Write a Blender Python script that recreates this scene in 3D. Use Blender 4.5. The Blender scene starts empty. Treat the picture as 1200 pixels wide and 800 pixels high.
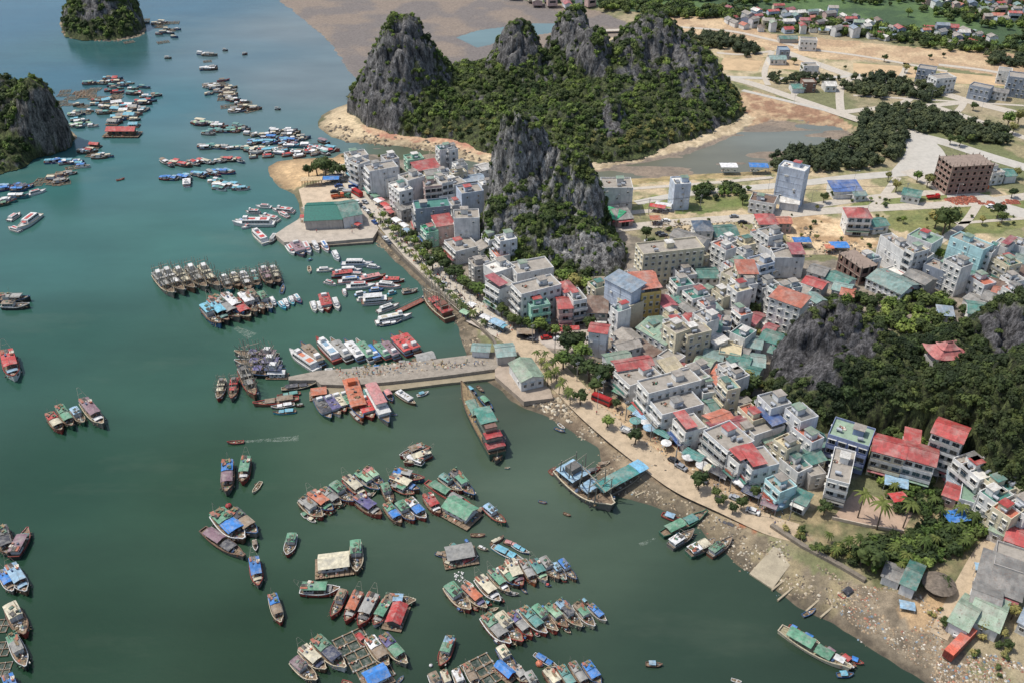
# aerial view of a harbour town below karst hills
import bpy, math, random
import numpy as np
from mathutils import Vector, Matrix
R = random.Random(7)
NR = np.random.RandomState(11)
scn = bpy.context.scene
COL = scn.collection
rad = math.radians
# ---------------------------------------------------------------- camera model (1200x800 reference pixels)
CAMH, PITCH, F = 200.0, rad(34.0), 1080.0
SN, CS = math.sin(PITCH), math.cos(PITCH)
def ray(px, py):
    u = (px-600)/F; v = (py-400)/F
    return u, CS - v*SN, -SN - v*CS
def P(px, py, z=0.0):
    """world point at height z on the line of sight measured in the photograph"""
    u, f, d = ray(px, py)
    t = (z-CAMH)/d
    return Vector((u*t, f*t, z))
def proj(x, y, z):
    dz = z-CAMH
    dep = y*CS - dz*SN
    up = y*SN + dz*CS
    return 600+F*x/dep, 400-F*up/dep
LZ = 2.0
def srgb(r, g, b):
    f = lambda c: (c/255/12.92) if c/255 <= .04045 else ((c/255+.055)/1.055)**2.4
    return (f(r), f(g), f(b), 1.0)
# ---------------------------------------------------------------- noise
def _hash(ix, iy, iz, s):
    n = (ix.astype(np.int64)*374761393 + iy.astype(np.int64)*668265263 + iz.astype(np.int64)*2147483647 + s*974711) & 0x7fffffff
    n = ((n ^ (n >> 13))*1274126177) & 0x7fffffff
    n = (n ^ (n >> 16)) & 0xffffff
    return n/float(0xffffff)
def vnoise(x, y, z=0.0, s=0):
    x = np.asarray(x, float); y = np.asarray(y, float); z = np.zeros_like(x)+z
    ix, iy, iz = np.floor(x), np.floor(y), np.floor(z)
    fx, fy, fz = x-ix, y-iy, z-iz
    fx, fy, fz = fx*fx*(3-2*fx), fy*fy*(3-2*fy), fz*fz*(3-2*fz)
    r = 0
    for dx in (0, 1):
        for dy in (0, 1):
            for dz in (0, 1):
                w = (fx if dx else 1-fx)*(fy if dy else 1-fy)*(fz if dz else 1-fz)
                r = r + w*_hash(ix+dx, iy+dy, iz+dz, s)
    return r
def fbm(x, y, z=0.0, s=0, o=4):
    a, t, r = 1.0, 0, 0
    for k in range(o):
        r = r + a*vnoise(np.asarray(x)*2**k, np.asarray(y)*2**k, np.asarray(z)*2**k, s+k*17); t += a; a *= .5
    return r/t
def inpoly(x, y, poly):
    x = np.asarray(x); inside = np.zeros(x.shape, bool)
    n = len(poly)
    for i in range(n):
        x1, y1 = poly[i][0], poly[i][1]; x2, y2 = poly[(i+1) % n][0], poly[(i+1) % n][1]
        if y1 == y2: continue
        c = ((y1 > y) != (y2 > y)) & (x < (x2-x1)*(y-y1)/(y2-y1)+x1)
        inside ^= c
    return inside
def segdist(x, y, pts, closed=True):
    d = np.full(np.asarray(x).shape, 1e9)
    n = len(pts)
    for i in range(n if closed else n-1):
        x1, y1 = pts[i][0], pts[i][1]; x2, y2 = pts[(i+1) % n][0], pts[(i+1) % n][1]
        ex, ey = x2-x1, y2-y1; l = ex*ex+ey*ey+1e-9
        t = np.clip(((x-x1)*ex+(y-y1)*ey)/l, 0, 1)
        d = np.minimum(d, (x-x1-t*ex)**2+(y-y1-t*ey)**2)
    return np.sqrt(d)
def wpoly(pts, z=0.0): return [tuple(P(a, b, z)[:2]) for a, b in pts]
# ---------------------------------------------------------------- materials
MATS = {}
def nodes(name):
    m = bpy.data.materials.new(name); m.use_nodes = True
    nt = m.node_tree; b = nt.nodes['Principled BSDF']
    return m, nt, b
def N(nt, t, **k):
    n = nt.nodes.new(t)
    for a, v in k.items():
        if a.startswith('i_'):
            key = a[2:]; key = int(key) if key.isdigit() else key.replace('_', ' ')
            n.inputs[key].default_value = v
        else: setattr(n, a, v)
    return n
def mixc(nt, fac, a, b, mode='MIX'):
    n = nt.nodes.new('ShaderNodeMix'); n.data_type = 'RGBA'; n.blend_type = mode
    for s, v in ((n.inputs[0], fac), (n.inputs[6], a), (n.inputs[7], b)):
        if hasattr(v, 'is_output'): nt.links.new(v, s)
        else: s.default_value = v
    return n.outputs[2]
def ramp(nt, src, stops):
    n = nt.nodes.new('ShaderNodeValToRGB'); e = n.color_ramp.elements
    while len(e) < len(stops): e.new(.5)
    for i, (p, c) in enumerate(stops):
        e[i].position = p; e[i].color = c if len(c) == 4 else (*c, 1)
    nt.links.new(src, n.inputs[0]); return n.outputs[0]
def noise_out(nt, scale=(1, 1, 1), sc=1.0, det=4, rough=.6, coord='Object'):
    tc = N(nt, 'ShaderNodeTexCoord'); mp = N(nt, 'ShaderNodeMapping'); mp.inputs['Scale'].default_value = scale
    if coord == 'World':
        g = N(nt, 'ShaderNodeNewGeometry'); nt.links.new(g.outputs['Position'], mp.inputs[0])
    else: nt.links.new(tc.outputs[coord], mp.inputs[0])
    n = N(nt, 'ShaderNodeTexNoise'); n.inputs['Scale'].default_value = sc; n.inputs['Detail'].default_value = det
    n.inputs['Roughness'].default_value = rough
    nt.links.new(mp.outputs[0], n.inputs['Vector']); return n.outputs['Fac']
def bump(nt, b, h, s=.3, d=.1):
    n = N(nt, 'ShaderNodeBump'); n.inputs['Strength'].default_value = s; n.inputs['Distance'].default_value = d
    nt.links.new(h, n.inputs['Height']); nt.links.new(n.outputs[0], b.inputs['Normal'])
G1 = lambda v: (v, v, v, 1)
def paint(c, kind='paint'):
    """weathered painted / plastered / metal / cloth surface; kind picks the wear"""
    key = (tuple(c), kind)
    if key in MATS: return MATS[key]
    m, nt, b = nodes('%s_%d_%d_%d' % (kind, *c)); L = nt.links
    base = srgb(*c)
    oi = N(nt, 'ShaderNodeObjectInfo')
    var = ramp(nt, oi.outputs['Random'], [(0, G1(.8)), (1, G1(1.12))])
    if kind == 'wall':
        n1 = noise_out(nt, (1, 1, .22), .9, 6, .7, 'World'); n2 = noise_out(nt, (1, 1, 1), .35, 3, .5, 'World')
        s = ramp(nt, n1, [(.3, G1(.68)), (.5, G1(.97)), (.75, G1(1.08))]); s2 = ramp(nt, n2, [(.3, G1(.82)), (.7, G1(1.06))])
        c1 = mixc(nt, 1, base, s, 'MULTIPLY'); c1 = mixc(nt, 1, c1, s2, 'MULTIPLY')
        L.new(c1, b.inputs['Base Color']); b.inputs['Roughness'].default_value = .85
    elif kind == 'tin':
        n1 = noise_out(nt, (1, 1, 1), .5, 5, .7, 'World'); n3 = noise_out(nt, (1, 1, 1), 2.2, 3, .6, 'World')
        s = ramp(nt, n1, [(.3, G1(.7)), (.6, G1(1.05))])
        c1 = mixc(nt, 1, base, s, 'MULTIPLY'); c1 = mixc(nt, 1, c1, var, 'MULTIPLY')
        tcb = N(nt, 'ShaderNodeTexCoord'); bk = N(nt, 'ShaderNodeTexBrick'); bk.inputs['Scale'].default_value = 1.0; bk.inputs['Brick Width'].default_value = 1.05; bk.inputs['Row Height'].default_value = 2.6; bk.inputs['Mortar Size'].default_value = .02
        bk.inputs['Color1'].default_value = G1(.72); bk.inputs['Color2'].default_value = G1(1.18); bk.inputs['Mortar'].default_value = G1(.6); L.new(tcb.outputs['Object'], bk.inputs['Vector'])
        c1 = mixc(nt, .75, c1, bk.outputs[0], 'MULTIPLY')
        fade = ramp(nt, noise_out(nt, (1, 1, 1), .22, 5, .7, 'World'), [(.45, G1(0)), (.7, G1(.55))]); c1 = mixc(nt, fade, c1, srgb(176, 168, 156))
        rust = ramp(nt, n3, [(.54, G1(0)), (.7, G1(.6))])
        c1 = mixc(nt, rust, c1, srgb(120, 92, 76))
        L.new(c1, b.inputs['Base Color']); b.inputs['Roughness'].default_value = .55
        tc = N(nt, 'ShaderNodeTexCoord'); w = N(nt, 'ShaderNodeTexWave'); w.inputs['Scale'].default_value = 1.6
        L.new(tc.outputs['Object'], w.inputs['Vector']); bump(nt, b, w.outputs['Fac'], .5, .06)
    elif kind == 'cloth':
        n1 = noise_out(nt, (1, 1, 1), .8, 5, .65, 'World')
        s = ramp(nt, n1, [(.3, G1(.55)), (.65, G1(1.12))])
        c1 = mixc(nt, 1, base, s, 'MULTIPLY'); c1 = mixc(nt, 1, c1, var, 'MULTIPLY')
        fade = ramp(nt, noise_out(nt, (1, 1, 1), .5, 5, .75, 'World'), [(.47, G1(0)), (.68, G1(.6))]); c1 = mixc(nt, fade, c1, srgb(158, 154, 144))
        L.new(c1, b.inputs['Base Color']); b.inputs['Roughness'].default_value = .7
        bump(nt, b, n1, .6, .25)
    elif kind == 'wood':
        n1 = noise_out(nt, (.6, 4, 1), 1.2, 5, .7, 'Object'); n2 = noise_out(nt, (1, 1, 1), 1.1, 4, .6, 'World')
        s = ramp(nt, n1, [(.3, G1(.55)), (.7, G1(1.15))]); s2 = ramp(nt, n2, [(.35, G1(.6)), (.65, G1(1.1))])
        c1 = mixc(nt, 1, base, s, 'MULTIPLY'); c1 = mixc(nt, 1, c1, s2, 'MULTIPLY'); c1 = mixc(nt, 1, c1, var, 'MULTIPLY')
        L.new(c1, b.inputs['Base Color']); b.inputs['Roughness'].default_value = .8
    elif kind == 'glass':
        b.inputs['Base Color'].default_value = base; b.inputs['Roughness'].default_value = .12
        b.inputs['Specular IOR Level'].default_value = .6
    else:
        n1 = noise_out(nt, (1, 1, 1), 1.3, 5, .7, 'World')
        s = ramp(nt, n1, [(.3, G1(.6)), (.55, G1(1.0)), (.8, G1(1.08))])
        c1 = mixc(nt, 1, base, s, 'MULTIPLY'); c1 = mixc(nt, 1, c1, var, 'MULTIPLY')
        L.new(c1, b.inputs['Base Color']); b.inputs['Roughness'].default_value = .5
    MATS[key] = m; return m
def leafmat(name, c1, c2, c3):
    if name in MATS: return MATS[name]
    m, nt, b = nodes(name)
    oi = N(nt, 'ShaderNodeObjectInfo')
    n1 = noise_out(nt, (1, 1, 1), .12, 3, .6, 'World'); n2 = noise_out(nt, (1, 1, 1), 1.3, 3, .6, 'World')
    a = N(nt, 'ShaderNodeMath', operation='ADD'); nt.links.new(oi.outputs['Random'], a.inputs[0]); nt.links.new(n1, a.inputs[1])
    h = N(nt, 'ShaderNodeMath', operation='MULTIPLY'); h.inputs[1].default_value = .5; nt.links.new(a.outputs[0], h.inputs[0])
    c = ramp(nt, h.outputs[0], [(.15, srgb(*c1)), (.5, srgb(*c2)), (.85, srgb(*c3))])
    n4 = noise_out(nt, (1, 1, 1), .035, 4, .6, 'World'); c = mixc(nt, 1, c, ramp(nt, n4, [(.35, (.72, .78, .7)), (.62, (1.35, 1.22, 1.0))]), 'MULTIPLY')
    s = ramp(nt, n2, [(.3, G1(.6)), (.7, G1(1.3))])
    c = mixc(nt, 1, c, s, 'MULTIPLY')
    nt.links.new(c, b.inputs['Base Color']); b.inputs['Roughness'].default_value = .7
    b.inputs['Specular IOR Level'].default_value = .2
    MATS[name] = m; return m
# ---------------------------------------------------------------- mesh building
class MB:
    def __init__(s): s.v = []; s.f = []; s.m = []
    def add(s, vs, fs, mi=0):
        o = len(s.v); s.v += [tuple(p) for p in vs]; s.f += [tuple(i+o for i in f) for f in fs]; s.m += [mi]*len(fs)
    def box(s, c, d, rz=0, mi=0, taper=1.0, ry=0):
        cx, cy, cz = c; hx, hy, hz = d[0]/2, d[1]/2, d[2]/2
        ca, sa = math.cos(rz), math.sin(rz); cb, sb = math.cos(ry), math.sin(ry); vs = []
        for z in (-1, 1):
            k = taper if z > 0 else 1
            for x, y in ((-1, -1), (1, -1), (1, 1), (-1, 1)):
                X, Y, Z = x*hx*k, y*hy*k, z*hz
                X, Z = X*cb+Z*sb, -X*sb+Z*cb
                vs.append((cx+X*ca-Y*sa, cy+X*sa+Y*ca, cz+Z))
        s.add(vs, [(3, 2, 1, 0), (4, 5, 6, 7), (0, 1, 5, 4), (1, 2, 6, 5), (2, 3, 7, 6), (3, 0, 4, 7)], mi)
    def tube(s, a, b, r, r2=None, n=6, mi=0):
        a, b = Vector(a), Vector(b); r2 = r if r2 is None else r2
        d = (b-a); 
        if d.length < 1e-6: return
        q = d.to_track_quat('Z', 'Y'); vs = []
        for p, rr in ((a, r), (b, r2)):
            for i in range(n):
                t = 2*math.pi*i/n; vs.append(p+q @ Vector((rr*math.cos(t), rr*math.sin(t), 0)))
        fs = [(i, (i+1) % n, n+(i+1) % n, n+i) for i in range(n)]+[tuple(range(n-1, -1, -1)), tuple(range(n, 2*n))]
        s.add(vs, fs, mi)
    def ball(s, c, r, mi=0, sz=1.0, n=6, m=4):
        vs = [(c[0], c[1], c[2]+r*sz)]
        for j in range(1, m):
            ph = math.pi*j/m
            for i in range(n):
                t = 2*math.pi*i/n; vs.append((c[0]+r*math.sin(ph)*math.cos(t), c[1]+r*math.sin(ph)*math.sin(t), c[2]+r*sz*math.cos(ph)))
        vs.append((c[0], c[1], c[2]-r*sz)); fs = []
        for i in range(n): fs.append((0, 1+i, 1+(i+1) % n))
        for j in range(m-2):
            for i in range(n):
                a = 1+j*n+i; b = 1+j*n+(i+1) % n; fs.append((a, a+n, b+n, b))
        e = len(vs)-1
        for i in range(n): fs.append((1+(m-2)*n+i, e, 1+(m-2)*n+(i+1) % n))
        s.add(vs, fs, mi)
    def prism(s, poly, z0, z1, mi=0):
        n = len(poly)
        a = sum(poly[i][0]*poly[(i+1) % n][1]-poly[(i+1) % n][0]*poly[i][1] for i in range(n))
        if a < 0: poly = poly[::-1]
        vs = [(p[0], p[1], z0) for p in poly]+[(p[0], p[1], z1) for p in poly]
        fs = [tuple(range(n, 2*n)), tuple(range(n-1, -1, -1))]+[(i, (i+1) % n, n+(i+1) % n, n+i) for i in range(n)]
        s.add(vs, fs, mi)
    def mesh(s, name):
        me = bpy.data.meshes.new(name); me.from_pydata(s.v, [], s.f)
        me.polygons.foreach_set('material_index', s.m); me.update(); return me
def link(name, me, mats=None, parent=None, loc=(0, 0, 0), rz=0.0, scale=None):
    """one mesh object; mats are set on the object so copies can share mesh data and still differ in colour"""
    o = bpy.data.objects.new(name, me); COL.objects.link(o)
    if parent: o.parent = parent
    o.location = loc; o.rotation_euler = (0, 0, rz)
    if scale: o.scale = scale
    if mats is not None:
        if not isinstance(mats, (list, tuple)): mats = [mats]
        while len(me.materials) < len(mats): me.materials.append(mats[len(me.materials)])
        for i, mm in enumerate(mats):
            if me.materials[i] is not mm:
                o.material_slots[i].link = 'OBJECT'; o.material_slots[i].material = mm
    return o
THINGS = []
def tag(o, label, cat, group=None, pos=None):
    o['label'] = label; o['category'] = cat
    if group: o['group'] = group
    THINGS.append((o, pos)); return o
def thing(name, label, cat, loc, rz=0.0, group=None, scale=None):
    o = bpy.data.objects.new(name, None); COL.objects.link(o); o.empty_display_size = .5
    o.location = loc; o.rotation_euler = (0, 0, rz)
    if scale: o.scale = scale
    return tag(o, label, cat, group)
def struct(o): o['kind'] = 'structure'; return o
def stuff(o, label, cat): o['kind'] = 'stuff'; o['label'] = label; o['category'] = cat; return o
def npmesh(name, V, Fc, cols=None, smooth=False, extra=None):
    me = bpy.data.meshes.new(name); V = np.asarray(V, np.float32); Fc = np.asarray(Fc, np.int32)
    k = Fc.shape[1]
    me.vertices.add(len(V)); me.vertices.foreach_set('co', V.ravel())
    me.loops.add(Fc.size); me.loops.foreach_set('vertex_index', Fc.ravel())
    me.polygons.add(len(Fc)); me.polygons.foreach_set('loop_start', np.arange(0, Fc.size, k, dtype=np.int32))
    me.polygons.foreach_set('loop_total', np.full(len(Fc), k, np.int32))
    if smooth: me.polygons.foreach_set('use_smooth', np.ones(len(Fc), bool))
    me.update(calc_edges=True)
    if cols is not None:
        a = me.color_attributes.new('Col', 'FLOAT_COLOR', 'POINT')
        a.data.foreach_set('color', np.asarray(np.c_[cols, np.ones(len(cols))], np.float32).ravel())
    for nm, arr in (extra or {}).items():
        a = me.attributes.new(nm, 'FLOAT', 'POINT'); a.data.foreach_set('value', np.asarray(arr, np.float32))
    return me
def S3(*c): return np.array(srgb(*c)[:3])
# ---------------------------------------------------------------- where things are, in words
LM = [(438,200,'at the north end of the promenade'),(490,225,'in the block behind the north promenade'),(535,255,'just left of the central karst'),
(600,325,'in front of the central karst'),(655,365,'on the plaza corner'),(735,350,'beside the yellow apartment house'),(790,300,'near the long cream hotel'),
(718,235,'right of the central karst'),(800,230,'along the lagoon road'),(850,275,'beyond the cream hotel'),(920,235,'by the tall blue-grey tower'),(1005,255,'near the red-roofed white villa'),
(1010,215,'near the blue-roofed depot'),(1140,205,'near the unfinished brown block'),(1000,310,'near the long brick shell'),(1060,295,'in the grey eastern row'),
(1150,295,'near the pale cyan block'),(1040,340,'above the wooded eastern hill'),(1150,355,'at the far right rooftops'),(860,325,'near the beige hotel'),
(920,310,'in the centre-right rooftops'),(920,365,'near the white six-floor hotel'),(800,360,'among the teal roofs in mid town'),(770,395,'around the green-roofed hall'),
(850,410,'in the patch of small green roofs'),(700,400,'by the narrow grey tower house'),(750,440,'on the upper shore road'),(800,465,'near the big blank grey wall'),
(840,440,'near the orange tiled roof'),(830,505,'on the shore road opposite the ferry'),(890,530,'in mid shore terrace'),(930,575,'near the cyan shore house'),
(985,560,'near the glass-fronted white house'),(1060,530,'below the wooded eastern hill'),(1120,590,'in the far right lanes'),(1180,620,'at the right edge lanes'),
(1060,680,'by the rubble beach'),(1150,720,'in the bottom right yard'),(1090,90,'in the far right plots'),(950,90,'in the cleared plots'),(380,250,'at the north pier'),
(410,225,'at the north market'),(590,415,'at the root of the main pier'),(450,435,'on the main pier'),(500,300,'along the north promenade'),(560,370,'along the lower promenade'),
(640,430,'behind the white pier house'),(680,460,'at the head of the shore road'),(980,640,'in the seaside garden'),(1060,630,'in the palm garden'),(930,190,'beside the lagoon wood'),
(840,90,'near the big mountain foot'),(640,300,'at the foot of the central karst'),(770,265,'on the inner road'),(1100,250,'on the eastern road'),(1000,120,'by the far pine plots'),(380,200,'on the north sand spit')]
def where(px, py): return min(LM, key=lambda l: (l[0]-px)**2+((l[1]-py)*1.4)**2)[2]
ORD = ['first','second','third','fourth','fifth','sixth','seventh','eighth','ninth','tenth','eleventh','twelfth','thirteenth','fourteenth','fifteenth','sixteenth','seventeenth','eighteenth','nineteenth','twentieth']
def ordn(i):
    if i < 20: return ORD[i]
    t = ['twenty','thirty','forty','fifty','sixty','seventy','eighty','ninety'][(i+1)//10-2]
    return t+('th' if (i+1) % 10 == 0 else '-'+ORD[(i+1) % 10-1]) if (i+1) % 10 else t[:-1]+'ieth'
def dedupe():
    by = {}
    for o, pos in THINGS:
        if o.get('_share'): continue
        by.setdefault(o['label'], []).append(o)
    for l, os_ in by.items():
        if len(os_) > 1:
            os_.sort(key=lambda o: proj(*o.location)[0])
            for i, o in enumerate(os_):
                w = 'leftmost' if i == 0 else ('rightmost' if i == len(os_)-1 else ordn(i)+' from left')
                o['label'] = l+', '+w
    for o, pos in THINGS:
        if '_share' in o: del o['_share']


WATERK, SKYK, SUNK = .60, .15, 3.5
# ================================================================ TERRAIN, WATER, ROADS
LANDPX = [(1500,1050),(1180,880),(1100,810),(1060,785),(1030,765),(1005,748),(975,730),(935,712),(905,690),(880,672),(862,660),(850,650),(838,640),(822,618),(790,603),(765,592),(745,585),(722,580),(708,572),
(700,556),(704,540),(700,525),(680,512),(655,497),(640,487),(620,480),(600,470),(588,458),(575,450),(560,440),(548,425),(545,408),(541,395),(535,380),(520,362),(505,347),(490,332),
(475,316),(458,300),(445,288),(434,281),(420,278),(400,277),(352,279),(340,270),(352,252),(350,240),(345,228),(328,220),(316,207),(314,196),(325,190),(345,187),(390,185),(400,180),(412,178),
(440,182),(470,188),(520,196),(560,201),(600,206),(690,214),(750,209),(800,205),(850,203),(885,202),(905,196),(912,186),(960,182),(995,172),(1005,163),(985,150),(940,141),(900,142),(878,148),
(862,158),(835,170),(800,182),(760,190),(720,196),(690,205),(660,206),(640,204),(600,200),(575,195),(545,187),(510,178),(470,171),(435,168),(410,168),(388,161),(372,150),(376,136),(395,126),
(418,118),(440,104),(560,80),(640,55),(700,46),(745,36),(700,16),(650,8),(600,1),(560,-10),(540,-60),(500,-200)]
LAND = wpoly(LANDPX)+[(-200, 6000), (7000, 7000), (7000, -600), (400, -600)]
ISL1 = wpoly([(-120,260),(-60,215),(0,198),(25,190),(45,180),(78,172),(92,162),(80,150),(60,130),(0,110),(-200,110)])
ISL2 = wpoly([(70,28),(76,42),(100,47),(135,48),(165,43),(172,34),(160,15),(100,5),(78,12)])
MUD = wpoly([(318,-4),(350,20),(380,45),(398,70),(415,95),(430,120),(440,104),(560,80),(640,55),(700,46),(760,45),(745,30),(700,12),(600,-2),(560,-12),(540,-60),(480,-120),(300,-100),(250,-40)])
MUDPOOL = wpoly([(535,44),(560,36),(620,28),(660,28),(650,38),(600,46),(560,56)])
LAG = wpoly([(690,200),(740,190),(790,175),(835,160),(880,140),(940,138),(1000,150),(1012,165),(960,190),(905,200),(800,210),(690,218),(600,210),(560,206),(420,182),(436,166),(545,185),(600,198)])
def axis(parts):
    a = []
    for lo, hi, st in parts: a += list(np.arange(lo, hi, st))
    return np.array(a)
xs = axis([(-6000,-1000,500),(-1000,-420,40),(-420,-200,3),(-200,130,1.3),(130,300,1.5),(300,460,2.4),(460,1000,30),(1000,7001,600)])
ys = axis([(-600,100,50),(100,140,4),(140,300,1.15),(300,480,1.35),(480,860,2.0),(860,1100,8),(1100,2000,60),(2000,7001,500)])
GX, GY = np.meshgrid(xs, ys); SHP = GX.shape
def landz(X, Y):
    w = (fbm(X/9, Y/9, s=3)-.5)*5
    z = np.full(X.shape, -3.0)
    for poly, top in ((LAND, LZ), (ISL1, 1.4), (ISL2, 1.4)):
        ins = inpoly(X, Y, poly); d = segdist(X, Y, poly)
        d = np.where(ins, d, -d)+w*.5
        z = np.maximum(z, np.minimum(top, d*.125))
    m = inpoly(X, Y, MUD); dm = segdist(X, Y, MUD)
    mz = np.minimum(.16, dm*.02)+(fbm(X/45, Y/9, s=9)-.5)*.26
    pool = inpoly(X, Y, MUDPOOL); mz = np.where(pool, -.3, mz)
    z = np.where(m, np.maximum(z, mz), z)
    lg = inpoly(X, Y, LAG); z = np.where(lg, np.maximum(z, (fbm(X/38, Y/10, s=12)-.5)*.4-.02), z)
    return z
GZ = landz(GX, GY)
_fx = np.abs(GX) < 1500
GZ = np.where(GZ > 1.95, LZ-.02-.10*fbm(GX/3, GY/3, s=5), GZ)
PXX, PYY = proj(GX, np.maximum(GY, 60), np.zeros_like(GX))
# ground cover painted by zone (zones outlined in the photo, placed on the plain)
e = (fbm(GX/5, GY/5, s=31)-.5)*6; e2 = (fbm(GX/4.3+50, GY/4.3, s=37)-.5)*6
C = np.zeros(SHP+(3,))
def put(mask, c, var=.25, s=1, sc=8.0, c2=None):
    n = fbm(GX/sc, GY/sc, s=s*7+1, o=5)
    col = np.array(S3(*c))[None, None, :]*np.ones(SHP+(1,))
    if c2 is not None:
        k = np.clip((n-.42)/.16, 0, 1)[..., None]; col = col*(1-k)+np.array(S3(*c2))*k
    n2 = fbm(GX/1.9, GY/1.9, s=s+77, o=3)
    col = col*(1+var*(n2-.5)*2)[..., None]
    C[mask] = col[mask]
def zone(px, c, z=0.0, **k): put(inpoly(GX+e, GY+e2, wpoly(px, z)), c, **k)
put(np.ones(SHP, bool), (158,144,114), c2=(116,116,80), s=1, sc=22)
inMud = inpoly(GX+e, GY+e2, MUD) & (GZ < .6)
# zones in photo order: far land
zone([(560,-60),(600,0),(700,10),(760,20),(850,25),(1200,60),(1700,60),(1700,-150),(560,-150)], (84,108,62), c2=(62,84,52), sc=25, s=2)
zone([(760,22),(840,22),(900,42),(1060,58),(1180,66),(1260,75),(1260,100),(1180,95),(1080,78),(960,72),(880,60),(780,50)], (196,170,134), c2=(176,148,116), s=3, sc=12)
zone([(700,46),(760,40),(800,48),(880,56),(930,70),(1000,75),(1180,98),(1180,112),(1080,100),(1000,95),(930,100),(850,105),(760,90)], (188,170,136), c2=(138,134,94), s=4, sc=12)
zone([(850,62),(895,68),(892,86),(845,84)], (180,158,122), c2=(165,140,108), s=40, sc=6)
zone([(860,100),(960,130),(1050,150),(1150,158),(1250,180),(1250,240),(1040,160),(1000,150),(870,140)], (150,138,104), c2=(108,112,72), s=5, sc=10)
zone([(1040,145),(1110,160),(1200,190),(1200,200),(1060,200),(1048,170)], (110,114,74), s=6)
zone([(700,214),(850,205),(920,200),(1060,202),(1100,215),(1200,230),(1200,300),(1100,290),(1020,280),(900,300),(760,262),(700,250)], (190,170,136), c2=(132,130,90), s=8, sc=9)
zone([(1080,168),(1110,165),(1150,190),(1110,195),(1085,195)], (118,118,82), s=9)
zone([(945,250),(1010,272),(1030,290),(1000,310),(930,290),(905,268)], (212,186,148), c2=(170,140,104), s=10, sc=6)
zone([(1035,252),(1100,248),(1200,240),(1260,240),(1260,275),(1200,272),(1100,285),(1040,272)], (128,128,78), c2=(104,112,64), s=11)
zone([(1000,242),(1100,232),(1160,228),(1160,233),(1100,240),(1000,248)], (120,126,76), s=12)
zone([(780,238),(880,232),(900,240),(880,250),(790,256)], (110,120,66), c2=(132,130,84), s=13)
zone([(740,238),(775,232),(790,250),(745,258)], (190,165,125), c2=(122,126,74), s=14)
zone([(860,262),(900,275),(940,295),(900,300),(850,290)], (126,126,82), c2=(160,142,108), s=15)
# dense town: grey-brown lanes
zone([(400,178),(560,203),(600,215),(690,218),(700,262),(760,290),(860,290),(900,310),(1000,310),(1200,300),(1300,310),(1300,380),(900,400),(960,500),(1000,560),(900,600),(680,440),(560,372),(430,240)], (150,138,122), c2=(120,112,98), s=16, sc=4)
zone([(690,445),(760,500),(830,552),(900,590),(960,612),(950,640),(900,625),(840,596),(760,545),(680,478)], (186,160,126), c2=(160,136,108), s=45, sc=4)
zone([(560,366),(690,372),(700,408),(620,420),(570,395)], (176,160,142), c2=(156,142,126), s=46, sc=6)
# beaches
zone([(372,150),(388,161),(410,168),(470,171),(545,187),(600,200),(690,205),(760,190),(835,170),(862,158),(880,140),(865,125),(830,150),(790,172),(740,186),(690,190),(560,170),(430,158),(415,140),(425,118),(395,120)], (205,184,148), c2=(180,160,128), s=17, sc=6)
zone([(425,150),(500,162),(580,176),(590,186),(560,183),(500,170),(430,160)], (176,128,104), c2=(190,160,128), s=18, sc=5)
zone([(312,185),(400,180),(405,195),(375,212),(352,222),(335,222),(312,205)], (206,174,130), c2=(186,156,116), s=19, sc=5)
zone([(840,118),(880,110),(960,130),(1000,150),(985,156),(930,140),(880,150)], (186,158,124), c2=(150,116,90), s=20, sc=5)
zone([(690,190),(862,158),(880,148),(905,141),(985,150),(1010,165),(960,186),(905,198),(800,208),(690,216),(600,208),(560,203),(412,180),(435,166),(545,185),(600,198)], (146,130,112), c2=(130,118,104), s=21, sc=12)
zone([(690,190),(740,186),(790,168),(830,152),(870,135),(885,140),(870,152),(835,166),(790,180),(745,190),(690,202)], (206,186,152), c2=(178,158,126), s=41, sc=4)
zone([(400,165),(440,163),(520,175),(570,188),(575,194),(540,188),(470,174),(400,172)], (200,180,145), c2=(176,156,124), s=42, sc=4)
zone([(690,214),(905,198),(915,205),(700,222)], (178,156,112), c2=(140,128,84), s=22, sc=5)
# lower foreshore
zone([(545,400),(600,462),(640,478),(700,515),(745,520),(820,590),(900,650),(1010,720),(1110,810),(1300,1000),(1100,900),(860,680),(560,470),(520,400)], (146,130,106), c2=(116,104,86), s=23, sc=4)
zone([(640,462),(690,478),(760,530),(800,560),(740,575),(690,520),(640,490)], (158,140,114), c2=(132,114,92), s=24, sc=5)
zone([(745,560),(860,600),(900,640),(880,665),(840,640),(760,600),(720,585)], (120,108,88), c2=(152,136,108), s=25, sc=4)
zone([(860,600),(900,610),(905,628),(870,622)], (156,104,74), s=26)
zone([(880,645),(940,665),(1010,700),(1000,725),(935,712),(860,660)], (150,136,104), c2=(124,112,92), s=27, sc=5)
zone([(990,690),(1080,690),(1130,730),(1130,830),(1060,780),(980,725)], (144,130,108), c2=(116,104,86), s=28, sc=3)
zone([(1050,720),(1100,690),(1125,690),(1110,740),(1080,745)], (176,148,112), s=43)
# basin revetment
zone([(436,276),(452,282),(560,378),(560,410),(540,412),(500,345),(440,292)], (158,142,118), c2=(120,108,88), s=29, sc=2.5)
zone([(870,600),(960,640),(1040,700),(1100,690),(1200,640),(1200,580),(1100,600),(1000,600)], (104,104,70), c2=(150,134,100), s=30, sc=5)
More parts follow.
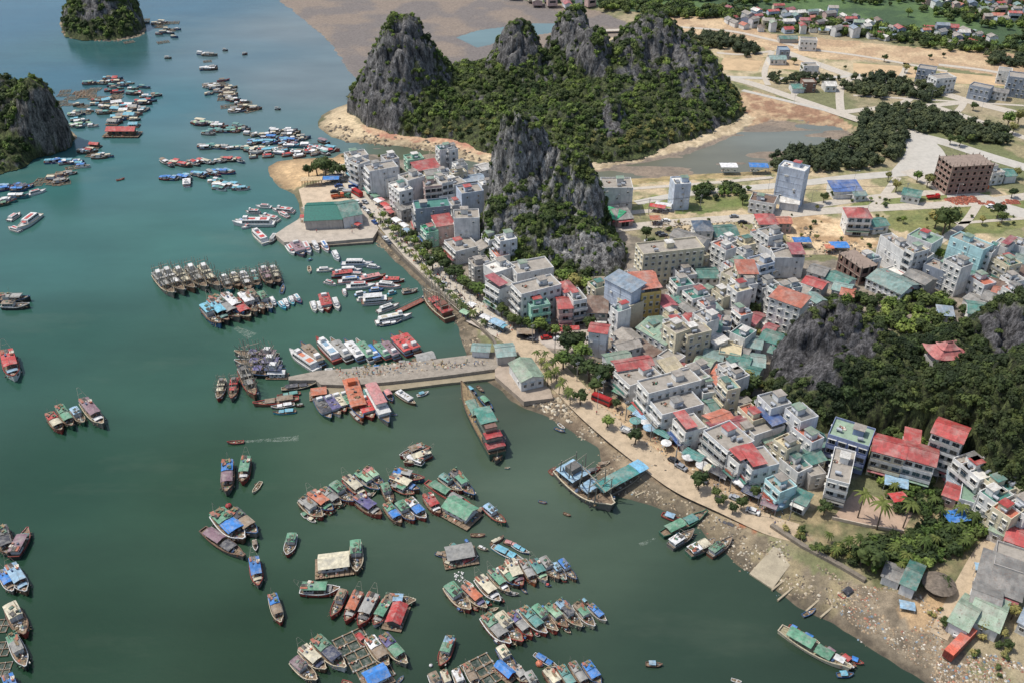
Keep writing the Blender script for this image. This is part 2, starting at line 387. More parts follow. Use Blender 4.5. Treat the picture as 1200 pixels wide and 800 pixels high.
# wet strip along every shoreline, tidal mud
wet = (np.clip(1-(GZ+.1)/1.15, 0, 1)*(1-.75*inpoly(GX, GY, LAG)))[..., None]
C = C*(1-wet*.55)
put(inMud, (134,120,106), c2=(116,108,102), var=.14, s=33, sc=26)
isl = (inpoly(GX, GY, ISL1) | inpoly(GX, GY, ISL2))
put(isl, (176,158,130), c2=(130,118,96), s=34, sc=4)
C = np.clip(C, 0.004, .8)
V = np.c_[GX.ravel(), GY.ravel(), GZ.ravel()]
nx, ny = len(xs), len(ys)
ii, jj = np.meshgrid(np.arange(nx-1), np.arange(ny-1)); a = (jj*nx+ii).ravel()
Fq = np.c_[a, a+1, a+nx+1, a+nx]
keep = (GZ.ravel()[Fq].max(axis=1) > -1.2)
used = Fq[keep]; uniq, inv = np.unique(used, return_inverse=True)
me = npmesh('ground', V[uniq], inv.reshape(used.shape), C.reshape(-1, 3)[uniq], smooth=True)
m, nt, b = nodes('ground_soil')
at = N(nt, 'ShaderNodeVertexColor'); at.layer_name = 'Col'
n1 = noise_out(nt, (1, 1, 1), .55, 6, .75, 'World'); n2 = noise_out(nt, (1, 1, 1), 3.0, 3, .7, 'World')
c = mixc(nt, 1, at.outputs[0], ramp(nt, n1, [(.3, G1(.62)), (.52, G1(1.0)), (.7, G1(1.25))]), 'MULTIPLY')
c = mixc(nt, 1, c, ramp(nt, n2, [(.3, G1(.75)), (.6, G1(1.1))]), 'MULTIPLY')
nt.links.new(c, b.inputs['Base Color']); b.inputs['Roughness'].default_value = .9; bump(nt, b, n1, .6, .5)
struct(link('ground', me, m))
# ---------------------------------------------------------------- water
WC = [(60,760,42,76,64),(300,760,48,76,64),(560,790,55,76,64),(800,760,60,82,72),(1000,790,56,76,66),(640,630,92,108,96),(700,650,84,102,88),(850,700,68,88,76),(60,560,44,84,74),(250,560,54,88,74),(420,520,82,106,92),(500,520,90,110,96),(640,560,96,114,100),
(60,400,52,98,92),(200,430,62,104,96),(320,380,72,112,102),(480,350,74,112,106),(440,340,78,114,108),(60,300,68,116,118),(200,280,76,124,124),(100,200,68,120,128),(280,240,78,126,132),(200,120,74,124,142),
(60,90,58,110,138),(330,150,106,134,146),(380,100,128,138,150),(300,60,104,130,150),(200,10,66,108,138),(20,20,56,106,138),(340,40,134,140,150),(120,60,66,108,120),(350,90,128,138,150),
(520,188,118,118,104),(600,45,128,150,160),(800,190,138,130,120),(900,165,146,144,142),(850,185,142,134,126),(590,470,86,96,84)]
wxs = axis([(-7000,-1000,600),(-1000,-420,60),(-420,460,5),(460,1000,60),(1000,7001,600)]); wys = axis([(-1200,120,60),(120,500,4),(500,900,7),(900,2000,60),(2000,9001,500)])
WX, WY = np.meshgrid(wxs, wys)
num = 0; den = 0
for px, py, r, g, bb in WC:
    p = P(px, py); k = 1+ (p.y/400)
    d2 = ((WX-p.x)/k)**2+((WY-p.y)/k)**2+60
    w = d2**-1.6; g2 = (g+4, bb-6) if py < 330 else (g, bb-9 if px < 500 else bb-4); gm = (r+g2[0]+g2[1])/3; num = num+w[..., None]*S3(*[v_*.90+gm*.10 for v_ in (r-2, g2[0], g2[1]-3)]); den = den+w
WCOL = num/den[..., None]
WCOL *= (1+.16*(fbm(WX/40, WY/18, s=71)-.5))[..., None]
V = np.c_[WX.ravel(), WY.ravel(), np.zeros(WX.size)]
nx, ny = len(wxs), len(wys); ii, jj = np.meshgrid(np.arange(nx-1), np.arange(ny-1)); a = (jj*nx+ii).ravel()
me = npmesh('water', V, np.c_[a, a+1, a+nx+1, a+nx], np.clip(WCOL.reshape(-1, 3)*WATERK, .002, .6), smooth=True)
m, nt, b = nodes('harbour_water')
at = N(nt, 'ShaderNodeVertexColor'); at.layer_name = 'Col'
n1 = noise_out(nt, (1, 2.2, 1), .02, 5, .6, 'World')
c = mixc(nt, 1, at.outputs[0], ramp(nt, n1, [(.3, G1(.9)), (.7, G1(1.12))]), 'MULTIPLY')
n3 = noise_out(nt, (1, 3.0, 1), .006, 6, .65, 'World')
c = mixc(nt, ramp(nt, n3, [(.56, G1(0)), (.78, G1(.22))]), c, srgb(118, 122, 104))
nt.links.new(c, b.inputs['Base Color']); b.inputs['Roughness'].default_value = .13; b.inputs['IOR'].default_value = 1.33
n2 = noise_out(nt, (1, 1.6, 1), .45, 5, .7, 'World'); n5 = noise_out(nt, (1, 2.4, 1), .03, 4, .6, 'World'); ma = N(nt, 'ShaderNodeMath', operation='MULTIPLY'); nt.links.new(n2, ma.inputs[0]); nt.links.new(n5, ma.inputs[1]); bump(nt, b, ma.outputs[0], .5, .22)
struct(link('water', me, m))
# ---------------------------------------------------------------- roads and hard standings
def ribbon(name, px, width, z, mat, closed=False):
    pts = [P(a, b_, z) for a, b_ in px]
    # smooth
    q = []
    for i in range(len(pts)-1):
        p0 = pts[max(i-1, 0)]; p1 = pts[i]; p2 = pts[i+1]; p3 = pts[min(i+2, len(pts)-1)]
        for k in range(6):
            t = k/6; q.append(.5*((2*p1)+(p2-p0)*t+(2*p0-5*p1+4*p2-p3)*t*t+(3*p1-p0-3*p2+p3)*t**3))
    q.append(pts[-1]); mb = MB(); vs = []
    for i, p in enumerate(q):
        d = (q[min(i+1, len(q)-1)]-q[max(i-1, 0)]); d.z = 0; d.normalize(); nrm = Vector((-d.y, d.x, 0))
        w = width[0]+(width[1]-width[0])*i/(len(q)-1) if isinstance(width, tuple) else width
        for s_ in (-.5, .5):
            v = p+nrm*w*s_; vs.append((v.x, v.y, z))
    mb.add(vs, [(2*i, 2*i+2, 2*i+3, 2*i+1) for i in range(len(q)-1)])
    me = mb.mesh(name); return struct(link(name, me, mat))
def surf(name, c, lo=.7, hi=1.15, sc=.35):
    m, nt, b = nodes(name)
    n1 = noise_out(nt, (1, 1, 1), sc, 6, .75, 'World'); n2 = noise_out(nt, (1, 1, 1), 4, 3, .6, 'World')
    cc = mixc(nt, 1, srgb(*c), ramp(nt, n1, [(.3, G1(lo)), (.55, G1(1)), (.75, G1(hi))]), 'MULTIPLY')
    cc = mixc(nt, 1, cc, ramp(nt, n2, [(.3, G1(.85)), (.6, G1(1.05))]), 'MULTIPLY')
    nt.links.new(cc, b.inputs['Base Color']); b.inputs['Roughness'].default_value = .9
    return m
conc = surf('pale_concrete', (186,180,168), .82, 1.1); conc2 = surf('dusty_concrete', (190,180,164), .74, 1.12, .5); dirt = surf('dirt_road', (186,166,138), .66, 1.12, .4); stone = surf('stained_stone', (128,118,104), .55, 1.2, .6)
pav = surf('plaza_paving', (184,172,158)); asph = surf('old_asphalt', (112,108,102)); plot = surf('bare_plot', (196,168,130), .7, 1.2, .12)
ribbon('promenade', [(398,193),(412,212),(436,240),(462,270),(500,312),(540,350),(575,378),(610,398)], (10,11), 2.012, conc2)
ribbon('road', [(560,368),(600,386),(650,396),(700,398)], 14, 2.008, pav)
ribbon('road', [(595,388),(632,418),(668,455),(690,478),(720,505),(760,537),(800,566),(850,590),(900,614),(935,624)], (12,8), 2.016, dirt)
ribbon('road', [(690,272),(760,264),(830,258),(900,254),(960,248),(1050,243),(1110,240),(1160,236),(1230,226)], 7, 2.012, conc2)
ribbon('road', [(905,250),(960,240),(1040,230),(1110,226),(1160,232)], 6, 2.016, conc2)
ribbon('road', [(745,238),(800,228),(860,222),(930,216),(1000,208),(1060,203),(1080,200)], (5,8), 2.008, conc)
ribbon('road', [(1075,206),(1085,180),(1070,160),(1052,150)], (26,10), 2.004, conc)
ribbon('road', [(1066,157),(1110,168),(1160,184),(1240,208)], 10, 2.020, conc)
ribbon('road', [(1110,226),(1150,233),(1180,245),(1240,262)], 12, 2.020, conc)
ribbon('road', [(838,88),(880,98),(930,115),(980,132),(1030,148),(1066,157)], 8, 2.008, conc2)
ribbon('road', [(912,58),(960,76),(1010,92),(1080,103),(1140,120),(1230,142)], 9, 2.012, conc2)
ribbon('road', [(985,132),(1040,126),(1100,123),(1135,119)], 6, 2.016, conc2)
ribbon('road', [(1095,125),(1140,140),(1210,165)], 6, 2.020, conc2)
ribbon('road', [(846,90),(900,92),(960,92),(1010,88)], 5, 2.020, conc)
ribbon('road', [(870,106),(920,118),(970,130)], 4, 2.024, conc)
ribbon('road', [(1170,628),(1150,650),(1130,685),(1112,720),(1100,745)], 4.5, 2.012, dirt)
ribbon('road', [(880,300),(960,296),(1010,300),(1040,310)], 4, 2.012, dirt)
for q in ([(848,68),(893,72),(888,84),(842,82)],[(905,66),(960,72),(955,84),(900,80)],[(1000,74),(1090,80),(1080,92),(1000,88)],[(1100,84),(1190,92),(1190,102),(1120,98)]):
    mb = MB(); mb.add([P(a, b_, 2.004) for a, b_ in q], [(0, 1, 2, 3)]); struct(link('building_plot', mb.mesh('building_plot'), plot))
mb = MB(); mb.add([P(a, b_, 2.004) for a, b_ in [(975,608),(1058,622),(1075,592),(1000,575)]], [(0, 1, 2, 3)]); struct(link('courtyard', mb.mesh('courtyard'), surf('courtyard_tiles', (178,152,130))))
mb = MB(); mb.add([P(a, b_, 2.004) for a, b_ in [(350,222),(408,200),(440,250),(360,262)]], [(0, 1, 2, 3)]); struct(link('market_yard', mb.mesh('market_yard'), surf('yard_floor', (196,176,150))))
for q, w_ in (([(700,224),(760,220),(840,214),(905,208)],3),([(690,262),(735,250),(790,246)],4),([(1062,200),(1090,214),(1112,226)],9),([(880,262),(905,250)],5),([(1010,248),(1030,236),(1052,208)],4),([(1000,90),(985,104),(985,130)],5),([(1080,104),(1060,120),(1035,128),(1030,146)],5),([(1130,120),(1120,132),(1080,150)],4),([(840,62),(870,64),(905,60)],4),([(905,60),(896,84),(900,100)],4),([(960,76),(940,90),(930,112)],4),([(1050,98),(1060,84),(1062,74)],4),([(1100,76),(1150,82),(1210,92)],5),
    ([(930,56),(1010,66),(1110,84)],4),([(1150,232),(1130,262),(1090,290)],4),([(760,30),(850,36),(900,46),(940,56)],5),([(700,36),(760,34)],5),([(1000,112),(1100,118),(1200,124)],3),([(1120,262),(1200,256)],2.5),([(640,256),(700,262)],6)):
    ribbon('road', q, w_, 2.028+.004*(q[0][0] % 3), conc2)
# quays and piers (vertical walls)
def quay(name, px, z1, mat, z0=-2.0):
    mb = MB(); mb.prism(wpoly(px, z1), z0, z1); o = link(name, mb.mesh(name), mat); return struct(o)
quay('north_pier', [(333,284),(348,283),(345,287),(437,279),(444,268),(424,236),(353,243),(362,250),(335,266),(322,275)], 2.3, surf('pier_deck', (180,168,152)))
quay('pier_wall_ledge', [(340,291),(437,284),(437,279),(345,286)], 1.0, stone)
quay('main_pier', [(338,441),(372,434),(430,430),(490,423),(548,416),(583,412),(592,422),(580,432),(520,440),(456,447),(410,451),(376,450),(370,445),(338,445)], 2.3, surf('main_pier_deck', (152,142,128), .6, 1.15, .5))
quay('boat_ramp', [(364,461),(380,449),(456,448),(580,433),(580,443),(520,449),(458,457),(380,465)], 1.0, surf('wet_ramp', (150,138,114)))
quay('pier_house_terrace', [(583,412),(594,412),(645,456),(648,466),(614,470),(580,440),(580,430)], 2.25, surf('terrace_stone', (168,152,134)))
def wallrun(name, label, px, w, z0, z1, mat, cat='wall', zz=2.0):
    pts = [P(a, b_, zz) for a, b_ in px]; mb = MB()
    for i in range(len(pts)-1):
        a_, b_ = pts[i], pts[i+1]; c_ = (a_+b_)/2; d_ = b_-a_
        mb.box((c_.x, c_.y, (z0+z1)/2-.002*(i % 2)), (d_.length+w*.6, w+.004*(i % 2), z1-z0), math.atan2(d_.y, d_.x))
    o = link(name, mb.mesh(name), mat); tag(o, label, cat); return o
wallrun('sea_wall', 'long grey stone sea wall edging the promenade above the boat basin', [(444,272),(470,300),(505,333),(540,364),(566,386),(578,398),(585,412)], .9, -1, 2.7, stone)
wallrun('sea_wall', 'weathered grey retaining wall between garden trees and the rubble beach', [(905,617),(940,640),(985,664),(1012,680)], 1.4, -1, 3.0, stone)
wallrun('garden_wall', 'low pale wall closing the sandy yard beside the palm garden', [(975,608),(1015,617),(1058,624)], .3, 2, 3.1, paint((196,180,160), 'wall'))
for i, q in enumerate([[(905,690),(940,662)],[(912,702),(948,672)],[(945,715),(985,680)],[(962,722),(1000,690)],[(770,585),(800,560)],[(745,580),(790,558)]]):
    wallrun('slip_rail', 'narrow concrete slipway rail running down the foreshore', q, .5, -.6, .62, surf('rail_%d' % i, (170,156,130)), 'slipway', zz=.6)
mb = MB(); mb.add([P(a, b_, .75) for a, b_ in [(858,668),(905,632),(940,650),(900,690)]], [(0, 1, 2, 3)])
mb2 = MB(); q_ = [P(878,672,.2), P(912,634,1.5), P(936,648,1.5), P(905,690,.2)]; mb2.add([(p.x, p.y, p.z+.25) for p in q_]+[(p.x, p.y, -1) for p in q_], [(3, 2, 1, 0), (0, 1, 5, 4), (1, 2, 6, 5), (2, 3, 7, 6), (3, 0, 4, 7)])
struct(link('slipway', mb2.mesh('slipway'), surf('pale_slip', (170,158,134))))
def wake(px, py, px2, py2, w0, w1):
    a, b = P(px, py, .01), P(px2, py2, .01); d = (b-a).normalized(); n_ = Vector((-d.y, d.x, 0)); mb = MB(); vs = []
    for i in range(11):
        t = i/10; c = a.lerp(b, t); w = w0+(w1-w0)*t+.3*math.sin(i*2.1)
        vs += [c-n_*w/2, c+n_*w/2]
    mb.add([(v.x, v.y, .012) for v in vs], [(2*i, 2*i+2, 2*i+3, 2*i+1) for i in range(10)]); m, nt, b_ = nodes('wake_foam'); tr = N(nt, 'ShaderNodeBsdfTransparent'); mx = N(nt, 'ShaderNodeMixShader')
    f = noise_out(nt, (1, 1, 1), .8, 5, .7, 'World'); r_ = ramp(nt, f, [(.4, G1(0)), (.75, G1(.5))]); nt.links.new(r_, mx.inputs[0]); nt.links.new(tr.outputs[0], mx.inputs[1]); b_.inputs['Base Color'].default_value = srgb(170, 180, 164); nt.links.new(b_.outputs[0], mx.inputs[2])
    nt.links.new(mx.outputs[0], nt.nodes['Material Output'].inputs[0]); struct(link('wake', mb.mesh('wake'), m))
wake(284, 517, 350, 513, .8, 3.0); wake(276, 384, 296, 394, 2, 5); wake(768, 630, 750, 638, .5, 1.6)
# ================================================================ KARST HILLS AND WOODS
leafA = leafmat('leaf_dark', (46,58,36), (62,76,44), (94,106,62))
leafB = leafmat('leaf_olive', (96,100,60), (122,120,74), (146,140,96))
leafC = leafmat('leaf_bright', (70,90,44), (92,112,56), (122,138,76))
leafP = leafmat('leaf_pine', (50,60,46), (64,74,54), (86,94,66))
bark = paint((104,90,74), 'wood')
def clump(seed, nleaf, leaf, rz=.75, lumps=7, core=True):
    """foliage volume of radius 1: leaf clusters around several lumps, gaps between"""
    r = random.Random(seed); mb = MB(); L = []
    for i in range(lumps):
        t = r.uniform(0, 6.28); q = r.uniform(.15, .62); L.append((q*math.cos(t), q*math.sin(t), r.uniform(-.2, .55)*rz, r.uniform(.32, .55)))
    L.append((0, 0, .35*rz, .55))
    for i in range(nleaf):
        cx, cy, cz, lr = r.choice(L)
        d = Vector((r.gauss(0, 1), r.gauss(0, 1), r.gauss(.35, .8))).normalized()
        p = Vector((cx, cy, cz))+d*lr*r.uniform(.75, 1.12)
        n = (d+Vector((r.uniform(-.7, .7), r.uniform(-.7, .7), r.uniform(0, .8)))).normalized()
        t1 = n.orthogonal().normalized(); t1 = Matrix.Rotation(r.uniform(0, 6.28), 3, n) @ t1; t2 = n.cross(t1)
        s1 = leaf*r.uniform(.6, 1.3); s2 = s1*r.uniform(.5, .9)
        mb.add([p-t1*s1-t2*s2*.4, p+t1*s1*.2-t2*s2, p+t1*s1+t2*s2*.3, p-t1*s1*.3+t2*s2], [(0, 1, 2, 3)])
    if core:
        for cx, cy, cz, lr in L: mb.ball((cx, cy, cz), lr*.72, sz=.9, n=6, m=4)
    return mb.mesh('foliage')
BUSH = bpy.data.collections.new('bush_sources'); PINE = bpy.data.collections.new('pine_sources'); BUSHO = bpy.data.collections.new('olive_sources')
for i in range(5):
    for cl, mt, nm in ((BUSH, leafA if i % 5 < 3 else leafC, 'bush'), (BUSHO, leafB if i % 2 else leafA, 'shrub')):
        me = clump(100+i, 130, .17); me.materials.append(mt); cl.objects.link(bpy.data.objects.new(nm, me))
for i in range(3):
    me = clump(200+i, 150, .15, rz=1.3, lumps=9); me.materials.append(leafP); PINE.objects.link(bpy.data.objects.new('pine', me))
def scatter(name, pts, scales, coll, label, cat='wood'):
    me = npmesh(name, np.array(pts), np.zeros((0, 3)), extra={'sc': scales})
    o = link(name, me)
    ng = bpy.data.node_groups.new(name+'_scatter', 'GeometryNodeTree')
    ng.interface.new_socket('Geometry', in_out='INPUT', socket_type='NodeSocketGeometry'); ng.interface.new_socket('Geometry', in_out='OUTPUT', socket_type='NodeSocketGeometry')
    gi = ng.nodes.new('NodeGroupInput'); go = ng.nodes.new('NodeGroupOutput')
    ci = ng.nodes.new('GeometryNodeCollectionInfo'); ci.inputs[0].default_value = coll; ci.inputs['Separate Children'].default_value = True; ci.inputs['Reset Children'].default_value = True
    ip = ng.nodes.new('GeometryNodeInstanceOnPoints'); ip.inputs['Pick Instance'].default_value = True
    na = ng.nodes.new('GeometryNodeInputNamedAttribute'); na.data_type = 'FLOAT'; na.inputs[0].default_value = 'sc'
    rv = ng.nodes.new('FunctionNodeRandomValue'); rv.data_type = 'FLOAT_VECTOR'; rv.inputs[0].default_value = (-.2, -.2, 0); rv.inputs[1].default_value = (.2, .2, 6.28)
    ri = ng.nodes.new('FunctionNodeRandomValue'); ri.data_type = 'INT'; ri.inputs[4].default_value = 0; ri.inputs[5].default_value = 20
    l = ng.links.new
    l(gi.outputs[0], ip.inputs['Points']); l(ci.outputs[0], ip.inputs['Instance']); l(rv.outputs[0], ip.inputs['Rotation'])
    l(na.outputs[0], ip.inputs['Scale']); l(ri.outputs[2], ip.inputs['Instance Index']); l(ip.outputs[0], go.inputs[0])
    md = o.modifiers.new('scatter', 'NODES'); md.node_group = ng
    return stuff(o, label, cat)
def rockmat():
    m, nt, b = nodes('karst_rock')
    at = N(nt, 'ShaderNodeVertexColor'); at.layer_name = 'Col'
    n1 = noise_out(nt, (1, 1, .3), .45, 8, .75, 'World'); n2 = noise_out(nt, (1, 1, .55), 1.5, 6, .75, 'World')
    c = mixc(nt, 1, at.outputs[0], ramp(nt, n1, [(.38, G1(.16)), (.47, G1(.8)), (.62, G1(1.9))]), 'MULTIPLY')
    c = mixc(nt, 1, c, ramp(nt, n2, [(.36, G1(.3)), (.62, G1(1.6))]), 'MULTIPLY')
    nt.links.new(c, b.inputs['Base Color']); b.inputs['Roughness'].default_value = .95
    ad = N(nt, 'ShaderNodeMath', operation='ADD'); nt.links.new(n1, ad.inputs[0]); nt.links.new(n2, ad.inputs[1]); bump(nt, b, ad.outputs[0], .9, 1.2)
    return m
ROCK = rockmat()
HILLS = {}
SHADE_TINT = bpy.data.collections.new('shade_tint_sources')
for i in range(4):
    me = clump(140+i, 130, .17); me.materials.append(leafmat('leaf_shade_tint', (36,46,30), (46,58,36), (70,80,46)) if i < 3 else leafA); SHADE_TINT.objects.link(bpy.data.objects.new('bush', me))  # darker leaf copy for the eastern karst; its shadow is put into the colour
def hill(name, peaks, foot, dome, edge, rocks, step, vegn, bush=(1.6, 3.0), z0=1.0, vegcol=(60,66,36), rockc=(98,96,94), low=None, seed=1, wood='', pxw=2.8, coll=BUSH):
    fp = wpoly(foot, LZ); X0 = min(p[0] for p in fp)-6; X1 = max(p[0] for p in fp)+6; Y0 = min(p[1] for p in fp)-6; Y1 = max(p[1] for p in fp)+6
    gx = np.arange(X0, X1, step); gy = np.arange(Y0, Y1, step); X, Y = np.meshgrid(gx, gy)
    wx = X+(fbm(X/14, Y/14, s=seed+5)-.5)*9; wy = Y+(fbm(X/14+9, Y/14, s=seed+6)-.5)*9
    ins = inpoly(wx, wy, fp); d = segdist(wx, wy, fp); d = np.where(ins, d, -d)
    nz = fbm(X/10, Y/10, s=seed)
    H = np.maximum(0, dome*(1-np.exp(-np.maximum(d, 0)/edge)))*(.75+.5*nz)
    k = 3.2; S = np.maximum(H, 0)**k; info = []
    for pk in peaks:
        px, py, pb, rx, ry = pk[:5]; sh = pk[5] if len(pk) > 5 else 3.2
        yb = P(px, pb, LZ).y; u, f, dn = ray(px, py); t = yb/f; z = CAMH+dn*t; x = u*t; info.append((x, yb, z))
        r = np.sqrt(((wx-x)/rx)**2+((wy-yb)/ry)**2)
        h = (z-LZ)/(1+r**sh)*(1-.10*(nz-.5))
        S = S+np.maximum(h, 0)**k
    H = S**(1/k)
    H = H*(np.clip((d+1.5)/5, 0, 1)**.6)
    rg = 1-np.abs(2*fbm(X/6.5, Y/6.5, s=seed+3)-1)
    H = H+(fbm(X/3.2, Y/3.2, s=seed+2)-.5)*4.4*np.clip(H/10, 0, 1)+(rg-.70)*15*np.clip((H-dome)/22, 0, 1)
    Z = z0+H
    HILLS[name] = (gx, gy, Z, fp)
    ny, nx = X.shape
    gyy, gxx = np.gradient(Z, step); nv = np.dstack([-gxx, -gyy, np.ones_like(Z)]); nv /= np.linalg.norm(nv, axis=2, keepdims=True)
    amp = np.clip((Z-z0)/8, 0, 1)
    rid = 1-np.abs(2*fbm(X/3.0, Y/3.0, Z/9.0, s=seed+8, o=4)-1)*2.2
    rid2 = fbm(X/7, Y/7, Z/12, s=seed+9)-.5
    rid3 = 1-np.abs(2*fbm(X/1.7, Y/1.7, Z/5.0, s=seed+12, o=3)-1)*2
    disp = amp*(rid*1.5+rid3*.9+rid2*4.5)*(1.15-nv[..., 2])
    Vx, Vy, Vz = X+nv[..., 0]*disp, Y+nv[..., 1]*disp, Z+nv[..., 2]*disp*.6
    steep = 1-nv[..., 2]
    rk = (fbm(X/7, Y/7, Z/16, s=seed+20)-.5)*1.2+(fbm(X/2.6, Y/2.6, Z/5, s=seed+21)-.5)*1.3+(steep-vegn)*1.4+np.clip(.25*(rid-.3), -.1, .2)
    for (px, py, rr, s_) in rocks:
        hp = hit(px, py, name)
        if hp is None: continue
        dd = np.sqrt((Vx-hp.x)**2+(Vy-hp.y)**2+(Vz-hp.z)**2)
        rk = rk+s_*np.clip(1.4-dd/(rr), 0, 1)
    isrock = np.clip(rk*5+.5, 0, 1)
    tone = .7+.7*fbm(X/5, Y/5, Z/10, s=seed+30)
    if low is not None: 
        lw = np.clip(1-(Z-z0)/9, 0, 1)[..., None]
    Rc = S3(*rockc)[None, None]*tone[..., None]; Vc = S3(*vegcol)[None, None]*(.6+.8*tone[..., None])
    Cc = Rc*isrock[..., None]+Vc*(1-isrock[..., None])
    V = np.c_[Vx.ravel(), Vy.ravel(), Vz.ravel()]
    ii, jj = np.meshgrid(np.arange(nx-1), np.arange(ny-1)); a = (jj*nx+ii).ravel(); Fq = np.c_[a, a+1, a+nx+1, a+nx]
    kp = (d.ravel()[Fq].max(axis=1) > -2.0); Fq = Fq[kp]
    uq, inv = np.unique(Fq, return_inverse=True)
    me = npmesh(name, V[uq], inv.reshape(Fq.shape), Cc.reshape(-1, 3)[uq], smooth=False)
    struct(link(name, me, ROCK))
    # plants by area
    Fc = V[Fq]; ar = np.linalg.norm(np.cross(Fc[:, 2]-Fc[:, 0], Fc[:, 3]-Fc[:, 1]), axis=1)/2
    n = int(ar.sum()/(pxw**2)); idx = NR.choice(len(Fq), n, p=ar/ar.sum())
    w4 = NR.dirichlet([1, 1, 1, 1], n); pt = (Fc[idx]*w4[..., None]).sum(1)
    rkf = isrock.ravel()[Fq].mean(1)[idx]; df = d.ravel()[Fq].mean(1)[idx]
    ok = (rkf < NR.uniform(.15, 1.12, n)) & (df > .3)
    pt = pt[ok]; sc = bush[0]*.7+(bush[1]*1.25-bush[0]*.7)*NR.beta(1.6, 2.6, len(pt)); sc = sc*(.75+.5*fbm(pt[:, 0]/12, pt[:, 1]/12, s=4))*np.where(rkf[ok] > .6, .6, 1)
    pt[:, 2] += .1
    if low:
        lo = (pt[:, 2]-z0 < 11*vnoise(pt[:, 0]/12, pt[:, 1]/12, s=44)+2)
        scatter('hill_scrub', pt[lo], sc[lo]*.8, BUSHO, 'olive and straw coloured scrub round the foot of the '+wood, 'scrub')
        pt, sc = pt[~lo], sc[~lo]
    scatter('hill_forest', pt, sc, coll, 'dense dark green trees and bushes covering the '+wood, 'forest')
def hit(px, py, name):
    gx, gy, Z, fp = HILLS[name]; u, f, dn = ray(px, py)
    st = gx[1]-gx[0]
    for t in np.arange(120, 1200, .8):
        x, y, z = u*t, f*t, CAMH+dn*t
        if z < LZ: return None
        i = int((x-gx[0])/st); j = int((y-gy[0])/st)
        if 0 <= i < len(gx) and 0 <= j < len(gy) and Z[j, i] >= z: return Vector((x, y, z))
    return None
hill('karst_mountain', [(470,29,126,19,22),(462,60,132,20,20),(505,78,122,16,18,2.4),(606,31,112,17,20),(672,15,106,14,20),(694,45,118,12,15),(640,75,118,30,20,2.2),(765,22,104,26,24),(740,60,118,26,24,2.2),(818,64,112,15,20,3.6),
 (800,80,122,20,20,2.6),(570,95,128,26,20,2.2),(700,105,140,40,20,2.2),(660,130,160,30,14,2.2),(715,120,158,9,9,3)],
 [(414,112),(416,130),(430,145),(460,155),(500,160),(545,166),(570,178),(640,188),(690,190),(745,184),(790,166),(825,155),(856,145),(868,130),(860,105),(838,88),(780,76),(700,72),(620,76),(540,84),(470,92),(430,100)],
 13, 12, [(520,100,9,.35),(560,110,6,.4),(745,90,8,.4),(780,85,9,.4),(640,95,6,.4),(600,120,5,.4),(770,60,12,.3),(850,120,7,.6),(440,80,16,.6),(455,110,16,.55),(475,50,12,.6),(430,110,14,.4),(606,48,13,.7),(606,70,8,.3),(672,30,12,.7),(690,60,9,.6),(700,80,7,.5),(765,40,15,.45),(800,60,12,.6),(820,90,14,.6),(815,110,11,.5),(712,148,9,.9),(655,125,7,.6),(838,143,5,1.0),(745,55,10,.4),(430,90,12,.5)],
 1.05, .56, bush=(1.7, 3.2), low=True, seed=3, wood='big karst mountain', pxw=3.0)
hill('karst_tower', [(613,150,258,12,13,4.2),(598,175,262,9,12,4),(645,180,258,13,13,4),(668,195,268,11,12,4),(690,212,274,8,9,5),(640,215,270,20,14,3.5),(600,230,280,15,13,3.2),(583,255,290,10,10,3),(655,250,290,19,12,3.2),(715,285,306,9,9,3.4),(690,270,300,10,9,3.2),(625,270,300,14,10,3)],
 [(562,300),(566,318),(600,322),(650,324),(700,326),(728,318),(736,300),(728,280),(712,262),(690,246),(660,238),(610,236),(575,246),(562,270)],
 5, 6, [(622,178,10,.8),(645,195,9,.45),(600,215,8,.5),(620,240,7,.5),(660,270,6,.45),(590,270,5,.45),(635,225,6,.35),(610,300,4,.5),(675,250,7,.6),(690,240,7,.9),(680,290,9,.8),(700,300,9,.9),(720,290,9,.8),(660,305,8,.6),(600,250,7,.5),(640,290,6,.5),(590,190,6,.3),(575,215,6,.4),(650,215,7,.2)],
 .75, .70, bush=(1.2, 2.5), low=False, seed=23, wood='central karst tower', rockc=(124,122,118), pxw=2.2)
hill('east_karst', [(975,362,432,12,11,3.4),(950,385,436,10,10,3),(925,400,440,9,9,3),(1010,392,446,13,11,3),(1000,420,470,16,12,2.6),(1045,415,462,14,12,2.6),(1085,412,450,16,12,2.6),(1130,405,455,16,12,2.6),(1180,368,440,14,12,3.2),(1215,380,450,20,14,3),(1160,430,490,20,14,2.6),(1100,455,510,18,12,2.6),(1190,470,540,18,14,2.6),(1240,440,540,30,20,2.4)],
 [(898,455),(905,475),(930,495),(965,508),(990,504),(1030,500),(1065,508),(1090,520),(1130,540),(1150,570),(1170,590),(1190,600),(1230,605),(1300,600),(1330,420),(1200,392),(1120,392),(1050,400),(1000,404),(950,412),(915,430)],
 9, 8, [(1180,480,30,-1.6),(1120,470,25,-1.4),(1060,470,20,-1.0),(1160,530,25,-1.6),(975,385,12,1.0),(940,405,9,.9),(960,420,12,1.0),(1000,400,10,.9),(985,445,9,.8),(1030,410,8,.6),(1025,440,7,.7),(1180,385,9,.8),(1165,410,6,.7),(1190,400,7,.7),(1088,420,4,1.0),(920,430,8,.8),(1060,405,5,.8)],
 .75, .80, bush=(1.3, 2.7), low=False, seed=43, wood='wooded eastern karst', coll=SHADE_TINT, rockc=(84,82,82), pxw=2.3)  # rock colour darkened too, painting in the shadow on this hill
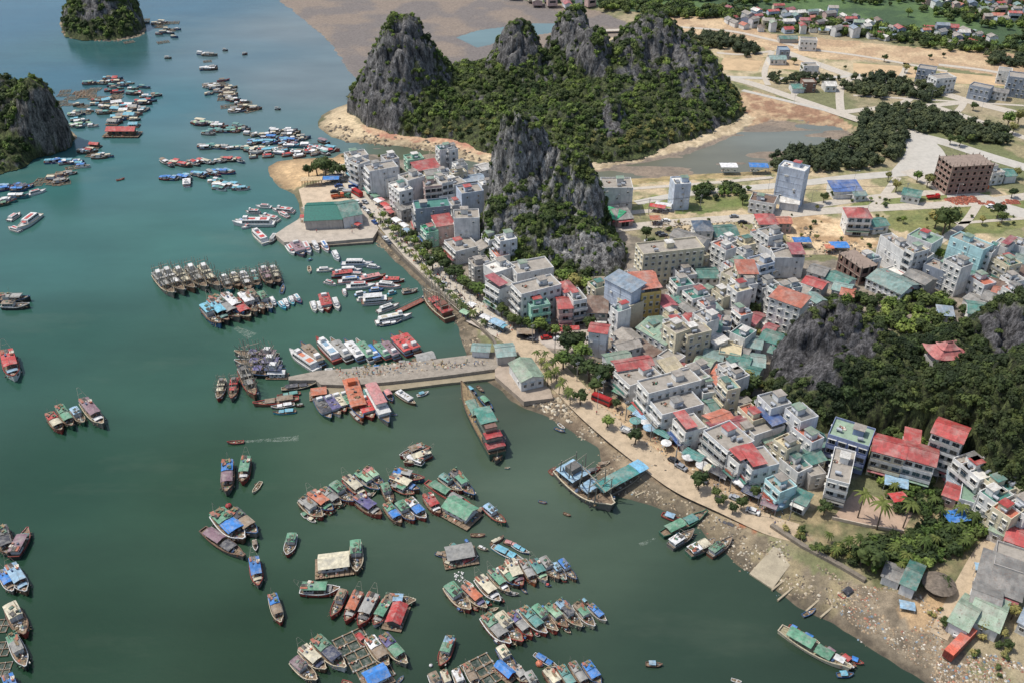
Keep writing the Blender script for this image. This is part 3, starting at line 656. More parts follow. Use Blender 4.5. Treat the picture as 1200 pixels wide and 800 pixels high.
hill('left_karst', [(46,104,168,11,16,4),(30,118,168,14,18,3.4),(2,112,162,16,20,3.2),(-30,100,160,20,20,3),(62,140,172,7,9,3.4),(-80,95,160,30,25,3)],
 [(-140,215),(-60,205),(-10,200),(15,193),(38,184),(60,177),(76,168),(78,158),(60,146),(20,138),(-140,130)],
 8, 8, [(45,120,9,.8),(50,145,9,.9),(25,150,8,.4),(65,150,5,.8),(10,190,7,.7),(5,130,6,.3)], .9, .78, bush=(1.5, 2.8), z0=.4, low=False, seed=63, wood='rocky islet at the left edge', rockc=(102,98,92), pxw=2.8)
hill('islet', [(118,-18,30,24,20,3.6),(92,0,30,14,15,3),(145,0,28,13,15,3.2)],
 [(74,30),(82,40),(105,44),(135,44),(160,39),(168,30),(150,16),(110,12),(82,16)], 10, 8, [(120,20,14,.5),(110,5,9,.5),(140,12,8,.4)], 1.1, .8, bush=(1.8, 3.2), z0=.4, low=False, seed=83, wood='round islet at the top left', pxw=3.2)
# flat woods
def woodpts(px, gap, lo, hi, z=1.9, seed=1, jit=.6):
    poly = wpoly(px, LZ); X0 = min(p[0] for p in poly); X1 = max(p[0] for p in poly); Y0 = min(p[1] for p in poly); Y1 = max(p[1] for p in poly)
    n = int((X1-X0)*(Y1-Y0)/gap**2); r = np.random.RandomState(seed); x = r.uniform(X0, X1, n); y = r.uniform(Y0, Y1, n)
    ok = inpoly(x, y, poly) & (fbm(x/10, y/10, s=seed) > .36); x, y = x[ok], y[ok]; s = r.uniform(lo, hi, len(x))
    return np.c_[x, y, np.full(len(x), z)+s*.75], s
def wood(px, gap, lo, hi, coll, label, seed, cat='wood', zz=1.9):
    p, s = woodpts(px, gap, lo, hi, zz, seed); scatter('woodland', p, s, coll, label, cat)
wood([(903,200),(906,186),(930,178),(980,172),(1005,165),(1010,140),(1030,133),(1056,140),(1062,165),(1052,188),(1030,198),(960,203)], 3.0, 2.2, 4.2, PINE, 'dark casuarina wood curving along the right shore of the lagoon', 5)
wood([(1030,130),(1060,127),(1110,135),(1160,150),(1185,160),(1180,170),(1130,166),(1080,156),(1045,146)], 3.2, 2.2, 4.0, PINE, 'belt of dark green trees between the diagonal road and its branch', 6)
wood([(985,104),(1000,94),(1035,91),(1070,98),(1105,112),(1095,120),(1040,118),(1000,112)], 3.2, 2.2, 4.0, PINE, 'low dark pine wood beside the long diagonal road', 7)
wood([(900,90),(920,86),(955,92),(985,94),(980,102),(940,98),(905,99)], 4, 1.8, 3.2, PINE, 'thin line of dark trees behind the small teal roofs', 8)
wood([(806,40),(850,44),(886,58),(894,68),(875,68),(850,58),(815,56)], 3.4, 2.2, 4.2, PINE, 'dark trees standing beside the orange cutting behind the mountain', 9)
wood([(700,4),(780,6),(850,12),(880,18),(850,22),(780,22),(705,12)], 4, 2.4, 4.4, BUSH, 'distant tree belt at the top behind the big mountain', 10)
wood([(850,26),(900,34),(960,40),(1000,44),(1060,52),(1100,60),(1180,64),(1230,66),(1230,50),(1120,44),(1060,36),(960,28),(880,16),(850,14)], 4.6, 2.4, 4.4, BUSH, 'scattered trees growing among the far village houses', 11)
wood([(860,8),(960,2),(1060,10),(1120,28),(1220,44),(1220,-20),(860,-20)], 6.5, 2.0, 4.5, BUSH, 'trees dotted over the far green fields at the top right', 12)
wood([(620,-10),(860,-10),(860,4),(620,-2)], 6, 2.5, 5, BUSH, 'dark trees lining the far shore at the top', 13)
wood([(1150,66),(1230,70),(1230,84),(1160,76)], 4, 2.2, 4, PINE, 'dark grove at the right edge beside the far plots', 14)
wood([(965,378),(1000,382),(1050,392),(1110,396),(1135,388),(1140,368),(1110,352),(1075,345),(1040,352),(1000,350),(962,356)], 2.8, 2.0, 3.6, BUSH, 'dense green trees between the eastern karst and the grey rows', 15)
wood([(820,238),(870,238),(884,230),(872,218),(820,222),(812,232)], 3.4, 1.8, 3.2, BUSH, 'clump of dark trees beside the blue-grey lagoon tower', 16)
wood([(905,480),(940,500),(930,512),(905,505),(893,492),(880,470)], 2.6, 1.6, 3.0, BUSH, 'trees at the foot of the eastern karst behind the shore terrace', 17)
wood([(990,640),(1040,630),(1100,612),(1150,600),(1150,625),(1120,655),(1060,672),(1020,668)], 1.8, 1.3, 2.9, BUSH, 'tangled green garden trees behind the rubble beach', 18)
wood([(1010,545),(1060,552),(1100,566),(1105,590),(1085,610),(1060,606),(1010,575),(995,560)], 1.9, 1.1, 2.3, BUSH, 'garden trees filling the court below the red-roofed terrace', 19)
wood([(912,614),(950,625),(1000,640),(1020,655),(1000,668),(960,650),(915,628)], 2.4, .9, 1.9, BUSHO, 'shrubs packed behind the grey beach retaining wall', 20, 'shrubs')
wood([(565,318),(600,324),(660,328),(700,332),(735,322),(735,332),(690,345),(600,330),(562,325)], 2.6, 1.2, 2.4, BUSH, 'bushes crowding the front foot of the central karst', 21, 'bushes')
wood([(1050,258),(1100,250),(1200,246),(1200,268),(1100,278),(1060,270)], 11, .8, 1.8, BUSHO, 'scattered scrub on the grassy field beyond the eastern row', 22, 'scrub')
wood([(760,262),(900,252),(1040,230),(1060,250),(1020,290),(940,300),(840,300)], 11, .6, 1.5, BUSHO, 'weedy shrubs dotted over the bare inner plots', 23, 'scrub')
wood([(870,440),(900,455),(905,470),(880,478),(868,462)], 3, 1, 2.2, BUSHO, 'dry shrubs on the slope left of the eastern karst', 24, 'scrub')
wood([(1085,720),(1105,700),(1110,712),(1098,735)], 3, .5, 1.1, BUSHO, 'weeds around the rubbish edge of the beach', 25, 'weeds')
wood([(1130,770),(1150,745),(1185,760),(1200,790),(1180,800),(1150,790)], 3.4, .7, 1.5, BUSHO, 'green weeds and shrubs beside the orange container', 26, 'weeds')
wood([(400,178),(560,201),(690,212),(690,230),(560,215),(400,192)], 8, .8, 1.8, BUSH, 'small bushes between the houses along the channel', 27, 'bushes')
wood([(780,290),(1000,330),(960,360),(860,420),(760,380),(740,320)], 11, .8, 1.8, BUSH, 'small bushes squeezed between the town houses', 28, 'bushes')
wood([(985,500),(1060,506),(1095,520),(1135,545),(1160,580),(1150,600),(1120,570),(1080,545),(1020,520),(980,512)], 2.6, 1.6, 3.0, BUSH, 'dark trees rising directly behind the red-roofed terrace', 29)
wood([(1130,550),(1170,575),(1200,590),(1240,600),(1240,560),(1190,540)], 2.8, 1.8, 3.2, BUSH, 'forest edge above the far right lanes', 30)
wood([(850,20),(900,18),(990,26),(1050,44),(1000,44),(900,36)], 5.5, 2.0, 3.6, BUSH, 'garden trees inside the far village', 31)
# ================================================================ SINGLE TREES AND PALMS
def tree_proto(seed):
    r = random.Random(seed); mb = MB(); mb.tube((0, 0, 0), (.05, .02, .5), .07, .045)
    for k in range(4):
        t = k*1.57+r.uniform(-.4, .4); mb.tube((.04, .02, .38+.05*k), (.32*math.cos(t), .32*math.sin(t), .75+.08*k), .03, .012, 4)
    me = clump(seed+50, 260, .13, rz=.85, lumps=9)
    for v in me.vertices: v.co = v.co*.62+Vector((0, 0, .85))
    return mb.mesh('trunk'), me
TREES = [tree_proto(300+i) for i in range(4)]
def palm_proto(seed, h):
    r = random.Random(seed); mb = MB(); p = Vector((0, 0, 0)); top = Vector((.35, .2, h))
    for k in range(5):
        q = Vector((.35*(k+1)/5*((k+1)/5), .2*((k+1)/5)**2, h*(k+1)/5)); mb.tube(p, q, .2-.02*k, .18-.02*k, 6); p = q
    cr = MB()
    for k in range(15):
        a = k*6.283/15*1.0+r.uniform(-.2, .2); up = r.choice((.9, .5, .1)); L = r.uniform(2.3, 3.0); prev = None
        for j in range(6):
            t = j/5; d = L*t; z = h+up*L*t*.9-1.25*t*t*L*.75; c = Vector((top.x+d*math.cos(a), top.y+d*math.sin(a), z))
            w = .42*(1-t)**.6*(.3+min(1, t*4)*.7)+.04; s = Vector((-math.sin(a), math.cos(a), 0))*w; dz = Vector((0, 0, -.22*w*2))
            cur = (c+s+dz, c, c-s+dz)
            if prev: cr.add([prev[0], prev[1], cur[1], cur[0]], [(0, 1, 2, 3)]); cr.add([prev[1], prev[2], cur[2], cur[1]], [(0, 1, 2, 3)])
            prev = cur
    return mb.mesh('trunk'), cr.mesh('fronds')
PALMS = [palm_proto(400, 8.5), palm_proto(401, 3.2), palm_proto(402, 6.0)]
leafPalm = leafmat('leaf_palm', (56,70,36), (78,92,46), (108,114,64))
TL = ['round dark green tree','bushy broad-crowned tree','leafy mid green tree','dense spreading tree']
def tree(px, py, r, kind=0, mat=None, label=None, group=None, z=LZ, cat='tree'):
    p = P(px, py, z); tr, cr = TREES[kind % 4]
    t = thing('tree', label or (TL[kind % 4]+' '+where(px, py)), cat, p, R.uniform(0, 6.28), group or 'single broadleaf trees')
    s = r/.62
    link('trunk', tr, bark, t, scale=(s*.8, s*.8, s)); link('crown', cr, mat or (leafA, leafA, leafC, leafB)[kind % 4], t, scale=(s, s, s*R.uniform(.85, 1.05)))
    return t
def palm(px, py, kind, label=None, s=1.0, share=False, z=LZ, group='palm trees'):
    p = P(px, py, z); tr, cr = PALMS[kind]
    t = thing('palm_tree', label or (('tall palm tree ','small planted palm ','slender garden palm ')[kind]+where(px, py)), 'palm', p, R.uniform(0, 6.28), group, (s, s, s))
    link('trunk', tr, bark, t); link('crown', cr, leafPalm, t)
# promenade trees (large dark ones) and street palms
for px, py, r in [(449,258,2.6),(484,282,3.0),(486,290,3.2),(501,300,4.2),(513,305,3.6),(507,317,4.4),(517,313,4.0),(537,331,4.0),(532,326,3.2),(560,349,4.0),(568,352,4.2),(456,268,2.6),(461,274,2.4),(467,277,2.8),(473,282,2.6),(478,287,2.6),(492,300,3.2),(497,306,3.2),(522,320,3.6),(527,327,3.2),(543,338,3.4),(548,341,3.6),(575,360,3.2),(582,367,3.0),(596,378,2.8),(610,386,3.0),(625,390,2.8),(650,394,2.8),(664,394,2.6),(553,343,3.0),(588,372,3.2),(602,383,3.4),(618,386,3.0),
    (632,390,3.6),(640,392,3.0),(690,388,3.4),(745,398,2.6),(682,425,5.0),(660,432,4.8),(665,416,5.0),(676,412,4.2),(704,452,5.2),(690,446,4.6),(678,438,4.4),(697,460,4.0),(680,474,3.2),(712,500,3.0),(722,478,2.2)]:
    tree(px, py, r*.9, R.choice((0, 1, 2, 0)))
for px, py, r in [(744,520,3.0),(818,573,3.2),(838,582,1.8),(842,592,1.6),(858,601,1.8),(868,596,2.2),(884,583,2.2),(848,588,1.4),(965,603,2.6),(1018,668,4.8),(1008,662,3.6),(1105,735,1.8)]: tree(px, py, r, R.choice((0, 1)))
for px, py, r in [(757,282,3.6),(762,290,2.6),(760,300,2.2),(836,298,3.0),(852,300,2.4),(876,300,1.8),(893,298,1.8),(912,290,1.8),(965,238,2.8),(976,232,2.0),(1040,213,2.6),(1049,226,3.6),(1074,214,3.2),(1086,220,3.6),(1092,216,3.0),(1130,222,1.5),(957,247,1.6),(956,282,1.6),
    (1104,275,7.0),(1112,268,5.0),(1095,268,5.0),(1168,255,4.2),(1173,262,3.4),(1150,264,2.6),(1098,306,3.4),(1118,334,2.6),(870,240,3.2),(914,238,3.0),(1124,172,3.6),(1113,170,3.0),(1135,168,3.0),(1190,210,3.4),(1185,232,3.0),
    (1036,73,2.8),(1089,70,2.0),(1105,68,2.0),(1060,86,3.4),(1072,86,2.4),(930,76,3.0),(940,85,3.2),(1140,130,3.0),(1175,163,2.2),(990,82,1.6),(1180,150,5),(1192,148,5),(1186,158,4),(905,92,2.6),(915,62,2),
    (1020,30,3.4),(1064,20,4.0),(1045,50,3),(1020,236,1.4),(1037,238,1.6),(1058,262,2.0),(800,300,2.4),(826,410,1.5),(860,395,2.2),(870,455,4.2),(880,462,4.6),(868,470,3.4),(925,505,3.6),(912,512,3.0),(888,396,2.0),(868,378,3.2),(883,372,3.4),(840,372,3.4),(850,366,3.0),(660,334,4.6),(672,340,4.2),(688,345,4.0),(690,352,3.0),
    (1125,740,2.6),(1185,725,2.6),(1150,742,2.4),(1172,748,2.2),(1180,760,1.8),(1070,690,2.0),(1105,690,2.6)]:
    tree(px, py, r*.9, R.choice((0, 1, 2, 3)))
for px, py, r in [(372,206,4.4),(382,208,4.8),(390,206,4.0),(378,200,4.0),(396,210,4.2),(403,207,3.2),(362,208,3.2)]: tree(px, py, r, R.choice((0, 1)), label='dark bushy tree in the grove on the north sand spit', group='trees on the sand spit')
for i, (px, py) in enumerate([(436,256),(444,262),(450,268),(459,279),(463,283),(469,290),(475,296),(480,300),(487,307),(494,315),(504,325),(514,335),(520,341),(527,348),(533,353),(540,359),(547,366),(554,372),(566,382),(510,330),(498,319),(543,364)]):
    palm(px, py, 1, s=R.uniform(.6, .95))
for px, py in [(634,432),(640,440),(646,448),(638,424),(652,446),(660,456),(664,466),(648,436),(628,424),(655,462),(668,474),(642,452)]: palm(px, py, 2, 'squat palm in the grove beside the white pier house', s=R.uniform(.7, .95))
for px, py, s in [(1005,606,1.2),(1027,620,1.3),(1058,618,1.15)]: palm(px, py, 0, s=s)
for px, py in [(958,650),(976,655),(992,648),(1006,645),(1030,660),(1044,655),(1060,662),(1078,650),(1094,640),(1112,632),(1126,645),(1060,600),(1045,580),(1100,610),(970,635),(1120,610),(1090,595),(1135,620),(1052,670)]: palm(px, py, 2, s=R.uniform(.6, 1.0))
# ================================================================ BOATS
def hullparts(L, B, Hm, Hb, Hs, dr=.7, stern=.78, bow=.16, n=14, deckz=.35, bowpow=2.7, flat=False):
    """outer hull, gunwale strip and deck of one boat, x forward"""
    T = [i/n for i in range(n+1)]
    def w(t):
        if t < .45: return B/2*(stern+(1-stern)*math.sin(t/.45*math.pi/2))
        return B/2*max(bow, 1-((t-.45)/.55)**bowpow)
    def z(t): return Hm+((Hb-Hm)*((t-.45)/.55)**2 if t > .45 else (Hs-Hm)*((.45-t)/.45)**2)
    X = lambda t, k=0: -L/2+L*t + (k*.06*L*max(0, (t-.7)/.3) if k else 0)
    h = MB(); g = MB(); d = MB(); sec = []
    for t in T:
        W, Z = w(t), z(t); xb = -L/2+L*(t if t < .8 else .8+(t-.8)*.72)
        sec.append([(xb, 0, -dr), (xb, W*.72, -dr*.55), (X(t)-(.0 if t < .8 else (t-.8)*L*.10), W*.93, .12), (X(t), W, Z), (X(t), W-.09, Z), (X(t), W-.12, Z-deckz*(.9 if t < .93 else .3))])
    for side in (1, -1):
        for i in range(n):
            a, b = sec[i], sec[i+1]
            for k, mb in ((0, h), (1, h), (2, h), (4, h)):
                q = [a[k], b[k], b[k+1], a[k+1]]; q = [(x, y*side, zz) for x, y, zz in q]
                if side > 0: q = q[::-1]
                mb.add(q, [(0, 1, 2, 3)])
            # gunwale box
            for (o0, o1, z0, z1) in ((.06, -.12, .10, .10),):
                A, Bq = a[3], b[3]
                q = []
                for p in (A, Bq):
                    for oo, zz in ((.06, -.16), (.06, .07), (-.14, .07), (-.14, -.04)): q.append((p[0], (p[1]+oo)*side, p[2]+zz))
                fs = [(0, 4, 5, 1), (1, 5, 6, 2), (2, 6, 7, 3)]
                if side > 0: fs = [f[::-1] for f in fs]
                g.add(q, fs)
            q = [(a[5][0], 0, a[5][2]), (b[5][0], 0, b[5][2]), (b[5][0], b[5][1]*side, b[5][2]), (a[5][0], a[5][1]*side, a[5][2])]
            d.add(q if side < 0 else q[::-1], [(3, 2, 1, 0)])
    for i, mb in ((0, h), (n, h)):
        s = sec[i]; v = [(x, y, zz) for x, y, zz in s[:4]]+[(x, -y, zz) for x, y, zz in s[:4][::-1]]
        mb.add(v, [tuple(range(8)) if i else tuple(range(7, -1, -1))])
        a = s[3]; g.box((a[0], 0, a[2]-.03), (.22, a[1]*2+.1, .24))
    return h.mesh('hull'), g.mesh('gunwale'), d.mesh('deck'), z
GEARC = [paint((206,196,180), 'cloth'), paint((166,98,74), 'cloth'), paint((60,86,120), 'cloth'), paint((70,110,84), 'cloth'), paint((58,54,50), 'cloth'), paint((150,128,96), 'wood')]
def gear(L, B, n, seed, z):
    r = random.Random(seed); mb = MB()
    for i in range(n):
        x = r.uniform(-L/2, L/2); y = r.uniform(-B/2, B/2); c = r.choice((0, 0, 1, 2, 3, 4, 4, 5, 5)); k = r.random(); s = r.uniform(.25, .6)
        if k < .4: mb.box((x, y, z+s*.4), (s*1.5, s, s*.8), r.uniform(0, 3), c)
        elif k < .6: mb.tube((x, y, z), (x, y, z+s*1.3), s*.5, s*.45, 7, c)
        elif k < .8: mb.ball((x, y, z+s*.2), s*r.uniform(.6, 1.5), c, .4)
        else:
            a = r.uniform(0, 3); mb.tube((x-s*2*math.cos(a), y-s*2*math.sin(a), z+.15), (x+s*2*math.cos(a), y+s*2*math.sin(a), z+.3), .07, n=5, mi=5)
    return mb.mesh('deck_gear')
def flatgear(L, B, n, seed, z):
    r = random.Random(seed); mb = MB()
    for i in range(n):
        x = r.uniform(-L/2, L/2); y = r.uniform(-B/2, B/2); c = r.choice((0, 1, 2, 3, 4, 5, 5)); k = r.random()
        if k < .5: mb.box((x, y, z+.05+i*.006), (r.uniform(.8, 2.2), r.uniform(.5, 1.3), .1), r.uniform(-.4, .4), c)
        elif k < .8: mb.tube((x-1, y, z+.1), (x+1, y+.1, z+.12), .08, n=5, mi=5)
        else: mb.box((x, y, z+.2), (.7, .5, .4), r.uniform(0, 2), c)
    return mb.mesh('roof_gear')
def canopy(x0, x1, B, z, sag=.25, seed=1, arch=True, n=6):
    r = random.Random(seed); mb = MB(); vs = []; m = 6
    for i in range(n+1):
        for j in range(m+1):
            y = -B/2+B*j/m; zz = z+(sag*(1-(2*j/m-1)**2) if arch else sag*j/m)+r.uniform(-.05, .05)
            vs.append((x0+(x1-x0)*i/n+r.uniform(-.05, .05), y, zz))
    fs = [(i*(m+1)+j, (i+1)*(m+1)+j, (i+1)*(m+1)+j+1, i*(m+1)+j+1) for i in range(n) for j in range(m)]
    mb.add(vs, fs); mb.add([(x, y, zz-.12) for x, y, zz in vs], [f[::-1] for f in fs])
    k = m+1
    e = [i*k for i in range(n+1)]; e2 = [i*k+m for i in range(n+1)]
    o = len(vs)
    for a, b in list(zip(e, e[1:])): mb.f.append((a, a+o, b+o, b)); mb.m.append(0)
    for a, b in list(zip(e2, e2[1:])): mb.f.append((b, b+o, a+o, a)); mb.m.append(0)
    for j in range(m): mb.f.append((j, j+1, j+1+o, j+o)); mb.m.append(0); q = n*k+j; mb.f.append((q+1, q, q+o, q+1+o)); mb.m.append(0)
    return mb.mesh('canopy')
def posts(x0, x1, B, z0, z1, nx=3):
    mb = MB()
    for i in range(nx):
        x = x0+(x1-x0)*i/(nx-1)
        for s in (-1, 1): mb.tube((x, s*B/2, z0), (x, s*B/2, z1), .06, n=4)
        mb.tube((x, -B/2, z1), (x, B/2, z1), .05, n=4)
    for s in (-1, 1): mb.tube((x0, s*B/2, z1), (x1, s*B/2, z1), .05, n=4)
    return mb.mesh('canopy_frame')
def cabin(x0, x1, B, z0, h, taper=.96):
    mb = MB(); mb.box(((x0+x1)/2, 0, z0+h/2), (x1-x0, B, h), taper=taper)
    return mb.mesh('cabin')
def winband(x0, x1, B, z0, h, n=3):
    """one band of glass right round the cabin, divided by mullions"""
    mb = MB(); zc = z0+h*.62; hh = h*.36; st = (x1-x0)/n; xc = (x0+x1)/2; mb.box((xc, 0, zc), (x1-x0+.03, B+.03, hh))
    for i in range(n+1):
        mb.box((x0+st*i, 0, zc), (.10, B+.09, hh+.04), mi=1)
    return mb.mesh('windows')
def poles(spec, r=.055):
    mb = MB()
    for a, b in spec: mb.tube(a, b, r, r*.6, 5)
    return mb.mesh('mast')
_fb = MB(); _fb.ball((0, 0, 0), .28, 0, 1.0, 7, 4); FEND = _fb.mesh('tyre_fender')
def fenders(L, B, z, n=3): return [('tyre_fender', FEND, 'tyre', (-L*.32+L*.6*i/(n-1), s*(B/2*.97+.05), z)) for i in range(n) for s in (-1, 1)]
PROTO = {}
def P_fish(key, L, B, seed, layout):
    r = random.Random(seed); h, g, d, z = hullparts(L, B, 1.25, 2.3, 1.5)
    parts = [('hull', h, 'hull'), ('gunwale', g, 'trim'), ('deck', d, 'deck')]; dz = .95
    if layout == 0:     # long roof over the aft two thirds, open foredeck
        parts += [('cabin', cabin(-L*.40, -L*.16, B*.66, dz, 1.8), 'cabin'), ('windows', winband(-L*.40, -L*.16, B*.66, dz, 1.8), 'glass'), ('canopy_frame', posts(-L*.44, L*.16, B*.74, dz, 3.0, 4), 'pole'), ('canopy', canopy(-L*.46, L*.18, B*.84, 3.02, .22, seed), 'canopy'),
                  ('foredeck_tarp', canopy(L*.19, L*.30, B*.66, 1.9, .15, seed+3), 'tarp')]
        ms = [((-L*.44, -B*.35, 3), (-L*.62, -.35, 5.4)), ((-L*.44, B*.35, 3), (-L*.62, .35, 5.4)), ((-L*.62, -.35, 5.4), (-L*.62, .35, 5.4)), ((L*.2, 0, 1), (L*.2, 0, 5.2)), ((-L*.53, -.6, 4.2), (-L*.53, .6, 4.2))]
    elif layout == 1:   # wheelhouse amidships, short canopy aft and tarp forward
        parts += [('cabin', cabin(-L*.18, L*.06, B*.62, dz, 2.1), 'cabin'), ('windows', winband(-L*.18, L*.06, B*.62, dz, 2.1), 'glass'), ('cabin_roof', canopy(-L*.21, L*.10, B*.78, 3.12, .12, seed), 'canopy'), ('canopy_frame', posts(-L*.44, -L*.22, B*.8, dz, 2.6, 2), 'pole'),
                  ('canopy', canopy(-L*.46, -L*.2, B*.82, 2.62, .25, seed+1), 'tarp')]
        ms = [((-L*.05, 0, 3), (-L*.05, 0, 7.0)), ((-L*.05, 0, 6.2), (L*.26, 0, 4.0)), ((L*.28, -.9, 1.3), (L*.28, .9, 4.4)), ((L*.28, .9, 1.3), (L*.28, -.9, 4.4))]
    elif layout == 2:   # two canopies of different cloth
        parts += [('canopy_frame', posts(-L*.44, L*.22, B*.74, dz, 2.8, 5), 'pole'), ('canopy', canopy(-L*.46, -L*.10, B*.84, 2.85, .3, seed), 'canopy'), ('foredeck_tarp', canopy(-L*.08, L*.24, B*.86, 2.65, .35, seed+4), 'tarp'), ('cabin', cabin(-L*.34, -L*.14, B*.6, dz, 1.6), 'cabin')]
        ms = [((-L*.1, 0, 2.8), (-L*.1, 0, 6.4)), ((-L*.47, -.8, 1.2), (-L*.58, 0, 4.4)), ((-L*.47, .8, 1.2), (-L*.58, 0, 4.4))]
    else:               # big tarpaulin aft, cabin roof, wide open bow full of gear
        parts += [('cabin', cabin(-L*.42, -L*.05, B*.74, dz, 2.0), 'cabin'), ('windows', winband(-L*.42, -L*.05, B*.74, dz, 2.0, 4), 'glass'), ('canopy', canopy(-L*.46, -L*.01, B*.82, 3.0, .2, seed), 'canopy')]
        ms = [((-L*.02, -B*.3, 1), (-L*.02, -B*.3, 6)), ((-L*.02, B*.3, 1), (-L*.02, B*.3, 6)), ((-L*.02, -B*.3, 5.2), (-L*.02, B*.3, 5.2)), ((-L*.02, 0, 5.2), (L*.36, 0, 2.4))]
    parts += [('deck_gear', gear(L*.36, B*.66, 38, seed+7, dz+.05), 'gear', (L*.22, 0, .1)), ('roof_gear', flatgear(L*.36, B*.6, 9, seed+9, 3.2), 'gear', (-L*.26, 0, .05)), ('mast', poles(ms), 'pole')]+fenders(L, B, .75)
    rm = MB()
    for s in (-1, 1):
        for k in range(4): rm.tube((L*(.20+.07*k), s*B*.5*(1-((.65+.07*k*1.0-.45)/.55)**2.2)*.9, 1.2), (L*(.20+.07*k), s*B*.5*(1-((.65+.07*k-.45)/.55)**2.2)*.9, 2.1+.12*k), .035, n=4)
    parts.append(('bow_rail', rm.mesh('bow_rail'), 'trim'))
    PROTO[key] = (L, B, parts)
for i in range(4): P_fish('fish%d' % i, 12.0, 4.3, 500+i*13, i)
def mk_trawler():
    L, B = 20.0, 5.4; h, g, d, z = hullparts(L, B, 1.7, 3.2, 2.0)
    ms = []
    for k, x in enumerate((-L*.38, -L*.2, 0, L*.18, L*.3)):
        for s in (-1, 1):
            ms += [((x, s*B*.38, 1.2), (x+.4, s*B*.34, 8.0+k % 2*1.8)), ((x, s*B*.2, 3.5), (x+2.4, s*B*.5, 7.6))]
    ms += [((-L*.1, 0, 3), (-L*.1, 0, 10)), ((-L*.1, 0, 8), (L*.35, 0, 5)), ((-L*.4, -B*.4, 6), (-L*.4, B*.4, 6)), ((L*.18, -B*.36, 6), (L*.18, B*.36, 6))]
    PROTO['trawler'] = (L, B, [('hull', h, 'hull'), ('gunwale', g, 'trim'), ('deck', d, 'deck'), ('cabin', cabin(-L*.42, -L*.12, B*.7, 1.3, 2.4), 'cabin'), ('windows', winband(-L*.42, -L*.12, B*.7, 1.3, 2.4, 4), 'glass'),
        ('cabin_roof', canopy(-L*.45, -L*.1, B*.84, 3.75, .12, 3), 'canopy'), ('wheelhouse', cabin(-L*.34, -L*.2, B*.46, 3.8, 1.9), 'cabin'), ('canopy', canopy(-L*.02, L*.16, B*.7, 3.4, .2, 5), 'tarp'),
        ('canopy_frame', posts(-L*.02, L*.16, B*.66, 1.3, 3.4, 2), 'pole'), ('deck_gear', gear(L*.5, B*.7, 60, 77, 1.35), 'gear', (L*.14, 0, 0)), ('mast', poles(ms, .17), 'pole')]+fenders(L, B, 1.0, 4))
mk_trawler()
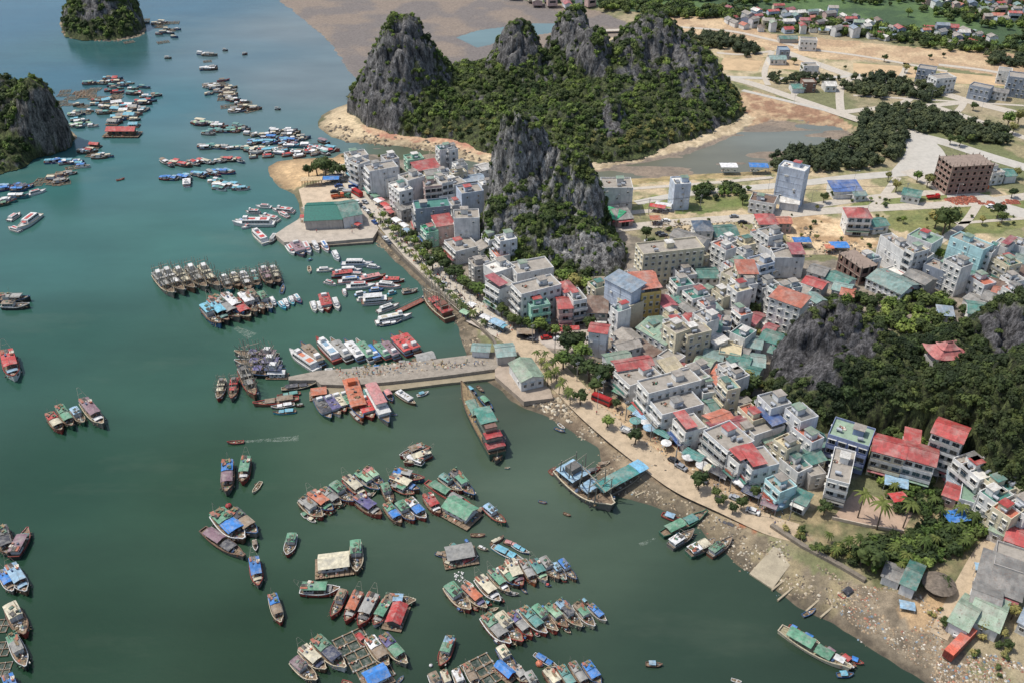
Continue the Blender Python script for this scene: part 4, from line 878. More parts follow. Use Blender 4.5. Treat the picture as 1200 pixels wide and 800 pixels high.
def mk_speed():
    L, B = 14.0, 3.7; h, g, d, z = hullparts(L, B, 1.3, 1.9, 1.2, stern=.9, bow=.05, bowpow=2.6, deckz=.12)
    st = MB(); st.box((-L*.06, 0, 3.06), (L*.34, B*.28, .05)); st.box((L*.2, 0, 2.3), (L*.07, B*.4, .06), ry=.35)
    PROTO['speed'] = (L, B, [('hull', h, 'hull'), ('gunwale', g, 'trim'), ('deck', d, 'hull'), ('cabin', cabin(-L*.36, L*.2, B*.74, 1.15, 1.8, .86), 'cabin'), ('windows', winband(-L*.34, L*.17, B*.71, 1.15, 1.7, 6), 'glass'),
        ('roof_marking', st.mesh('roof_marking'), 'canopy'), ('outboard_motor', poles([((-L*.51, -.5, .2), (-L*.50, -.5, 1.5)), ((-L*.51, .5, .2), (-L*.50, .5, 1.5))], .2), 'tyre'), ('bow_rail', poles([((L*.2, -1.5, 1.4), (L*.44, -.35, 2.5)), ((L*.2, 1.5, 1.4), (L*.44, .35, 2.5)), ((L*.44, -.35, 2.5), (L*.44, .35, 2.5))], .04), 'pole')])
    L, B = 22.0, 5.4; h, g, d, z = hullparts(L, B, 1.6, 2.6, 1.6, stern=.92, bow=.08, bowpow=2.6, deckz=.2)
    st = MB(); st.box((-L*.25, 0, 3.86), (L*.16, B*.5, .05)); st.box((L*.06, 0, 3.86), (L*.22, B*.36, .05)); st2 = MB()
    for s in (-1, 1): st2.box((0, s*B*.505*.93, .62), (L*.62, .05, .3))
    PROTO['ferry'] = (L, B, [('hull', h, 'hull'), ('gunwale', g, 'trim'), ('deck', d, 'hull'), ('cabin', cabin(-L*.42, L*.26, B*.82, 1.4, 2.4, .93), 'cabin'), ('windows', winband(-L*.4, L*.24, B*.80, 1.4, 2.3, 9), 'glass'),
        ('roof_marking', st.mesh('roof_marking'), 'canopy'), ('wheelhouse', cabin(L*.12, L*.24, B*.5, 3.8, 1.3, .85), 'cabin'), ('roof_rail', poles([((-L*.4, s*B*.36, 4.6), (L*.1, s*B*.36, 4.6)) for s in (-1, 1)]+[((-L*.4+k*2.2, s*B*.36, 3.8), (-L*.4+k*2.2, s*B*.36, 4.6)) for s in (-1, 1) for k in range(6)], .04), 'pole')])
    # two-deck cruise boat
    L, B = 24.0, 6.6; h, g, d, z = hullparts(L, B, 1.6, 2.6, 1.6, stern=.9, bow=.12, deckz=.2)
    PROTO['cruise'] = (L, B, [('hull', h, 'hull'), ('gunwale', g, 'trim'), ('deck', d, 'deck'), ('cabin', cabin(-L*.43, L*.28, B*.84, 1.4, 2.4, .98), 'cabin'), ('windows', winband(-L*.41, L*.27, B*.85, 1.4, 2.4, 9), 'glass'), ('upper_deck', cabin(-L*.38, L*.14, B*.74, 3.95, 2.2, .97), 'cabin'), ('upper_windows', winband(-L*.37, L*.13, B*.75, 3.95, 2.2, 7), 'glass'),
        ('deck_roof', canopy(-L*.45, L*.32, B*.95, 3.8, .05, 9), 'cabin'), ('canopy', canopy(-L*.43, L*.18, B*.86, 6.2, .15, 8), 'canopy'), ('mast', poles([((L*.1, 0, 6), (L*.1, 0, 9))], .08), 'pole')])
    # wooden passenger boat with one long roof
    L, B = 20.0, 4.6; h, g, d, z = hullparts(L, B, 1.4, 2.4, 1.5, stern=.8, bow=.14)
    PROTO['passenger'] = (L, B, [('hull', h, 'hull'), ('gunwale', g, 'trim'), ('deck', d, 'deck'), ('cabin', cabin(-L*.38, L*.22, B*.76, 1.1, 1.9, .98), 'cabin'), ('windows', winband(-L*.37, L*.21, B*.77, 1.1, 1.9, 9), 'glass'),
        ('canopy', canopy(-L*.44, L*.27, B*.98, 3.1, .22, 15, n=10), 'canopy'), ('roof_gear', gear(L*.5, B*.5, 12, 91, 3.25), 'gear', (-L*.08, 0, 0)), ('wheelhouse', cabin(-L*.34, -L*.24, B*.5, 3.2, 1.5), 'cabin'), ('deck_gear', gear(L*.14, B*.4, 8, 93, 1.2), 'gear', (L*.34, 0, .2))])
mk_speed()
def mk_small():
    L, B = 6.0, 1.7; h, g, d, z = hullparts(L, B, .6, 1.1, .7, dr=.3, deckz=.3)
    PROTO['sampan'] = (L, B, [('hull', h, 'hull'), ('gunwale', g, 'trim'), ('deck', d, 'deck'), ('canopy_frame', posts(-L*.3, L*.08, B*.8, .4, 1.5, 2), 'pole'), ('canopy', canopy(-L*.33, L*.1, B*.95, 1.5, .3, 4, n=4), 'canopy'), ('deck_gear', gear(L*.3, B*.4, 6, 61, .35), 'gear', (L*.25, 0, 0))])
    th = MB()
    for x in (-.25, .02, .27): th.box((L*x, 0, .42), (.3, B*.8, .07))
    PROTO['dinghy'] = (5.0, 1.7, [('hull', h, 'hull'), ('gunwale', g, 'trim'), ('deck', d, 'deck'), ('bench', th.mesh('bench'), 'trim'), ('deck_gear', gear(L*.6, B*.4, 4, 62, .35), 'gear')])
    # long narrow sampan with two tarps
    L, B = 15.0, 3.0; h, g, d, z = hullparts(L, B, .9, 1.7, 1.1, dr=.4, stern=.6, bow=.25)
    PROTO['longboat'] = (L, B, [('hull', h, 'hull'), ('gunwale', g, 'trim'), ('deck', d, 'deck'), ('canopy', canopy(-L*.38, -L*.02, B*.84, 1.9, .35, 21), 'canopy'), ('foredeck_tarp', canopy(L*.02, L*.24, B*.8, 1.5, .3, 22), 'tarp'), ('canopy_frame', posts(-L*.36, -L*.04, B*.74, .7, 1.9, 3), 'pole'), ('deck_gear', gear(L*.3, B*.5, 14, 65, .7), 'gear', (L*.3, 0, .1))])
mk_small()
def mk_raft():
    L, B = 11.0, 7.6; r = random.Random(8); pf = MB(); fl = MB()
    for i in range(8): pf.box((-L/2+L*(i+.5)/8, 0, .55), (L/8*.9, B, .12))
    for i in range(5):
        if i == 0: fl.tube((-L*.46, 0, .2), (L*.46, 0, .2), .3, n=7)
    flm = fl.mesh('float')
    hut = MB(); hut.box((0, .4, 1.75), (L*.66, B*.62, 2.3)); wn = MB()
    wn.box((0, 0, 1.9), (.8, .06, 1.0)); wnm = wn.mesh('window')
    rf = MB()
    for s in (-1, 1):
        rf.add([(-L*.40, .4, 4.0), (L*.40, .4, 4.0), (L*.40, .4+s*B*.40, 2.75), (-L*.40, .4+s*B*.40, 2.75)], [(0, 1, 2, 3)])
        rf.add([(-L*.40, .4, 3.9), (L*.40, .4, 3.9), (L*.40, .4+s*B*.40, 2.65), (-L*.40, .4+s*B*.40, 2.65)], [(0, 1, 2, 3)])
        rf.add([(s*L*.33, .4-B*.31, 2.9), (s*L*.33, .4+B*.31, 2.9), (s*L*.33, .4, 3.85)], [(0, 1, 2)])
    PROTO['hutraft'] = (L, B, [('platform', pf.mesh('platform'), 'deck'), *[('float', flm, 'tyre', (0, -B/2+B*(j+.5)/5, 0)) for j in range(5)], ('hut', hut.mesh('hut'), 'cabin'), *[('window', wnm, 'glass', (L*x, .4+sy*(B*.31+.02), 0)) for x in (-.18, 0, .18) for sy in (-1, 1)], ('roof', rf.mesh('roof'), 'canopy'), ('deck_gear', gear(L*.9, B*.85, 40, 44, .62), 'gear')])
    L, B = 12.0, 8.0; fr = MB(); fl = MB()
    for i in range(4): fr.box((-L/2+.3+(L-.6)*i/3, 0, .35), (.42, B, .16))
    for j in range(3): fr.box((0, -B/2+.3+(B-.6)*j/2, .40), (L, .42, .14))
    for i in range(4):
        if i == 0: fl.tube((0, 0, .05), (0, 0, .7), .35, n=8)
    fcm = fl.mesh('float')
    nt_ = MB()
    for i in range(3):
        for j in range(2): nt_.add([(-L/2+.7+(L-.6)*i/3, -B/2+.7+(B-.6)*j/2, .06), (-L/2-.1+(L-.6)*(i+1)/3, -B/2+.7+(B-.6)*j/2, .06), (-L/2-.1+(L-.6)*(i+1)/3, -B/2-.1+(B-.6)*(j+1)/2, .06), (-L/2+.7+(L-.6)*i/3, -B/2-.1+(B-.6)*(j+1)/2, .06)], [(0, 1, 2, 3)])
    PROTO['cage'] = (L, B, [('walkway', fr.mesh('walkway'), 'deck'), *[('float', fcm, 'canopy', (-L/2+.3+(L-.6)*i/3, -B/2+.5+(B-1)*j/2, 0)) for i in range(4) for j in range(3)], ('net', nt_.mesh('net'), 'net'), ('deck_gear', gear(L*.9, B*.2, 8, 45, .45), 'gear')])
mk_raft()
HC = {'grey':(112,108,102),'dark':(60,58,58),'brown':(112,84,66),'red':(150,62,54),'white':(214,212,206),'green':(58,96,76),'blue':(58,92,128),'teal':(70,132,136),'cream':(196,184,158),'cyan':(84,170,186),'orange':(188,100,62),'pink':(180,120,112),'rust':(128,86,68)}
KC = {'blue':(56,124,194),'green':(96,146,116),'grey':(152,150,144),'red':(184,66,62),'white':(226,224,220),'teal':(92,146,138),'navy':(58,66,92),'purple':(98,92,136),'orange':(192,112,80),'brown':(142,122,100),'cream':(206,196,168),'cyan':(110,176,194),'ltblue':(146,178,198),'pink':(206,140,136),'ltgreen':(150,186,150),'mauve':(132,104,112),'dark':(66,66,72),'teal2':(84,160,150)}
KN = {'ltblue':'pale blue','ltgreen':'pale green','teal2':'sea green','navy':'navy blue'}
def cn(c): return KN.get(c, c)
polem = paint((176,168,150), 'wood'); tyrem = paint((44,44,46), 'paint'); glassm = paint((34,44,52), 'glass'); netm = paint((40,62,50), 'cloth')
PN = {'fish0':('fishing_boat','fishing boat','boat'),'fish1':('fishing_boat','fishing boat','boat'),'fish2':('fishing_boat','fishing boat','boat'),'fish3':('fishing_boat','fishing boat','boat'),'trawler':('trawler','many-poled trawler','trawler'),'speed':('speedboat','tour speedboat','speedboat'),
      'ferry':('ferry','passenger ferry','ferry'),'cruise':('cruise_boat','two-deck cruise boat','cruise boat'),'passenger':('passenger_boat','long passenger boat','passenger boat'),'sampan':('sampan','small sampan','sampan'),'dinghy':('dinghy','open dinghy','dinghy'),'longboat':('longboat','long narrow boat','boat'),
      'hutraft':('raft_house','floating raft house','raft house'),'cage':('fish_cage','floating fish cage frame','fish cage')}
BC = {}
def boat(kind, x1, y1, x2, y2, hull='brown', can='grey', tarp=None, place='', trim=None, cab='white', deck=(150,128,104), wide=1.0, group=None, small=False, z=0.0, extra=None, label=None, length=None):
    """stern pixel -> bow pixel on the water"""
    if kind == 'fish': kind = 'fish%d' % R.randrange(4)
    jx = (lambda: R.uniform(-.9, .9)) if kind[:4] == 'fish' and not small else (lambda: 0)
    a, b = P(x1+jx(), y1+jx(), .6+z), P(x2+jx(), y2+jx(), .6+z); L0, B0, parts = PROTO[kind]; d = b-a; ln = length or d.length; s = ln/L0
    nm, word, cat = PN[kind]
    if label is None:
        if kind in ('speed', 'ferry', 'dinghy'): label = '%s %s %s' % (cn(hull), word, place) if kind == 'dinghy' or can in ('white', 'grey') else '%s %s with %s roof marks %s' % (cn(hull), word, cn(can), place)
        elif kind == 'cage': label = '%s %s' % (word, place)
        elif tarp and tarp != can and kind in ('fish0','fish1','fish2','longboat'): label = '%s %s with %s and %s covers %s' % (cn(hull), word, cn(can), cn(tarp), place)
        else: label = '%s %s with %s roof %s' % (cn(hull), word, cn(can), place)
    c = (a+b)/2; wy = min(1.5, max(.75, (1/s)**.35))*wide*(R.uniform(.76, 1.04) if kind[:4] == 'fish' else 1)
    t = thing(nm, label, cat, (c.x, c.y, z+R.uniform(-.03, .03)), math.atan2(d.y, d.x), group or (word+'s '+place if place else word+'s'), (s, s*wy, min(1.35, max(.6, s**.75))))
    role = {'hull': paint(HC.get(hull, KC.get(hull)), 'paint'), 'trim': paint(HC.get(trim or R.choice(('red', 'white', 'brown', 'blue', 'cream')), (200, 200, 200)), 'paint'), 'deck': paint(deck, 'wood'), 'canopy': paint(KC[can], 'cloth'), 'tarp': paint(KC[tarp or can], 'cloth'),
            'cabin': paint(HC.get(cab, KC.get(cab)), 'paint'), 'pole': polem, 'glass': glassm, 'tyre': tyrem, 'net': netm}
    skip = ('bow_rail', 'tyre_fender', 'canopy_frame', 'mast', 'roof_gear', 'windows', 'float') if small else ()
    for pt in parts:
        if pt[0] in skip: continue
        o = link(pt[0], pt[1], GEARC if pt[2] == 'gear' else [glassm, role['cabin']] if pt[2] == 'glass' else role[pt[2]], t, pt[3] if len(pt) > 3 else (0, 0, 0))
        if small == 2 and pt[0] in ('deck_gear',): pass
    return t
FH = ['brown','brown','red','grey','rust','green','dark','blue']; FC = ['grey','green','teal','blue','white','brown','green','cream','ltblue','grey','mauve','ltgreen']
def row(specs, place, kind='fish', **k):
    for s in specs:
        kw = dict(k); 
        if len(s) > 6 and s[6]: kw['tarp'] = s[6]
        boat(s[7] if len(s) > 7 else kind, s[0], s[1], s[2], s[3], s[4] or R.choice(FH), s[5] or R.choice(FC), place=place, **kw)
# --- trawlers west of the north basin
row([(183,325,205,349,'grey','grey'),(193,322,217,346,'grey','white'),(206,321,229,343,'brown','cream'),(221,318,243,342,'grey','grey'),(236,317,258,341,'grey','cream')], 'in the western trawler raft', 'trawler', trim='cream', wide=.8)
row([(262,327,271,343,'teal','grey'),(273,324,281,339,'brown','cream'),(284,324,294,343,'brown','white'),(297,322,303,338,'teal','teal'),(308,318,319,337,'dark','mauve'),(319,317,328,335,'dark','cream')], 'in the smaller trawler raft', 'trawler', trim='brown', wide=1.0)
row([(239,363,259,384,'blue','cyan','ltblue'),(248,359,269,380,'dark','cyan','teal'),(250,354,281,377,'grey','grey'),(264,352,286,372,'blue','white','ltblue'),(275,357,293,375,'brown','red'),(284,349,301,371,'grey','white'),(293,346,311,368,'brown','brown'),(305,348,319,366,'blue','green','purple')], 'in the raft west of the basin')
row([(317,349,323,359,'white','white'),(327,354,335,363,'cyan','cyan'),(333,351,338,361,'white','white'),(340,348,344,358,'cyan','white'),(345,346,353,356,'blue','cyan')], 'in the small boat cluster west of the basin', 'speed')
row([(366,354,370,366,'white','white'),(373,354,378,366,'white','white'),(391,350,397,364,'white','white')], 'beside the red-roofed boat in mid basin', 'speed')
boat('passenger', 379,347,385,366, 'red', 'red', place='between white speedboats in mid basin', wide=1.3)
boat('dinghy', 330,343,332,335, 'white', 'white', place='drifting alone right of the trawlers')
boat('dinghy', 362,313,363,319, 'white','white', place='drifting below the moored speedboats')
# --- north pier boats
row([(305,250,288,249,'white','red'),(345,249,319,246,'white','red'),(327,259,304,254,'white','red')], 'off the north pier tip', 'ferry')
boat('ferry', 322,263,273,263, 'white','red', place='lying lengthwise off the north pier', wide=.95)
boat('ferry', 312,286,296,271, 'white','red', place='bows in at the north pier ramp')
boat('speed', 324,275,316,286, 'grey','grey', place='at the north pier ramp')
row([(337,288,345,299,'white','red'),(356,285,364,299,'white','pink'),(366,284,374,296,'white','white'),(377,284,385,296,'white','blue'),(391,295,397,306,'white','white')], 'under the north pier wall', 'speed')
boat('passenger', 345,286,356,301, 'mauve','mauve', place='under the north pier wall', wide=1.4)
boat('sampan', 361,305,366,303, 'cyan','cyan', place='behind the pier speedboats')
row([(400,310,438,310,'white','white'),(371,317,391,316,'white','grey'),(396,318,425,317,'white','white'),(396,331,430,328,'white','blue'),(406,337,440,335,'white','red'),(440,334,470,337,'white','grey')], 'in the basin speedboat raft', 'speed')
row([(388,324,421,320,'red','red'),(422,329,452,323,'red','pink'),(448,329,474,329,'red','red')], 'in the basin speedboat raft', 'passenger')
row([(403,340,405,347,'white','white'),(415,346,430,343,'ltblue','white'),(454,345,465,342,'cyan','cyan'),(432,341,450,339,'blue','blue')], 'at the edge of the basin raft', 'speed')
boat('fish3', 471,344,490,340, 'rust','brown', place='close to the basin beach')
boat('cruise', 424,355,460,352, 'white','white', place='beside the floating red pontoon', wide=.95)
boat('speed', 442,366,468,357, 'white','grey', place='at the end of the red pontoon')
boat('ferry', 440,379,483,370, 'white','cream', place='alone below the red pontoon', wide=.8)
boat('longboat', 445,381,470,376, 'blue','white', place='alongside the white basin ferry')
boat('trawler', 527,376,497,346, 'rust','red', place='', label='long rusty cargo boat moored along the basin revetment', trim='cream', cab='rust')
# --- north side of main pier
row([(372,434,340,412,'white','orange',None,'ferry'),(378,430,353,404,'brown','brown',None,'passenger'),(396,424,371,398,'red','ltblue',None,'ferry'),(410,424,388,399,'rust','grey',None,'passenger'),(424,424,404,400,'grey','white',None,'passenger'),(437,424,418,400,'white','green',None,'passenger'),
     (444,424,427,404,'dark','blue',None,'passenger'),(456,422,438,402,'green','green',None,'passenger'),(466,421,447,400,'pink','mauve',None,'passenger'),(480,417,458,394,'red','red',None,'passenger'),(490,414,468,391,'red','red',None,'passenger')], 'nosed up to the main pier', wide=.95)
boat('speed', 378,436,396,434, 'dark','grey', place='wedged between pier and tour boats')
row([(435,431,455,429,'dark','blue'),(465,425,485,424,'dark','grey'),(410,433,432,430,'dark','grey')], 'lying along the main pier', 'longboat')
boat('hutraft', 492,424,505,421, 'grey','grey', place='in the corner of the main pier', length=9)
boat('sampan', 470,399,480,393, 'dark','white', place='behind the red passenger boats')
# --- pier tip cluster
row([(326,420,276,416,'grey','mauve'),(330,429,276,427,'grey','purple'),(334,438,280,436,'dark','navy')], 'in the raft off the pier tip', 'trawler', tarp='purple')
row([(284,436,300,468,'brown','grey'),(262,447,256,470,'red','cream'),(276,446,272,470,'grey','red')], 'bows out at the pier tip', 'trawler', cab='grey', wide=.85)
boat('hutraft', 312,440,338,440, 'white','white', place='at the pier tip', cab='white', wide=.6)
row([(350,467,297,474,'brown','brown'),(345,473,318,477,'grey','white'),(347,481,320,483,'cyan','cyan'),(352,460,325,464,'green','teal'),(356,474,346,475,'dark','grey')], 'south of the pier tip', 'longboat', wide=1.1)
boat('longboat', 330,456,370,450, 'dark','dark', place='beneath the narrow wooden pier end')
# --- south side of main pier
boat('hutraft', 366,463,382,461, 'orange','orange', place='beside the pier ramp', cab='orange', length=7)
row([(372,468,388,492,'green','dark'),(382,466,399,488,'white','purple'),(392,463,405,484,'brown','cream'),(401,461,413,481,'green','green')], 'under the south side of the main pier', 'passenger', wide=1.2)
boat('passenger', 410,448,425,494, 'orange','orange', place='against the main pier', wide=1.1, cab='orange')
boat('passenger', 423,467,437,492, 'red','red', place='beside the orange passenger boat', wide=1.5)
boat('hutraft', 424,470,432,463, 'teal','teal', place='behind the red-roofed boat', length=7)
boat('longboat', 411,481,425,496, 'brown','grey', place='left of the orange passenger boat')
boat('cruise', 434,459,456,499, 'grey','pink', place='south of the main pier', wide=.8)
boat('sampan', 452,457,460,471, 'pink','pink', place='by the grey cruise boat', label='pink flat-roofed launch moored right of the grey cruise boat', wide=1.2)
boat('passenger', 465,460,487,474, 'brown','white', place='right of the grey cruise boat', wide=.9)
boat('sampan', 489,463,502,459, 'white','cyan', place='right of the grey cruise boat', wide=1.1)
boat('dinghy', 459,484,465,485, 'white','white', place='tied beside the grey cruise boat')
# --- around the green ship
row([(547,453,558,462,'cyan','cyan'),(563,465,577,480,'dark','green'),(570,485,583,492,'grey','grey')], 'right of the big green ship', 'sampan', wide=1.1)
boat('fish3', 589,515,582,544, 'grey','dark', tarp='ltblue', place='moored astern of the big green ship')
boat('dinghy', 592,547,597,547, 'cyan','cyan', place='behind the grey fishing boat')
boat('dinghy', 560,452,566,458, 'blue','blue', place='at the bow of the big green ship')
# --- west open water
boat('fish0', 9,418,18,446, 'white','red', tarp='ltblue', place='anchored alone at the left edge', trim='red')
row([(60,488,74,507,'red','red','cream','fish2'),(70,480,87,503,'green','green','green','fish2'),(86,481,99,498,'green','ltblue','white','fish3'),(100,475,122,502,'grey','mauve','white','fish0')], 'in the western group of four')
row([(0,352,37,352,'dark','grey'),(2,359,36,360,'dark','brown')], 'side by side at the left edge')
boat('dinghy', 284,517,268,518, 'grey','white', place='motoring through the open water')
row([(10,259,24,250,'white','pink'),(46,252,22,270,'white','red'),(24,271,10,267,'white','red')], 'in the white pair near the left edge', 'speed', wide=1.3)
row([(3,622,12,653,'dark','dark'),(17,653,34,622,'dark','mauve','teal'),(15,666,33,697,'brown','ltblue'),(4,672,16,696,'grey','blue','brown'),(13,712,31,748,'red','cream','mauve'),(16,748,33,784,'dark','grey','green'),(10,795,24,830,'grey','blue')], 'at the bottom left edge')
for a in ((-14,760,12,758),(-14,785,12,782),(-14,733,10,731)): boat('cage', *a, place='at the bottom left edge')
# --- left middle
row([(268,545,267,580,'grey','blue','mauve','fish2'),(290,540,284,567,'red','green','white','fish0'),(298,657,304,688,'grey','blue','cream','fish0'),(319,700,329,732,'red','blue','brown','fish2'),(344,627,337,652,'red','green','pink','fish3')], 'anchored in the left open water')
row([(238,621,287,654,'grey','mauve','dark','longboat'),(255,605,288,636,'brown','green','blue','fish2'),(272,602,303,628,'grey','dark','brown','fish2')], 'in the left trio', wide=1.2)
boat('dinghy', 305,565,297,576, 'cream','cream', place='beside the green-roofed boat')
boat('sampan', 298,632,300,645, 'brown','brown', place='beside the moored trio')
boat('hutraft', 380,665,404,662, 'cream','cream', place='left of the green-topped boat', length=11)
boat('fish3', 417,637,419,673, 'brown','green', place='beside the cream raft house')
# --- central diagonal raft
D1 = 'in the diagonal red-hulled raft'
row([(354,588,379,608,'red','grey','grey'),(364,581,391,601,'red','orange','green'),(378,576,400,594,'brown','grey'),(390,570,415,590,'red','green','teal'),(406,563,430,584,'red','cream'),(419,556,444,577,'green','ltgreen','green'),(430,552,450,571,'red','ltgreen','pink')], D1)
row([(354,600,361,607,'brown','green'),(361,606,370,611,'cream','cream'),(385,602,394,597,'green','ltgreen'),(395,594,405,590,'green','ltgreen'),(425,583,440,577,'green','grey')], D1, 'sampan', wide=1.1)
boat('fish0', 418,585,448,606, 'red','purple', tarp='grey', place='below the diagonal raft')
D2 = 'in the central raft of boats'
row([(450,570,460,592,'red','green',None,'fish3'),(452,594,470,616,'brown','green','blue'),(467,591,485,613,'red','green','blue'),(479,587,499,610,'red','white','blue'),(500,582,516,603,'red','red','white'),(520,592,557,612,'red','green','blue','hutraft'),
     (498,524,469,536,'red','brown','grey'),(506,533,474,545,'red','cream'),(496,545,472,535,'green','white'),(461,556,498,563,'blue','grey','blue'),(458,562,492,576,'brown','cream','blue'),(460,570,486,582,'green','green','grey'),
     (517,560,541,578,'red','teal',None,'fish3'),(530,556,556,584,'dark','green','dark','fish1')], D2)
boat('longboat', 500,566,555,597, 'cream','green', tarp='grey', place='inside the central raft', deck=(160,140,112))
boat('longboat', 566,594,555,608, 'brown','brown', place='at the right end of central raft')
boat('fish3', 568,595,592,615, 'green','ltblue', place='at the right end of central raft', trim='red')
boat('dinghy', 502,524,490,520, 'grey','grey', place='behind the central raft')
boat('dinghy', 553,626,567,626, 'pink','cream', place='below the central raft')
boat('hutraft', 525,655,553,650, 'grey','grey', place='in the open centre', cab='grey', length=10)
row([(510,648,528,652,'grey','brown'),(528,637,545,648,'dark','teal'),(520,658,535,664,'grey','cream'),(540,660,560,652,'brown','red'),(560,640,572,644,'grey','white'),(575,637,590,628,'pink','cream'),(600,638,620,648,'blue','cyan'),(590,634,610,640,'grey','pink'),(545,632,552,640,'blue','blue')], 'round the grey raft house', 'longboat', wide=1.0)
boat('longboat', 577,640,613,657, 'cyan','cyan', place='round the grey raft house', wide=1.1, cab='cyan')
# --- lower rows
D3 = 'in the upper of two lower-centre rows'
row([(524,688,551,717,'red','green','orange'),(543,689,570,715,'brown','orange','purple'),(560,680,587,708,'green','cream','white'),(575,672,597,697,'grey','green','white'),(588,665,608,688,'brown','cream','green'),(597,660,613,688,'rust','cream','mauve'),(612,660,627,686,'orange','grey','grey'),(624,658,641,682,'white','teal','ltgreen'),(634,656,656,681,'grey','grey','white'),(648,662,664,680,'grey','ltblue'),(657,659,675,680,'brown','blue')], D3)
boat('longboat', 593,694,608,696, 'grey','grey', place='tied before the upper lower-centre row')
boat('dinghy', 574,714,583,712, 'orange','orange', place='in front of the upper lower-centre row')
D4 = 'in the lower of two lower-centre rows'
row([(567,724,598,758,'red','green','grey'),(583,722,612,755,'brown','cream','blue'),(597,721,624,748,'red','purple','grey'),(612,716,640,745,'red','teal','teal'),(626,713,653,742,'red','green','grey'),(640,711,665,738,'red','ltgreen','green'),(654,707,681,738,'grey','dark','ltblue'),(674,708,696,736,'cream','green','brown'),(690,710,711,728,'cream','blue','blue')], D4)
boat('fish1', 528,748,516,783, 'brown','green', tarp='ltblue', place='anchored alone left of the lower rows', trim='red')
boat('hutraft', 580,778,602,797, 'red','blue', place='at the bottom centre', cab='red', wide=.62)
row([(586,760,604,788,'red','cream'),(604,782,618,800,'red','grey'),(505,790,520,815,'red','brown'),(519,787,530,812,'grey','cream'),(534,786,545,812,'grey','white'),(546,780,560,806,'brown','brown'),(640,786,662,815,'red','cream'),(656,782,676,812,'green','teal'),(669,779,690,810,'dark','grey'),(686,778,704,802,'dark','blue'),(618,790,634,815,'grey','grey')], 'in the bottom centre raft')
row([(626,766,654,782,'blue','blue')], 'above the bottom raft', 'longboat')
boat('dinghy', 629,777,636,779, 'orange','orange', place='above the bottom raft')
boat('sampan', 757,777,776,778, 'dark','ltblue', place='alone near the bottom right of centre', wide=1.1)
boat('dinghy', 858,795,868,798, 'cream','cream', place='alone at the bottom')
for a in ((560,796,578,786),(552,785,570,776)): boat('cage', *a, place='in the bottom centre raft', length=8)
# --- group around red boathouse and cage farm
D5 = 'in the row beside the red boathouse'
row([(404,694,389,725,'red','brown',None,'fish3'),(421,697,406,731,'red','orange','grey','fish0'),(439,699,421,735,'red','grey','dark','fish0'),(454,706,438,735,'white','green','grey','fish0')], D5, trim='red')
boat('hutraft', 470,708,458,738, 'red','red', place='', label='red gabled floating boathouse at the end of a row of boats', wide=.85, cab='grey')
boat('fish0', 353,693,399,692, 'red','green', tarp='grey', place='lying across above the boathouse row')
boat('fish1', 450,704,488,705, 'dark','ltblue', tarp='brown', place='lying behind the red boathouse')
row([(343,776,371,799,'grey','mauve',None,'fish3'),(354,762,383,786,'brown','cream','navy','fish0'),(370,752,405,786,'white','green','navy','fish2'),(432,750,456,783,'brown','white','brown','fish2'),(449,748,477,781,'grey','purple','green','fish2')], 'round the fish cages', trim='cream')
boat('sampan', 418,742,431,757, 'red','red', place='round the fish cages')
for a in ((394,759,430,742),(408,777,444,760),(421,795,458,778)): boat('cage', *a, place='in the grid beside the moored boats')
boat('hutraft', 432,800,452,790, 'grey','blue', place='at the foot of the fish cages', length=7.5)
boat('dinghy', 402,797,412,800, 'red','red', place='at the foot of the fish cages'); boat('dinghy', 466,798,472,792, 'cream','cream', place='right of the blue-covered raft')
for pl_, ln_ in ((D1, [(362,601),(376,598),(388,590),(404,585),(418,577),(434,569)]), (D3, [(536,712),(553,710),(570,705),(585,700),(612,690),(640,684),(660,680),(548,684),(582,668),(605,658),(630,655)]), (D4, [(580,752),(596,750),(612,747),(628,742),(646,740),(662,736),(680,732),(575,722),(606,717),(634,711),(662,706),(684,704)])):
    for i_, (x_, y_) in enumerate(ln_):
        boat(('sampan', 'dinghy', 'sampan')[i_ % 3], x_+R.uniform(-4, 1), y_+R.uniform(-4, 0), x_+R.uniform(4, 7), y_+R.uniform(1, 5), R.choice(FH), R.choice(('green', 'blue', 'cyan', 'grey', 'red', 'white')), place=pl_, wide=1.0)
# --- shore boats
boat('longboat', 775,627,828,601, 'green','green', tarp='teal', place='', trim='green', label='long bright green barge drawn up at the foreshore', wide=1.15)
boat('sampan', 776,602,800,611, 'grey','ltblue', place='beside the green barge', wide=1.2)
row([(786,640,812,623,'grey','white','grey','fish3'),(806,650,836,634,'green','white','cream','fish2'),(832,652,858,632,'rust','green','pink','fish3')], 'grounded on the foreshore mud', trim='grey')
boat('longboat', 862,618,842,609, 'dark','dark', place='stranded on the mud'); boat('sampan', 985,699,1004,687, 'dark','dark', place='wrecked on the rubble beach', z=.5, label='black wrecked hull stranded on the rubble beach', wide=1.2)
boat('dinghy', 942,720,954,714, 'grey','cream', place='at the rubble beach waterline')
boat('sampan', 615,518,635,514, 'green','dark', place='below the white pier house', label='small dark green boat beached below the white pier house') if 0 else boat('longboat', 616,464,634,460, 'green','green', place='beached below the white pier house', z=.6)
boat('longboat', 914,737,996,785, 'cream','green', tarp='green', place='at the bottom right', wide=1.2, deck=(170,160,130))
row([(925,732,939,740,'blue','blue'),(939,742,960,754,'blue','blue'),(981,790,1000,789,'blue','cyan'),(966,758,985,772,'pink','mauve'),(973,768,1000,783,'brown','white'),(985,766,1003,781,'brown','red'),(995,770,1012,777,'grey','blue')], 'beside the long bottom-right barge', 'sampan', wide=1.2)
boat('trawler', 658,551,718,598, 'grey','ltblue', place='', label='broad blue-grey ferry hull carrying a gantry, moored at the foreshore', tarp='ltblue', wide=1.55, cab='grey', trim='cream')
